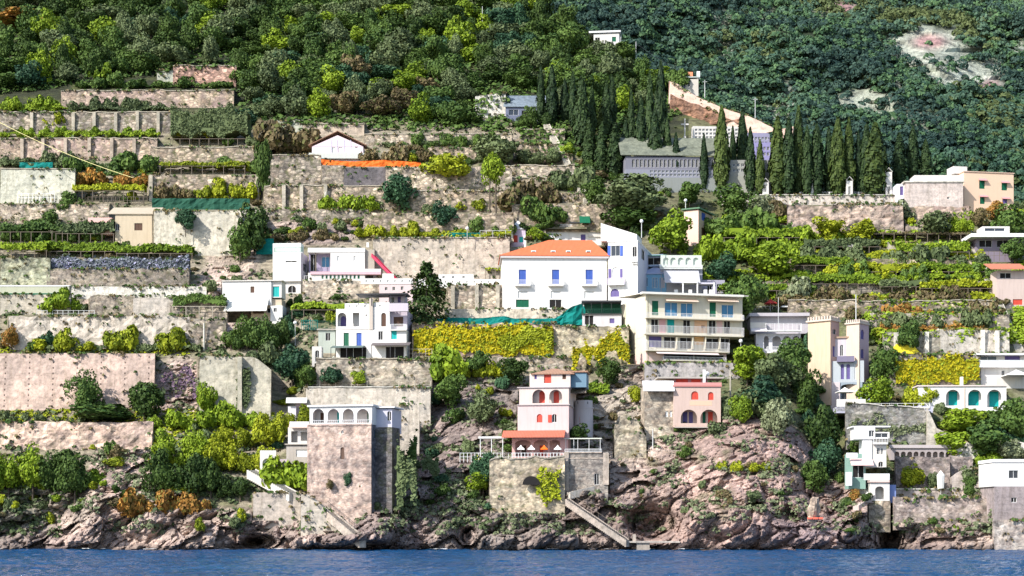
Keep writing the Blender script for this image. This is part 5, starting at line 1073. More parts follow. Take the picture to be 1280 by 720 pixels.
# --- small white cluster lower right
h = House('stacked_white_house', 'small multi-level white house with a crenellated balcony in the shady cove', 'house', 1060, 1110, 618, depth=6, rz=-3, dx=-3)
h.block(1080, 1108, 546, 584, plaster((.7, .66, .6), .3), [(1096, 1100, 560, 568, 'dark'), (1101, 1104, 560, 568, 'dark'), (1098, 1104, 577, 584, 'dark', 1)], d=5); h.block(1068, 1094, 534, 549, WH, [(1086, 1093, 538, 546, 'glass')], n=.4, d=5)
h.block(1092, 1112, 540, 548, WH2, [(1094, 1110, 541.5, 547, 'glass')], n=.6, d=4); h.balcony(1092, 1110, 554, 548, WH2, .9, W_, step=.5)
h.cornice(1066, 1112, 534, W_, h=.25, over=.15); h.block(1078, 1090, 549, 575, WH, n=.2, d=4)
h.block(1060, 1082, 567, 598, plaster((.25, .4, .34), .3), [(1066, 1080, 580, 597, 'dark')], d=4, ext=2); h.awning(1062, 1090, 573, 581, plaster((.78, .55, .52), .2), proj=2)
h.box('parapet', 1058, 1072, 566, 572, W_, n=1.5, d=.2); h.box('pillar', 1058, 1065, 590, 607, W_, n=1.6, d=1.0); h.box('parapet', 1080, 1112, 592, 600, W_, n=1.8, d=.25); h.box('terrace_edge', 1087, 1112, 600, 603, PNK, n=1.8, d=3)
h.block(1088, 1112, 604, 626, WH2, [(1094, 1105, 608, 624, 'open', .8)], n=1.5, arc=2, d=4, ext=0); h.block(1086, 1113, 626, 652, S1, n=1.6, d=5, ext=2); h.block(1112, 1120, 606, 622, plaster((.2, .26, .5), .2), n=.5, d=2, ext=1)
stair((1092, 618), (1062, 598), D(1090, 618)-3.6, D(1062, 600)-4.2, 1.0, plaster((.6, .62, .58), .3), 'pale stair down from the small stacked white house', base=1)
stair((1072, 634), (1094, 619), D(1080, 634)-4.2, D(1090, 620)-4.5, 1.0, plaster((.5, .42, .38), .4), 'brown stair rising to the white arch in the shady cove', base=.6)
h = House('arched_parapet_terrace', 'lilac parapet on a row of small dark arches in the cove', 'terrace', 1112, 1190, 574, depth=5, dx=-2.2)
h.block(1114, 1190, 560, 575, plaster((.42, .37, .37), .4), [(1118+i*8, 1124.5+i*8, 564.5, 575, 'open', 1) for i in range(9)], arc=1.8, ext=0); h.block(1112, 1190, 556, 560, plaster((.56, .50, .50), .4), n=.3, d=.4)
# --- sea house far right
h = House('sea_house', 'tall block with a white curved-top upper floor over grey stone at the right edge', 'house', 1242, 1320, 652, depth=9, dx=-4.5)
h.block(1241, 1320, 579, 608, WH, [(1261, 1273, 588, 598, 'glass')]); h.cornice(1241, 1320, 578, W_, h=.6, over=.1); h.block(1243, 1320, 608, 652, concrete((.36, .31, .31)), [(1264, 1271, 622, 628, 'dark')], ext=2)
# --- cemetery and upper right
h = House('columbarium', 'white cemetery wall of burial niches at the top of the cypress garden', 'cemetery wall', 866, 990, 187, depth=3, dx=2, rz=3)
nic = lambda x0, x1, y0, y1, k, m: [(x0+(x1-x0)*(i+.15)/k, x0+(x1-x0)*(i+.85)/k, y0+(y1-y0)*(j+.2)/m, y0+(y1-y0)*(j+.8)/m, 'glass') for i in range(k) for j in range(m)]
h.block(866, 925, 158, 186, WH2, nic(868, 923, 160, 174, 12, 3), ext=3); h.block(928, 962, 166, 195, plaster((.3, .29, .42), .2), nic(930, 960, 170, 188, 7, 3), ext=3, n=.4)
h = House('cemetery_hall', 'long glassy grey-green sloping roof over a row of shade-tinted niches in the cemetery', 'cemetery hall', 782, 905, 235, depth=9, dx=-1, rz=2)
LV = plaster((.27, .28, .34), .5)  # dark bluish plasters of the hall carry its shade in their colour
h.block(782, 905, 196, 212, plaster((.2, .2, .24), .3), [(790+i*5, 793.6+i*5, 199, 209, 'dark', 1) for i in range(22)], ext=0); h.block(782, 905, 212, 222, LV, nic(812, 900, 212, 221, 18, 2), n=.5, d=8); h.block(782, 905, 222, 236, plaster((.26, .28, .27), .5), n=1.0, ext=2)
h.roof(778, 910, 195, 168, concrete((.20, .22, .17)), 'shed', d=8, over=.5)
h = House('cemetery_block', 'grey cemetery building behind the middle cypresses', 'cemetery building', 905, 985, 238, depth=8, dx=1)
h.block(905, 985, 200, 220, plaster((.36, .37, .35), .5), nic(915, 980, 203, 216, 12, 2)); h.block(905, 985, 220, 240, plaster((.36, .37, .33), .5), ext=2); h.block(940, 985, 178, 200, plaster((.3, .28, .5), .2), nic(945, 984, 182, 196, 9, 2), n=-4, d=4)
for x, a, b in ((957, 225, 242), (985, 166, 240), (1013, 226, 242), (1062, 223, 245), (1077, 200, 222), (1111, 212, 245), (917, 196, 222)):
    h = House('family_tomb', 'white stone tomb chapel between cypresses', 'tomb', x-4, x+4, b, depth=1.8, step=False, dx=-1.5, group='tombs on the cypress terrace'); h.block(x-4, x+4, a+3, b, WH2, [(x-1.5, x+1.5, max(a+6, b-12), b-2, 'dark')], ext=1); h.roof(x-4, x+4, a+3, a-1, WH2, 'gablef', over=.1)
h = House('ridge_house', 'small white house with an orange roof terrace on the skyline above the pink road wall', 'house', 846, 874, 116, depth=5, dx=-2, side='R', pxs=876, rz=-4)
h.block(850, 873, 99, 118, plaster((.6, .56, .50), .3), [(852, 857, 104, 111, 'glass'), (860, 862.5, 103, 108, 'dark')], ext=2); h.cornice(838, 873, 97.5, plaster((.4, .44, .42), .3), h=.4, over=.3); h.block(852, 866, 90, 97, plaster((.75, .3, .16), .2), n=-1.5, d=2); h.box('pillar', 871, 875, 89, 98, W_, n=0, d=1)
h = House('flat_white_house', 'flat-roofed white house among the trees near the hilltop', 'house', 735, 775, 57, depth=7, rz=-6)
h.block(742, 774, 42, 62, WH2, [(744, 750, 47, 55, 'dark'), (765, 770, 46, 52, 'green')], ext=2); h.cornice(738, 774, 41, W_, h=.6, over=.5)
h = House('gabled_hut', 'pink hut with a gable roof and tall pale doors above the orange netting', 'hut', 387, 457, 201, depth=6)
h.block(390, 454, 183, 202, plaster((.78, .62, .68), .15), [(414, 419, 184, 199, 'white'), (423, 428, 184, 199, 'white'), (444, 447, 180, 185, 'dark')], ext=1.5); h.gable(390, 454, 183.2, 169, plaster((.78, .62, .68), .15)); h.roof(387, 457, 182, 167.5, TIL2, 'gablef', over=.3)
for x in (414, 421, 430, 438): h.box('batten', x, x+.8, 175, 199, plaster((.5, .5, .62), .1), n=.05, d=.06)
h.box('plinth', 386, 458, 191, 198, plaster((.6, .62, .58), .2), n=1.2, d=1.2)
h = House('greenhouse_shed', 'dark glazed lean-to shed beside the grey hut wall in the wood', 'shed', 632, 680, 148, depth=6, dx=1)
h.block(632, 680, 132, 150, plaster((.16, .18, .26), .2), [(636, 648, 137, 144, 'glass'), (652, 676, 138, 144, 'dark')], ext=2); h.roof(631, 681, 134, 117, concrete((.2, .25, .3)), 'shed', d=5)  # dark blue walls and roof have the shaded side painted into them
h = House('farm_cottage', 'small beige farm cottage with one square window below the vine terraces', 'house', 136, 192, 303, depth=6, dx=-.5)
h.block(144, 190, 268, 305, plaster((.62, .52, .38), .5), [(168, 178, 279, 288, 'brown'), (144.5, 149, 280, 288, 'dark')], ext=1.5); h.roof(136, 196, 268, 257, plaster((.5, .43, .33), .5), 'shed', d=6, over=.3)
h.block(110, 140, 272, 288, plaster((.8, .5, .45), .2), [(112, 124, 279, 288, 'cyan')], n=-.6, d=4, ext=1)
h = House('water_tank', 'long pale concrete water tank with a dark edge at the left edge', 'tank', -30, 88, 368, depth=4, step=False, dx=-1)
h.block(-30, 87, 358, 367, plaster((.48, .5, .38), .4), ext=1); h.box('rim', -30, 88, 366.5, 368.3, MAT['green'], n=.15, d=.2); h.box('rim', 86.5, 88.2, 357, 368.3, MAT['darkmetal'], n=.15, d=.2); h.box('rim', -30, 88, 356.6, 358, W_, n=.1, d=4.2)
h = House('teal_pavilion', 'dark green open pavilion with white tables under the big white house', 'pavilion', 728, 776, 408, depth=6, dx=-4, rz=-2)
h.block(728, 777, 392, 409, plaster((.6, .58, .6), .4), [(731, 742, 394, 406, 'dark'), (762, 768, 398, 404, 'purple')], ext=1); h.balcony(727, 777, 392, 386, MAT['darkmetal'], .3, MAT['netgreen'], step=.4)
for x in (728, 739, 752, 764, 776): h.box('post', x, x+.5, 377, 392, DM, n=.1, d=.12)
h.box('roof', 727, 777, 375.5, 377.2, DM, n=.3, d=5); h.block(730, 776, 379, 391, MAT['netgreen'], n=-3.5, d=1)
h = House('curved_white_hut', 'round-cornered pale green kiosk under the ravine plants', 'kiosk', 389, 402, 453, depth=3, dx=-2)
h.block(390, 402, 433, 453, WH2, [(394, 399, 438, 452, 'dark', 1)], ext=1)
# walls that cross the slope
Yr0, Yr1 = D(840, 130)-3, D(985, 190)-4
wall(832, 992, 101, 190, plaster((.60, .44, .37), .6), 'long curving pink road wall descending from the ridge to the cemetery', Y=Yr0, Y1=Yr1, top=[(832, 100), (842, 104), (870, 120), (905, 135), (940, 146), (965, 158), (992, 182)], name='road_wall', cat='wall', rtop=.1, step=False, rough=.25)
wall(836, 925, 118, 162, stone((.22, .13, .09), .8, .2, .4), 'rust-brown earth bank wall in front of the pink road wall', Y=Yr0-3, Y1=D(925, 160)-5, top=[(836, 118), (850, 124), (890, 137), (925, 156)], name='bank_wall', cat='wall', step=False, rough=.6)
stair((737, 250), (686, 156), D(737, 250)-1.5, D(686, 160)-1.5, 1.6, concrete((.6, .56, .48)), 'long slanting stair down the edge of the middle terraces by the cypresses', base=1.5)
stair((1282, 447), (1212, 288), D(1240, 440)-2.0, D(1215, 290)-2.0, 1.6, concrete((.55, .52, .45)), 'long diagonal stair path climbing the right edge of the vineyard', base=1.2)
stair((1226, 442), (1168, 406), D(1220, 440)-1.2, D(1170, 408)-1.0, 1.3, concrete((.52, .50, .42)), 'short diagonal path across the pale weathered walls', base=1)
stair((456, 674), (392, 621), D(430, 674)-3.6, D(392, 621)-2.2, 1.1, concrete((.42, .37, .32)), 'diagonal stair down to the sea below the seaside tower', rail=DM, base=1.5)
stair((786, 676), (710, 624), D(770, 676)-4.5, D(710, 624)-3.6, 1.2, concrete((.44, .38, .33)), 'diagonal stair from the grey stone base down to the landing', rail=MAT['wood'], base=1.1)
stair((712, 617), (756, 606), D(712, 617)-3.2, D(756, 606)-2.4, 1.2, concrete((.6, .56, .5)), 'short pale ramp below the dark doorway of the grey stone base', base=1)
h = House('landing_stage', 'thin pale landing stage on the rocks at the foot of the long stair', 'landing', 770, 850, 682, depth=3, dx=-5, step=False)
h.box('deck', 774, 850, 676.5, 678.5, concrete((.5, .45, .4)), d=3.2); h.box('pier', 796, 812, 678.4, 690, concrete((.4, .35, .3)), n=-.3, d=2.4); h.box('bollard', 791, 795, 668, 676.6, CB, n=-.3, d=.8)
# ================================================================== vegetation
build_terrain(); build_far(); build_sea()
rng0 = np.random.default_rng(11); rr = random.Random(5)
# --- the wood on the upper slope: one object per tree
WOODTXT = {'round:dark': 'dark green round-crowned evergreen tree in the wood above the terraces', 'round:mid': 'mid-green round-crowned tree in the wood above the terraces', 'round:olive': 'grey-green olive-like tree in the wood above the terraces',
           'round:bright': 'bright yellow-green tree in the wood above the terraces', 'round:teal': 'bluish deep green tree in the wood above the terraces', 'round:brown': 'brownish bare-looking tree in the wood above the terraces'}
def clear(px, py):   # keep roofs, walls and clearings open
    for a, b, c, d in ((190, 298, 82, 140), (74, 216, 110, 140), (590, 636, 112, 168), (628, 684, 112, 170), (732, 778, 36, 66), (380, 456, 150, 215), (0, 60, 10, 44)):
        if a < px < b and c < py < d: return False
    return True
n_ = 0; yy = 156.0
while yy > -22:
    xx = -30+rr.uniform(0, 15); stp = 20 if yy > 30 else 18
    while xx < 850:
        px, py = xx+rr.uniform(-6, 6), yy+rr.uniform(-5, 5); lim = np.interp(px, [0, 80, 200, 298, 300, 330, 460, 600, 700, 780, 850], [118, 108, 96, 82, 160, 150, 150, 168, 158, 150, 116])
        if px > 690: lim = min(lim, 150)
        if py < lim and py > ridge(px)+3 and clear(px, py):
            u = rr.random(); grp = vnoise(np.array([[px/70, py/40, 3.3]]))[0]*.35+u
            kind = 'round:dark' if grp < .34 else 'round:mid' if grp < .58 else 'round:olive' if grp < .84 else 'round:bright' if grp < .97 else 'round:teal'
            if 420 < px < 540 and 100 < py < 160 and u < .5: kind = 'round:brown'
            if 0 < px < 62 and 8 < py < 34: kind = 'round:olive'
            Y = D(px, py)-.5; s = mpp(Y); w = rr.uniform(26, 54)*s/2.2; hgt = rr.uniform(20, 40)*s/1.85
            put('woodland_tree', protos(kind)[rr.randrange(4)], at(px, py+4, Y), (w, w*.95, hgt), rr.uniform(0, 6.28), WOODTXT[kind], 'tree', 'trees of the wood on the upper slope'); n_ += 1
        xx += stp+rr.uniform(0, 12)
    yy -= 12.5
print('wood', n_)
tree(24, 8, 40, 70, 'rust', 'wide rusty yellow autumn tree at the upper left corner of the wood', seed=31, crown_share=.8); tree(47, 36, 47, 26, 'teal', 'small emerald bush tree beneath the rusty autumn tree', seed=32, crown_share=.8)
tree(208, 88, 102, 30, 'grey', 'pale grey-green bushy tree left of the topmost pinkish wall', seed=33)
# --- cypresses
CY = [(986, 150, 244, 18, 'cyp'), (1083, 158, 245, 17, 'cyp'), (716, 92, 160, 14, 'cyp'), (834, 150, 226, 13, 'cyp'), (758, 104, 170, 14, 'cyp'), (676, 84, 152, 13, 'cyp'), (690, 84, 155, 15, 'cyp'), (706, 100, 152, 12, 'cyp'), (727, 98, 182, 20, 'cyp'), (740, 110, 175, 13, 'cyp'), (753, 128, 168, 19, 'cypl'), (765, 96, 162, 13, 'cyp'), (736, 150, 212, 22, 'cyp'), (752, 155, 220, 20, 'cyp'), (768, 156, 224, 22, 'cyp'),
      (782, 150, 218, 14, 'cyp'), (789, 112, 180, 11, 'cyp'), (801, 122, 220, 18, 'cyp'), (812, 92, 205, 17, 'cyp'), (819, 140, 228, 18, 'cyp'), (826, 78, 190, 16, 'cyp'), (845, 168, 234, 13, 'cyp'), (880, 170, 238, 13, 'cyp'), (902, 135, 238, 20, 'cypl'),
      (916, 160, 226, 12, 'cyp'), (928, 140, 224, 19, 'cyp'), (938, 162, 242, 14, 'cyp'), (950, 176, 244, 12, 'cypl'), (972, 148, 244, 25, 'cypl'), (998, 136, 244, 18, 'cypl'), (1009, 160, 244, 16, 'cyp'), (1021, 158, 246, 22, 'cyp'), (1036, 162, 244, 16, 'cyp'), (1047, 150, 244, 20, 'cypl'),
      (1061, 150, 246, 17, 'cypl'), (1073, 166, 244, 12, 'cyp'), (1094, 156, 246, 30, 'cypl'), (1124, 168, 232, 22, 'cyp'), (1141, 160, 226, 18, 'cyp'), (1157, 176, 226, 16, 'cyp')]
for i, (x, t, b, w, k) in enumerate(CY):
    zone = 'in the dark cluster left of the cemetery roof' if x < 835 else 'in front of the cemetery buildings' if x < 960 else 'in the row on the long pale terrace wall' if x < 1110 else 'behind the long grey-pink stained block'
    look = 'light olive-green ' if k == 'cypl' else 'very dark green '; size = 'broad ' if w >= 19 else 'slender '
    cypress(x, t, b, w, k, look+size+'cypress '+zone, Y=None if b < 235 or x < 960 else D(x, 250)+1.5+(i % 3), group='cypresses '+zone)
# --- trees one can tell apart
pergola(213, 309, 128, 182, 'olive', 'very large olive-green vine canopy at the right end of the upper terraces', depth=7, frac=.86, dens=13, cat='vine canopy'); pergola(216, 262, 134, 176, 'lime', 'yellowing left end of the very large vine canopy', depth=5, frac=.9, dens=5, dx=-1.2, cat='vine canopy')
tree(557, 188, 236, 64, 'lime', 'wide round yellow-green tree beside the orange netting', seed=3, crown_share=.88)
tree(499, 217, 266, 48, 'teal', 'dark blue-green bushy tree in front of the cream wall under the orange netting', seed=4, crown_share=.92)
tree(616, 192, 292, 30, 'bright', 'tall thin tree on two bare trunks left of the big white house roof', seed=6, crown_share=.42, thin=.6, nt=2, open_=False)
tree(622, 166, 212, 58, 'olive', 'loose olive tree over the narrow stone terraces', seed=5, crown_share=.8); tree(557, 250, 292, 36, 'teal', 'dark round tree on the low yellow hedge terrace', seed=7, crown_share=.9)
e = empty('conifer_tree', at(533, 411, D(533, 411)-3), 0, 'dark conifer with layered branches standing over the yellow vine terrace', 'conifer'); Y_ = D(533, 411)-3; H_ = 84*mpp(Y_)
put('crown', crown_conifer(8, 'dark'), (0, 0, 0), (H_*.95, H_*.95, H_), parent=e); mb = MB(); mb.bar((0, 0, -1), (0, 0, H_*.95), .3, .05); mb.build('trunk', MAT['bark'], e)
tree(790, 218, 280, 100, 'olive', 'big silvery olive tree below the cemetery cypresses', seed=9, crown_share=.85, n=2600, size=.08)
tree(745, 222, 262, 40, 'dark', 'dark tree left of the big silvery olive tree', seed=10, crown_share=.9); tree(838, 264, 320, 56, 'bright', 'bright green tree left of the small pink tower house', seed=12, crown_share=.9)
tree(786, 258, 290, 70, 'mid', 'dark green low tree behind the tall white annex', seed=13, crown_share=.9); tree(862, 226, 262, 40, 'mid', 'green tree behind the roof of the small pink tower house', seed=14, crown_share=.9)
tree(918, 232, 272, 50, 'mid', 'green tree right of the small pink tower house under the cypresses', seed=15, crown_share=.9); tree(950, 244, 276, 36, 'grey', 'grey-green tree at the left end of the brown bank', seed=16, crown_share=.9)
tree(932, 338, 402, 64, 'mid', 'big green tree behind the right end of the apartment block', seed=17, crown_share=.9); tree(960, 306, 350, 72, 'bright', 'wide bright green tree above the parasol terrace', seed=18, crown_share=.9)
tree(905, 318, 352, 40, 'teal', 'dark blue-green bush right of the arched restaurant balustrade', seed=19, crown_share=.95)
tree(934, 428, 480, 58, 'bright', 'bright green tree at the lower right corner of the apartment block', seed=20, crown_share=.9); tree(968, 440, 494, 62, 'olive', 'olive tree left of the castle villa', seed=21, crown_share=.92)
tree(992, 424, 484, 44, 'mid', 'green tree touching the left wall of the castle villa', seed=22, crown_share=.9); tree(955, 470, 520, 66, 'teal', 'dark teal tree on the headland left of the castle villa', seed=23, crown_share=.95)
tree(975, 494, 548, 46, 'grey', 'silvery green tree on the headland edge over the shaded ravine', seed=24, crown_share=.95); tree(1028, 508, 576, 44, 'dark', 'dark tree in the shaded ravine under the castle villa', seed=25, crown_share=.95)
tree(1010, 462, 520, 36, 'dark', 'very dark tree at the foot of the castle tower', seed=26, crown_share=.95); tree(1034, 548, 600, 44, 'teal', 'blue-green tree deep in the shaded ravine above the sea', seed=27, crown_share=.95); tree(1018, 574, 618, 40, 'dark', 'dark bush low in the shaded ravine', seed=28, crown_share=.95)
tree(1106, 432, 480, 44, 'mid', 'round green tree right of the slim castle tower', seed=29, crown_share=.92); tree(1098, 472, 512, 50, 'bright', 'green shrub tree beside the belvedere terrace', seed=30, crown_share=.95)
tree(1136, 398, 442, 34, 'mid', 'loose green tree behind the slim castle tower', seed=41, crown_share=.9); tree(1078, 400, 430, 30, 'olive', 'olive tree on the slope above the castle towers', seed=42, crown_share=.9)
tree(110, 462, 522, 52, 'mid', 'dome-shaped dense green tree against the pink weep-hole wall', seed=43, crown_share=.98, size=.07, n=2600); tree(180, 474, 528, 48, 'dark', 'dark green tree left of the purple rock outcrop', seed=44, crown_share=.95)
tree(128, 502, 530, 100, 'mid', 'low spreading green shrub at the foot of the dome-shaped tree', cat='shrub', seed=45, crown_share=.98); tree(258, 476, 524, 30, 'bright', 'green bush right of the purple rock outcrop', cat='bush', seed=46, crown_share=.95)
tree(18, 392, 0+412, 34, 'mid', 'bush at the left edge above the rusty shrub', cat='bush', seed=47, crown_share=.95, Y=D(18, 400)-1); tree(14, 408, 438, 26, 'rust', 'small rusty yellow tree at the left edge on the pink weep-hole wall', seed=48, crown_share=.9)
tree(365, 430, 486, 54, 'teal', 'dark blue-green tree low in the ravine left of the arched villa', seed=49, crown_share=.95); tree(352, 395, 440, 30, 'dark', 'dark tree in the ravine below the small white cottage', seed=50, crown_share=.95); tree(384, 452, 486, 30, 'mid', 'green tree at the left end of the cream retaining wall', seed=51, crown_share=.95)
tree(415, 456, 486, 32, 'teal', 'teal shrub on top of the cream retaining wall behind the seaside tower', cat='shrub', seed=52, crown_share=.95); tree(448, 462, 484, 22, 'bright', 'bright green shrub on top of the cream retaining wall', cat='shrub', seed=53, crown_share=.95)
tree(232, 258, 290, 30, 'teal', 'blue-green bush on the tall cream rendered wall', cat='bush', seed=54, crown_share=.95, Y=D(230, 318)-1.3); tree(278, 262, 305, 24, 'grey', 'pale creeper bush at the right end of the tall cream rendered wall', cat='bush', seed=55, crown_share=.95)
tree(85, 240, 272, 32, 'mid', 'green bush overhanging the white balustrade', cat='bush', seed=56, crown_share=.95); tree(62, 262, 284, 24, 'mid', 'round bush on the low cream wall', cat='bush', seed=57, crown_share=.95)
tree(318, 252, 320, 44, 'dark', 'dark green tree at the right foot of the stepped farm terraces', seed=58, crown_share=.9); tree(300, 280, 330, 36, 'mid', 'green tree on the rocky gully beside the stepped farm', seed=59, crown_share=.9); tree(330, 176, 250, 26, 'dark', 'dark tall tree in the gap right of the stepped farm walls', seed=60, crown_share=.9)
tree(562, 466, 512, 44, 'mid', 'bush on the rocks below the yellow vine', cat='bush', seed=61, crown_share=.95); tree(598, 438, 470, 34, 'mid', 'dark green bush under the yellow vine terrace', cat='bush', seed=62, crown_share=.95); tree(640, 446, 482, 40, 'dark', 'round dark bush left of the orange-shuttered villa roof', cat='bush', seed=63, crown_share=.95)
tree(762, 448, 482, 34, 'dark', 'round dark bush right of the hanging yellow vine', cat='bush', seed=64, crown_share=.95); tree(604, 490, 534, 40, 'olive', 'olive bush on the striped rock left of the orange-shuttered villa', cat='bush', seed=65, crown_share=.95)
tree(724, 530, 552, 30, 'dark', 'dark round shrub beside the round turret', cat='shrub', seed=66, crown_share=.98, Y=D(730, 560)-5); tree(795, 480, 504, 22, 'lime', 'yellow-green shrub left of the pink cottage roof', cat='shrub', seed=67, crown_share=.95)
tree(925, 494, 530, 30, 'bright', 'bright green shrub on the rocks right of the pink cottage', cat='shrub', seed=68, crown_share=.95); tree(604, 568, 612, 40, 'teal', 'dark blue-green bush on the cliff left of the vault', cat='bush', seed=69, crown_share=.95); tree(600, 590, 616, 34, 'bright', 'green bush low on the cliff left of the vault', cat='bush', seed=70, crown_share=.95)
tree(858, 556, 576, 24, 'mid', 'small green bush on the rock face under the pink cottage', cat='bush', seed=71, crown_share=.95); tree(1140, 580, 614, 34, 'lime', 'yellow-green shrub in front of the dark stone wall in the cove', cat='shrub', seed=72, crown_share=.95)
tree(1168, 588, 614, 18, 'olive', 'thin olive shrub beside the folded white parasol of the cove', cat='shrub', seed=73, crown_share=.95); parasol(1176, 588, 618, 10, 'folded white parasol leaning in the cove garden', D(1176, 618)-2, closed=True)
tree(1200, 510, 548, 66, 'bright', 'bright leafy shrub under the turquoise arches', cat='shrub', seed=74, crown_share=.95); tree(1242, 508, 548, 44, 'mid', 'dome-shaped dark green shrub under the third turquoise arch', cat='shrub', seed=75, crown_share=.95); tree(1190, 536, 572, 60, 'bright', 'broad green shrub at the left of the dense right-hand garden', cat='shrub', seed=76, crown_share=.95)
tree(1232, 528, 572, 70, 'mid', 'broad dark shrub in the middle of the dense right-hand garden', cat='shrub', seed=77, crown_share=.95); tree(1270, 500, 560, 50, 'mid', 'tall green shrub at the right edge beside the turquoise arches', cat='shrub', seed=78, crown_share=.95); tree(1262, 548, 582, 46, 'grey', 'grey-green shrub above the white sea house', cat='shrub', seed=79, crown_share=.95)
tree(1262, 256, 300, 50, 'mid', 'dark green tree below the pink house at the right edge', seed=80, crown_share=.95); tree(1244, 250, 275, 26, 'rust', 'small brown tree under the pink house', seed=81, crown_share=.95); tree(1270, 298, 330, 34, 'mid', 'dark tree beside the wide white roof at the right edge', seed=82, crown_share=.95); tree(1170, 262, 300, 50, 'olive', 'olive bush under the stained block', cat='bush', seed=83, crown_share=.95); tree(1225, 256, 284, 24, 'brown', 'brown bush below the corner of the pink house', cat='bush', seed=84, crown_share=.9)
tree(1200, 270, 296, 34, 'bright', 'bright green bush right under the stained block', cat='bush', seed=85, crown_share=.95); tree(1036, 272, 300, 48, 'lime', 'yellow-green bush at the foot of the brown bank', cat='bush', seed=86, crown_share=.95); tree(1076, 278, 306, 44, 'lime', 'yellow-green vine bush right of the foot of the brown bank', cat='bush', seed=87, crown_share=.95)
tree(435, 590, 608, 12, 'teal', 'round green plant growing out of the seaside tower wall', cat='plant', seed=88, crown_share=1, Y=D(425, 628)-5.9); tree(413, 598, 612, 11, 'brown', 'brown plant growing low on the seaside tower wall', cat='plant', seed=89, crown_share=1, Y=D(425, 628)-5.9); tree(451, 604, 618, 10, 'brown', 'small brown plant at the right foot of the seaside tower', cat='plant', seed=90, crown_share=1, Y=D(425, 628)-5.9)
tree(1070, 612, 632, 20, 'rust', 'red flowering plant beside the brown stair in the cove', cat='plant', seed=91, crown_share=1); tree(1212, 595, 620, 18, 'mid', 'narrow green shrub at the foot of the smooth sloping wall', cat='shrub', seed=92, crown_share=1)
# --- hedges and creepers
creeper(517, 692, 403, 447, 'yellow', 'bright yellow autumn vine covering the terrace wall under the big white house', dens=11); creeper(622, 690, 403, 447, 'lime', 'greenish right end of the autumn vine beside the bare stone wall', dx=-.9, ragged=.4)
creeper(716, 786, 412, 470, 'yellow', 'hanging yellow-green vine left of the apartment block', ragged=.5, dx=-.8); creeper(1120, 1224, 443, 484, 'yellow', 'square yellow creeper on the wall above the turquoise arches', dens=11); creeper(1118, 1226, 442, 456, 'lime', 'green upper fringe of the square yellow creeper', dx=-1.1)
creeper(58, 236, 320, 355, 'blue', 'long grey-blue flowering hedge hanging over the terrace wall', dens=16, th=2.0, ragged=.12); creeper(204, 246, 456, 500, 'purple', 'purple flowering creeper on the rock outcrop between the concrete walls', ragged=.7, core=False, dens=6, th=1.5, dx=-2); creeper(484, 520, 530, 620, 'mid', 'green creeper mass sliding down right of the seaside tower', ragged=.5, th=2.5, dx=-2); creeper(496, 520, 548, 650, 'olive', 'olive creeper on the cliff foot right of the seaside tower', ragged=.5, th=2.5, dx=-2.4)
creeper(672, 700, 572, 634, 'lime', 'yellow-green creeper on the curved base wall beside the vault', ragged=.3, dx=-1.4, dens=7, core=False); creeper(640, 676, 572, 590, 'bright', 'green fringe hanging over the vault opening', ragged=.5, dx=-1.5, core=False); creeper(528, 548, 566, 604, 'olive', 'dark hanging creeper on the cliff right of the tall pale buttress', ragged=.4, dx=-2)
creeper(714, 762, 478, 494, 'bright', 'bright green vine on the pergola right of the orange-shuttered villa', th=2.5, dx=-1); creeper(315, 378, 616, 628, 'olive', 'grass fringe hanging from the wall under the white ramp', ragged=.6, dx=-1.6, core=False); creeper(192, 205, 470, 520, 'olive', 'creeper strip on the left edge of the purple rock outcrop', ragged=.5)
creeper(1062, 1160, 516, 550, 'grey', 'grey-green creeper draped over the overgrown retaining wall', ragged=.6, dx=-.9, core=False, dens=4); creeper(806, 925, 450, 462, 'bright', 'green fringe of plants right under the apartment block', ragged=.5, dx=-.9); creeper(565, 596, 447, 462, 'lime', 'pale green fringe on the cream strip wall', ragged=.4); creeper(296, 312, 445, 520, 'olive', 'narrow creeper stripe at the right end of the grey-green concrete wall', ragged=.3, core=False)
HG = [(0, 84, 130, 139, 'bright', 'left clipped hedge along the third terrace'), (84, 212, 131, 139, 'olive', 'long clipped hedge along the third terrace'), (0, 200, 162, 172, 'bright', 'long bright hedge along the fourth terrace'), (96, 290, 101, 110, 'mid', 'low green hedge between the two topmost pinkish walls'),
      (0, 180, 199, 210, 'olive', 'ragged olive hedge above the pale green concrete wall'), (96, 190, 212, 226, 'mid', 'green vine fringe left of the beige pergola walls'), (192, 316, 236, 249, 'lime', 'yellow-green plants along the green net'), (0, 130, 288, 300, 'mid', 'green vine fringe between the left pergolas'), (40, 250, 428, 440, 'olive', 'ragged weedy hedge on top of the pink weep-hole wall'),
      (404, 480, 250, 263, 'olive', 'vine fringe behind the citrus bushes'), (462, 640, 286, 297, 'lime', 'long yellow-green hedge on top of the large beige wall'), (520, 640, 172, 183, 'olive', 'ragged hedge on the long low cream wall'), (880, 1060, 300, 316, 'bright', 'bright vine fringe on the upper vineyard terrace'), (1000, 1230, 310, 326, 'lime', 'yellow-green vine fringe on the upper vineyard terrace'),
      (940, 1235, 338, 354, 'bright', 'long bright vine fringe on the middle vineyard terrace'), (985, 1245, 364, 378, 'lime', 'long yellow-green vine fringe on the lower vineyard terrace'), (1090, 1250, 384, 396, 'olive', 'olive vine fringe above the diagonal path'), (1100, 1230, 402, 416, 'rust', 'rusty vine fringe beside the diagonal path'), (900, 990, 276, 292, 'mid', 'dark vine fringe right of the pink tower house')]
for a, b, c, d_, m, t in HG: creeper(a, b, c, d_, m, t, name='hedge', cat='hedge', ragged=.55, th=1.4, dens=8, size=.38)
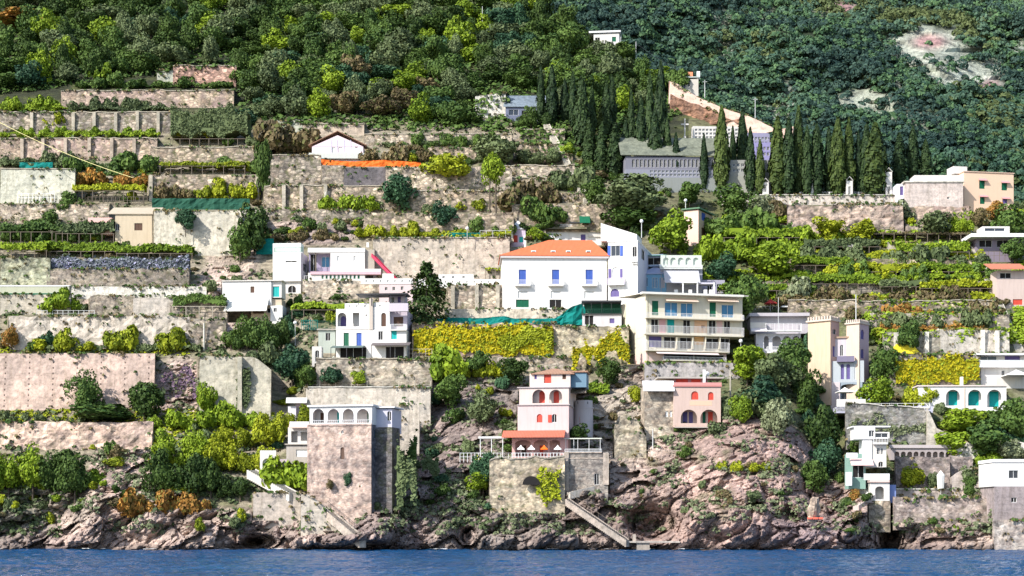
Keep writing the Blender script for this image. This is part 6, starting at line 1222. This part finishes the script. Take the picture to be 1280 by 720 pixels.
# --- pergolas and vineyards
pergola(200, 306, 201, 221, 'lime', 'long dark vine pergola in the middle of the stepped farm walls', depth=4, frac=.38, dx=.8)
pergola(0, 78, 276, 306, 'mid', 'shaded vine pergola at the left edge above the farm cottage', frac=.5); pergola(70, 142, 274, 306, 'olive', 'vine pergola joined to the farm cottage', frac=.6); pergola(0, 58, 300, 328, 'bright', 'low vine pergola on posts at the left edge above the weathered green wall', frac=.5)
pergola(56, 146, 300, 322, 'bright', 'bright green vine pergola left part above the blue hedge', frac=.7); pergola(146, 240, 303, 326, 'bright', 'bright green vine pergola right part above the blue hedge', frac=.65); pergola(90, 180, 228, 254, 'lime', 'yellow-green vine pergola right of the pale green concrete wall', frac=.45)
pergola(216, 282, 365, 397, 'mid', 'dark vine pergola beside the small white cottage', frac=.6, post=CG); pergola(365, 468, 376, 394, 'bright', 'bright green vine pergola above the arched villa', frac=.7, depth=4); pergola(607, 632, 334, 347, 'lime', 'small dark pergola at the left corner of the big white house', frac=.3)
pergola(1062, 1215, 290, 304, 'brown', 'wire trellis of dry vines under the stained block', frac=.25, depth=3); VY = [(905, 1000, 282, 308, 'bright'), (1005, 1100, 296, 318, 'olive'), (1120, 1212, 300, 326, 'bright'), (990, 1064, 318, 342, 'bright'), (1060, 1150, 326, 350, 'lime'), (1140, 1232, 326, 350, 'bright'), (900, 985, 352, 372, 'bright'), (990, 1100, 340, 366, 'bright'), (1100, 1160, 346, 368, 'olive'), (1150, 1240, 348, 370, 'lime')]
VT = ['high left vineyard strip right of the pink tower house', 'olive-coloured vineyard strip under the yellow bushes', 'upper right vineyard strip below the trellis', 'short bright vineyard strip in the middle slope', 'yellow-green vineyard strip in the middle slope', 'right vineyard strip beside the diagonal stair', 'vineyard strip over the parasol terrace', 'long bright vineyard strip in the lower slope', 'dull olive vineyard strip in the lower slope', 'yellow-green vineyard strip at the lower right']
for (a, b, c, d_, m), t in zip(VY, VT): pergola(a, b, c, d_, m, t, depth=5, frac=.62, dens=8, cat='vineyard pergola')
# --- rows of bushes along the terraces
BR = [(96, 292, 109, 12, 'bush:mid', 9, 'clipped green hedge plant between the two topmost pinkish walls'), (112, 145, 108, 22, 'loose:bright', 3, 'light green young tree left of the topmost pinkish wall'), (0, 82, 137, 14, 'bush:bright', 6, 'bright green bush at the left end of the third terrace'), (84, 210, 137, 13, 'bush:olive', 8, 'olive bush on the third terrace'),
      (0, 190, 170, 12, 'bush:bright', 13, 'bright green bush along the fourth terrace'), (60, 96, 160, 20, 'bush:lime', 2, 'yellow-green shrub against the third wall'), (0, 90, 206, 16, 'bush:olive', 6, 'olive bush above the pale green concrete wall'), (92, 184, 214, 18, 'bush:mid', 7, 'dark green bush left of the beige pergola walls'), (95, 182, 232, 20, 'bush:rust', 4, 'orange-yellow bush above the left vine pergola'),
      (192, 240, 248, 17, 'bush:brown', 3, 'brown shrub behind the green net'), (255, 318, 248, 22, 'bush:lime', 4, 'yellow-green shrub behind the green net'), (0, 130, 300, 18, 'bush:mid', 8, 'green bush among the left pergolas'), (56, 112, 388, 22, 'bush:bright', 3, 'green bush under the water tank'), (45, 240, 438, 20, 'bush:lime', 7, 'round shrub on top of the pink weep-hole wall'), (40, 66, 432, 16, 'bush:teal', 2, 'small dark shrub on the long cream retaining wall'),
      (280, 345, 438, 40, 'round:mid', 6, 'tall green tree below the small white cottage'), (270, 340, 456, 20, 'bush:olive', 4, 'olive shrub above the grey-green concrete wall'), (0, 60, 524, 10, 'bush:olive', 5, 'low olive weed clump on the grassy ledge'), (190, 330, 534, 22, 'bush:bright', 8, 'bright shrub on the slope right of the pink bank'),
      (-10, 60, 616, 52, 'round:bright', 4, 'bright green tree on the cliff at the left edge'), (56, 108, 622, 46, 'round:dark', 3, 'dark green tree on the cliff beside the bright trees'), (200, 260, 585, 36, 'round:bright', 4, 'bright green tree high on the left cliff slope'), (262, 336, 592, 44, 'round:lime', 5, 'yellow-green tree on the left cliff slope'), (186, 316, 622, 42, 'round:dark', 6, 'dark green tree at the foot of the left cliff slope'),
      (270, 352, 560, 40, 'round:lime', 4, 'yellow-green bushy tree above the cliff cottage'), (150, 266, 642, 22, 'bush:rust', 6, 'rusty orange scrub at the foot of the left cliff slope'), (345, 384, 542, 40, 'round:lime', 3, 'lime green tree beside the white stepped wall'), (345, 388, 612, 30, 'bush:bright', 3, 'bright green shrub beside the sunlit ramp'),
      (300, 345, 216, 20, 'bush:mid', 2, 'bush in the gap beside the stepped farm'), (330, 400, 190, 28, 'bush:brown', 3, 'brownish bush left of the pink gabled hut'), (376, 402, 206, 14, 'bush:mid', 2, 'green bush at the left end of the orange netting'), (455, 540, 204, 20, 'bush:brown', 4, 'brownish shrub right of the pink gabled hut'), (520, 620, 182, 12, 'bush:mid', 7, 'small dark shrub on the long low cream wall'),
      (404, 480, 262, 22, 'bush:bright', 4, 'citrus bush in front of the long stone wall with a white post'), (570, 606, 262, 18, 'bush:lime', 2, 'yellow-green bush right of the dark blue-green tree'), (628, 652, 262, 24, 'bush:brown', 2, 'brownish bush beside the twin-trunk tree'), (462, 546, 296, 14, 'bush:lime', 7, 'low yellow-green hedge plant over the large beige wall'), (555, 640, 292, 16, 'bush:mid', 5, 'green hedge plant over the large beige wall'),
      (640, 700, 254, 26, 'bush:brown', 3, 'brown-green shrub left of the olive tree'), (660, 730, 278, 24, 'bush:mid', 4, 'green shrub behind the roof garden'), (690, 735, 236, 20, 'bush:olive', 3, 'olive shrub on the narrow terraces'), (640, 700, 206, 24, 'round:olive', 3, 'olive tree on the narrow terraces beside the slanting stair'), (640, 690, 160, 26, 'round:dark', 3, 'dark tree at the head of the slanting stair'),
      (1000, 1112, 270, 12, 'bush:brown', 12, 'dry brown scrub clump hanging on the bank under the cypresses'), (1108, 1135, 276, 24, 'bush:grey', 2, 'grey shrub at the right end of the brown bank'), (880, 960, 292, 24, 'bush:mid', 5, 'green bush along the high left vineyard'), (870, 990, 326, 22, 'bush:bright', 6, 'bright green bush between the vineyard strips'), (1000, 1240, 332, 18, 'bush:olive', 12, 'olive bush between the vineyard strips'),
      (1000, 1250, 350, 16, 'bush:mid', 12, 'green bush on the middle vineyard terrace'), (960, 1250, 382, 20, 'bush:brown', 10, 'brown and green scrub bush on the lower vineyard terrace'), (1100, 1250, 410, 20, 'bush:olive', 7, 'olive scrub bush over the diagonal path'), (1110, 1210, 402, 18, 'bush:rust', 5, 'rusty weed clump on the lower vineyard terrace'), (950, 1010, 376, 24, 'bush:grey', 3, 'grey-green shrub behind the parasol terrace'), (1205, 1250, 404, 28, 'bush:brown', 2, 'tall brown shrub beside the diagonal stair path'),
      (880, 930, 392, 30, 'bush:mid', 2, 'green shrub behind the apartment block'), (1125, 1170, 506, 22, 'bush:lime', 3, 'yellow-green shrub left of the turquoise arches'), (1200, 1284, 560, 24, 'bush:teal', 5, 'teal shrub at the bottom of the right-hand garden'), (1215, 1284, 580, 14, 'bush:bright', 5, 'bright shrub above the white sea house'),
      (530, 570, 476, 30, 'bush:bright', 3, 'green shrub on the rocks at the left end of the cream strip wall'), (540, 600, 566, 14, 'bush:olive', 5, 'olive scrub clump on the cliff ledge right of the pale buttress'), (536, 640, 470, 14, 'bush:lime', 6, 'yellow-green clump along the rocks under the autumn vine'), (810, 900, 540, 12, 'bush:olive', 4, 'olive clump on the rock under the pink cottage'), (900, 960, 588, 12, 'bush:lime', 4, 'yellow-green clump on the pinkish headland rock'), (1185, 1245, 604, 16, 'bush:olive', 3, 'olive clump on the right-hand cove slope'),
      (1060, 1090, 565, 24, 'bush:dark', 2, 'dark shrub beside the small stacked white house'), (905, 960, 520, 22, 'bush:olive', 3, 'olive shrub clump above the headland rock'), (1128, 1180, 650, 12, 'bush:mid', 4, 'green weed clump on the long stone sea wall'), (330, 420, 300, 12, 'bush:brown', 6, 'brown weed clump on the bare rocky slope')]
for a, b, y, hh, kd, n, t in BR: bushes(a, b, y, hh, kd, n, t, 'tree' if kd[:5] in ('round', 'loose') else 'bush', 'plants: '+t, name=('terrace_tree' if kd[:5] in ('round', 'loose') else KINDNAME[kd[5:]][0]))
# --- single bushes strewn over the terraces and the cliffs, one object each
def strew(n, x0, x1, y0, y1, h0, h1, kinds, place, ok=lambda x, y: True):
    nh_ = lambda x, y: G['hold'][min(np.searchsorted(G['ys'], y), len(G['ys'])-1), np.searchsorted(G['xs'], x)]; k = 0; tries = 0
    while k < n and tries < n*30:
        tries += 1; x, y = rr.uniform(x0, x1), rr.uniform(y0, y1)
        if not ok(x, y) or nh_(x, y) or nh_(x, min(y+3, 700)) and place != 'x' and rr.random() < .5 or nh_(x-5, y) and nh_(x+5, y): continue
        kd = kinds[rr.randrange(len(kinds))]; P = ground(x, y); s_ = mpp(P[1]); w = rr.uniform(h0, h1)*s_/2.1; col = {'dark': 'dark green', 'mid': 'mid-green', 'olive': 'olive green', 'bright': 'bright green', 'lime': 'yellow-green', 'brown': 'dry brown', 'teal': 'bluish green', 'grey': 'grey-green', 'rust': 'rusty', 'far': 'pale green'}[kd]
        put(KINDNAME[kd][0], protos('bush:'+kd)[rr.randrange(4)], (P[0], P[1]-.2, P[2]-.15*w), (w*rr.uniform(.8, 1.8), w, w*rr.uniform(.7, 1.7)), rr.uniform(0, 6.28), col+' '+KINDNAME[kd][1]+' '+place, KINDNAME[kd][1], 'bushes '+place); k += 1
strew(55, 870, 1262, 262, 440, 10, 26, ['mid', 'olive', 'bright', 'bright', 'lime', 'brown', 'teal'], 'strewn over the right-hand vineyard slope')
strew(70, 310, 640, 175, 300, 8, 20, ['mid', 'olive', 'brown', 'lime', 'dark'], 'strewn over the middle terraces')
strew(60, 640, 860, 190, 300, 8, 22, ['mid', 'olive', 'brown', 'bright', 'dark'], 'on the slope under the dark cypress cluster')
strew(60, -10, 300, 180, 440, 7, 17, ['mid', 'olive', 'brown', 'lime'], 'strewn over the stepped farm terraces')
strew(70, 340, 640, 350, 640, 8, 22, ['mid', 'olive', 'lime', 'brown', 'dark', 'teal'], 'on the ledges around the seaside tower')
strew(60, 700, 1060, 450, 650, 6, 16, ['mid', 'olive', 'brown', 'grey', 'brown'], 'on the rocky headland')
strew(45, 1050, 1290, 420, 665, 7, 18, ['mid', 'olive', 'bright', 'dark', 'brown'], 'around the shady cove')
strew(50, -10, 345, 530, 662, 8, 22, ['bright', 'olive', 'lime', 'mid', 'brown'], 'on the left-hand sea cliff')
strew(26, 1000, 1052, 440, 610, 16, 30, ['dark', 'teal', 'mid'], 'packed in the shaded ravine')
# --- undergrowth that nobody could count
qx = np.concatenate([rng0.uniform(1300, 1900, 9000), rng0.uniform(-580, -20, 9000)]); qy = rng0.uniform(-20, 600, 18000); kq = qy > ridge(qx)+4
scatter('outer_slope_scrub', 'mid', 'dense green scrub on the slopes beyond the terraces', ground(qx[kq], qy[kq]), .8, 1.9, 9, 21)
def rect(px, py, a, b, c, d): return ((px > a) & (px < b) & (py > c) & (py < d)).astype(float)
woodm = lambda x, y: np.where(y < np.interp(x, [0, 298, 299, 640, 700, 860], [118, 82, 158, 165, 200, 140]), .9, 0)*(x < 862)*(y > ridge(x))
px, py = sample(15000, -60, 862, -30, 205, rng0, woodm); scatter('wood_undergrowth', 'mid', 'dark green undergrowth between the trees of the upper wood', ground(px, py), .75, 1.5, 9, 1)
nh = lambda x, y: G['hold'][np.clip(np.searchsorted(G['ys'], y), 0, G['hold'].shape[0]-1), np.clip(np.searchsorted(G['xs'], x), 0, G['hold'].shape[1]-1)]
def veg(x, y, th): return np.clip(fbm(np.stack([x/26, y/15, x*0+2], -1), 4)*3+th, 0, 1)*(1-nh(x, y))
m1 = lambda x, y: veg(x, y, .55)*(y > 150)*(1-.93*rockmask(x, y))
px, py = sample(16000, -60, 1330, 150, 620, rng0, m1); scatter('slope_scrub', 'olive', 'low olive-green scrub and weeds on the terraced slope', ground(px, py), .5, .8, 9, 2)
m2 = lambda x, y: veg(x+200, y, .5)*(1-.93*rockmask(x, y))
px, py = sample(20000, 850, 1330, 262, 430, rng0, m2); scatter('vineyard_weeds', 'bright', 'bright green weeds and vines between the vineyard terraces', ground(px, py), .5, .9, 9, 3)
m3 = lambda x, y: veg(x+90, y+300, .05)*rockmask(x, y)*(y < 668)
px, py = sample(26000, -60, 1330, 440, 668, rng0, m3); scatter('cliff_scrub', 'grey', 'grey-green scrub clinging to the sea cliffs', ground(px, py), .4, .55, 8, 4, upness=.2)
m4 = lambda x, y: (rect(x, y, -60, 75, 600, 672)*.8+rect(x, y, 470, 560, 585, 640)*.7+rect(x, y, 560, 665, 600, 660)*.65+rect(x, y, 1110, 1250, 618, 668)*.3+rect(x, y, 176, 340, 545, 640)*.8)*(1-nh(x, y))*np.clip(fbm(np.stack([x/14, y/9, x*0+5], -1), 3)*2+.6, 0, 1)
px, py = sample(16000, -60, 1260, 540, 672, rng0, m4); scatter('cliff_creepers', 'olive', 'olive creepers spread over the lower cliffs', ground(px, py), .42, .6, 8, 5, upness=.2)
m5 = lambda x, y: veg(x+400, y+100, .1)*(1-.8*rockmask(x, y))*(y > 160)
px, py = sample(11000, -60, 1330, 160, 640, rng0, m5); scatter('dry_weeds', 'brown', 'dry brown weeds on ledges and banks', ground(px, py), .4, .6, 8, 6)
m6 = lambda x, y: (rect(x, y, -40, 340, 511, 530)+rect(x, y, -40, 240, 434, 444)+rect(x, y, 170, 345, 526, 560)*.8)*(1-nh(x, y))
px, py = sample(5000, -60, 345, 430, 560, rng0, m6); scatter('ledge_grass', 'lime', 'yellow-green grass on the ledges of the pink walls', ground(px, py), .4, .5, 8, 7)
# weeds rooted in the joints and along the tops and feet of the walls
tp = [[], []]
for (x0, x1, yt, yb, Ya, Yb, tops, ln) in WALLS:
    L_ = (x1-x0)*mpp(Ya); k = int(L_*2.6+(x1-x0)*(yb-yt)*mpp(Ya)**2*.11); u = rng0.uniform(0, 1, k); md = rng0.uniform(0, 1, k); dens = vnoise(np.stack([u*L_*.22+x0, u*0, u*0+yt], 1))
    for q in range(k):
        if dens[q] < -.25+rng0.uniform(-.3, .5): continue
        x = x0+(x1-x0)*u[q]; Yw = Ya+(Yb-Ya)*u[q]; t_ = np.interp(x, [p[0] for p in tops], [p[1] for p in tops]) if tops else yt
        if md[q] < .5: y, dy = t_+rng0.uniform(-.5, 2), ln*(yb-t_)*mpp(Yw)-.1
        elif md[q] < .72: y, dy = yb-rng0.uniform(0, 3), -.3
        else: y = rng0.uniform(t_, yb); dy = ln*(yb-y)*mpp(Yw)-.15
        tp[int(rng0.uniform(0, 1) < .45)].append(at(x, y, Yw+dy))
scatter('wall_weeds', 'mid', 'green weeds rooted along the tops and joints of the terrace walls', np.array(tp[0]), .36, .6, 9, 8, upness=0)
scatter('dry_wall_weeds', 'brown', 'dry brown weeds rooted along the tops and joints of the terrace walls', np.array(tp[1]), .34, .55, 9, 9, upness=0)
# --- a few flecks of foam where the swell meets the rocks
mb = MB()
for q in range(150):
    x = rr.uniform(-20, 1300); 
    if vnoise(np.array([[x/30, 2.2, 0]]))[0] < .05: continue
    col = G['V'][:, np.searchsorted(G['xs'], x)]; k = np.where(col[:, 2] > .05)[0].max(); P = col[k]; w = rr.uniform(.3, 1.5); n = 7
    mb.add([(P[0]+w*math.cos(6.28*i/n)*rr.uniform(.6, 1.2), P[1]-.6+.5*math.sin(6.28*i/n)*rr.uniform(.5, 1.2), .22+rr.uniform(0, .12)) for i in range(n)], [tuple(range(n))])
tag(mb.build('sea_foam', flat('white_foam', (.8, .82, .82), .8)), 'white flecks of foam along the foot of the rocks', 'foam', None, 'stuff')
# --- small things
net(400, 526, 199, 209, MAT['orange'], 'bright orange barrier netting along a middle terrace', dx=-1.2, name='barrier_netting', cat='barrier netting', tops=[(400, 199), (440, 202), (480, 200), (526, 203)])
net(190, 312, 248, 263, MAT['netgreen'], 'green net fence over the tall cream rendered wall'); net(515, 700, 398, 406, MAT['netteal'], 'long teal shade net gathered along the top of the autumn vine', dx=-1.4, tops=[(515, 404), (540, 399), (560, 397), (600, 397.5), (632, 395), (640, 398), (700, 398)])
net(684, 732, 379, 406, MAT['netteal'], 'teal shade net rising to the dark green pavilion', dx=-2, wav=.8, tops=[(684, 402), (700, 394), (715, 383), (728, 379), (732, 388)]); net(552, 600, 291, 297, MAT['netteal'], 'pale green net fence on top of the large beige retaining wall', dx=-.5); net(24, 66, 203, 211, MAT['netteal'], 'low teal mesh over the pale green concrete wall', dx=-.4)
net(320, 342, 298, 318, MAT['netteal'], 'small green net above the white cube building', dx=-1)
railing(22, 68, 242, 252, W_, 'white balustrade at the foot of the pale green concrete wall', dx=-.9, step=.9); railing(110, 184, 246, 255, MAT['wood'], 'wooden fence right of the pale green concrete wall', dx=-.9, step=1.0); railing(46, 118, 388, 395, MAT['metal'], 'criss-cross metal fence under the water tank', dx=-.6, step=1.2)
railing(380, 538, 476, 486, CG, 'row of pale posts on the cream retaining wall behind the seaside tower', dx=-.4, step=3.2, r=.1); railing(575, 640, 566, 576, W_, 'white railing under the flat canopy left of the villa porch', dx=-5.5, step=.7); railing(640, 704, 566, 575, W_, 'white railing in front of the villa porch', dx=-8.0, step=.6); railing(500, 540, 436, 447, CG, 'pale railing under the dark awning beside the autumn vine', dx=-2, step=1.4)
railing(600, 640, 288, 297, MAT['metal'], 'metal fence on the beige wall beside the twin-trunk tree', dx=-.5, step=1.4); railing(1000, 1110, 240, 244, W_, 'low white posts along the terrace wall under the cypresses', dx=-.3, step=3.5, r=.14)
railing(800, 880, 563, 572, CB, 'low weathered rail on the ledge beside the ruined stone wall', dx=-2, step=2)
e = empty('yellow_tarpaulin', at(1134, 442, D(1134, 442)-1.3), 0, 'bright yellow boat-shaped tarpaulin above the yellow creeper', 'tarpaulin'); k_ = mpp(D(1134, 442))
mb = MB(); mb.prism([(-15*k_, 0), (12*k_, 0), (15*k_, 2*k_), (9*k_, 9*k_), (4*k_, 11.5*k_), (-13*k_, 12*k_), (-15.5*k_, 9*k_)], 0, 1.6); mb.build('cover', MAT['yellowp'], e); mb = MB(); mb.prism([(12.1*k_, .3*k_), (17.5*k_, 1*k_), (14*k_, 5*k_), (11.5*k_, 7*k_)], .2, 1.3); mb.build('dark_end', MAT['void'], e)
def cable(name, pts, r, m, label, sag=1.0):
    mb = MB()
    for (a, b) in zip(pts[:-1], pts[1:]):
        P, Q = at(*a), at(*b); prev = P
        for i in range(1, 11): t = i/10; c = P.lerp(Q, t); c.z -= sag*4*t*(1-t); mb.bar(prev, c, r, n=4); prev = c
    tag(mb.build(name, m), label, 'cable')
cable('cableway_line', [(-8, 149, 420), (166, 222, 405)], .07, flat('yellow_cable', (.75, .68, .3), .5), 'pale yellow cable slanting across the upper left terraces')
PO = [(795, 52, 76, 'white post on the wooded ridge right of the flat white house'), (881, 100, 118, 'utility pole on the ridge right of the small ridge house'), (944, 122, 160, 'utility pole rising above the curving pink road wall'), (707, 20, 40, 'thin utility pole on the ridge left of the flat white house'), (776, 46, 70, 'white pole beside the flat white house'), (603, 8, 45, 'thin metal pole in the upper wood beside the clearing')]
for x, a, b, t in PO: pole(x, a, b, t, r=.13, mat=MAT['metal'], arm=(x in (881, 944)))
cable('power_line', [(881, 102, D(881, 118)-1), (944, 124, D(944, 160)-1)], .035, DM, 'power line between the two utility poles over the pink road wall'); cable('power_line', [(944, 124, D(944, 160)-1), (1008, 158, D(1008, 200)+6)], .035, DM, 'power line running down right from the pole on the pink road wall')
cable('power_line', [(795, 54, D(795, 76)-1), (881, 102, D(881, 118)-1)], .035, DM, 'power line along the wooded ridge from the white post')
pole(407, 240, 264, 'square white post in front of the long stone wall', r=.35, mat=CW, name='gate_post', cat='post'); pole(255, 404, 436, 'tall white post on the grey rubble wall left of the ravine', r=.25, mat=CW, name='gate_post', cat='post'); pole(1070, 368, 408, 'tall pale pole behind the castle towers', r=.14); pole(973, 372, 407, 'flagpole on the roof terrace of the arcaded house', r=.08, Y=D(973, 440)-1.5)
pole(584, 287, 298, 'white globe lamp on the pale green net fence', lamp=True, r=.08, name='globe_lamp', cat='lamp', Y=D(584, 347)-1.2); pole(802, 278, 292, 'big white globe lamp on the roof of the tall white annex', lamp=True, r=.1, name='globe_lamp', cat='lamp', Y=D(790, 395)+6); pole(369, 405, 430, 'white globe lamp in the ravine left of the grey shed', lamp=True, r=.08, name='globe_lamp', cat='lamp'); pole(926, 428, 450, 'white globe lamp right of the lowest balcony of the apartment block', lamp=True, r=.08, name='globe_lamp', cat='lamp', Y=D(925, 452)-3)
pole(816, 536, 566, 'white post on the cliff below the lean-to roof of the pink cottage', r=.12); pole(913, 460, 505, 'pale post under the bright green tree at the apartment block', r=.2, mat=CG); pole(928, 458, 472, 'short pale post below the bright green tree', r=.2, mat=CG)
e = empty('memorial_cross', at(856, 180, D(856, 180)-2), 0, 'small white stone cross in front of the cemetery roof', 'cross'); mb = MB(); mb.box(-.3, .3, -.3, .3, -1, 2.2); mb.box(-.16, .16, -.15, .15, 2.2, 7.2); mb.build('shaft', WH2, e); mb = MB(); mb.box(-1.1, 1.1, -.13, .13, 5.4, 5.8); mb.build('crossbar', WH2, e)
e = empty('striped_rock_figure', at(1016, 646, D(1016, 646)-9), 0, 'pale vertical rock pillar on the headland at the ravine mouth', 'rock pillar')
V, F = core_blob(lambda a, b: ((.95+.3*math.sin(3*a+b)+.25*math.sin(5*b))*abs(math.sin(b))**.5*math.cos(a)+.4*math.cos(b), (1.0+.3*math.cos(2*a+2*b))*abs(math.sin(b))**.5*math.sin(a), 2.4*math.cos(b)+.6*math.sin(a*2)*math.sin(b)+1.2), 12, 10); put('rock', npmesh('rock', V, F, [stone((.44, .36, .29), 1.2, .4)]), (0, 0, 0), parent=e); e.name = 'rock_pillar'
bl = flat('orange_red_cloth', (.8, .16, .1), .8); mb = MB(); Yq = D(1018, 650)-9
for i, (x, w_) in enumerate(((1012, 4), (1019, 5), (1026, 4))): p = at(x, 649, Yq-.5*i); mb.box(p.x-w_*.08, p.x+w_*.08, p.y-.5, p.y+.5, p.z, p.z+.35)
tag(mb.build('beach_towel', bl), 'orange-red towels spread on the rocks at the ravine mouth', 'towel')
# ================================================================== light, sky, camera
EL, AZ = R(39), (-.74, -.60)
sd = Vector((AZ[0], AZ[1], 0)).normalized()*math.cos(EL)+Vector((0, 0, math.sin(EL)))
L = bpy.data.lights.new('sun', 'SUN'); L.energy = 4.3; L.angle = R(.5); L.color = (1.0, .96, .9); lo = bpy.data.objects.new('sun', L); COL.objects.link(lo); lo.rotation_euler = sd.to_track_quat('Z', 'Y').to_euler(); lo.location = (-200, -200, 300)
W = bpy.data.worlds.new('World'); SC.world = W; W.use_nodes = True; nt = W.node_tree; sk = nt.nodes.new('ShaderNodeTexSky'); sk.sky_type = 'NISHITA'; sk.sun_disc = False; sk.sun_elevation = EL; sk.sun_rotation = math.atan2(AZ[0], AZ[1]) % (2*math.pi)
bg = nt.nodes['Background']; nt.links.new(sk.outputs[0], bg.inputs[0]); bg.inputs[1].default_value = .15
cam = bpy.data.cameras.new('camera'); co = bpy.data.objects.new('camera', cam); COL.objects.link(co); SC.camera = co; co.location = (0, 0, CH); co.rotation_euler = (R(90), 0, 0)
cam.sensor_width = 36; cam.lens = 36*FP/1280; cam.shift_y = (HY-360)/1280; cam.clip_end = 9000; cam.clip_start = .5
vs = SC.view_settings; vs.view_transform = 'Standard'; vs.look = 'None'; vs.gamma = 1; vs.exposure = .66; vs.use_curve_mapping = False
SC.cycles.max_bounces = 5; SC.cycles.diffuse_bounces = 2; SC.cycles.glossy_bounces = 2; SC.cycles.transmission_bounces = 2; SC.cycles.volume_bounces = 0; SC.cycles.use_denoising = True
print('objects', len(bpy.data.objects))
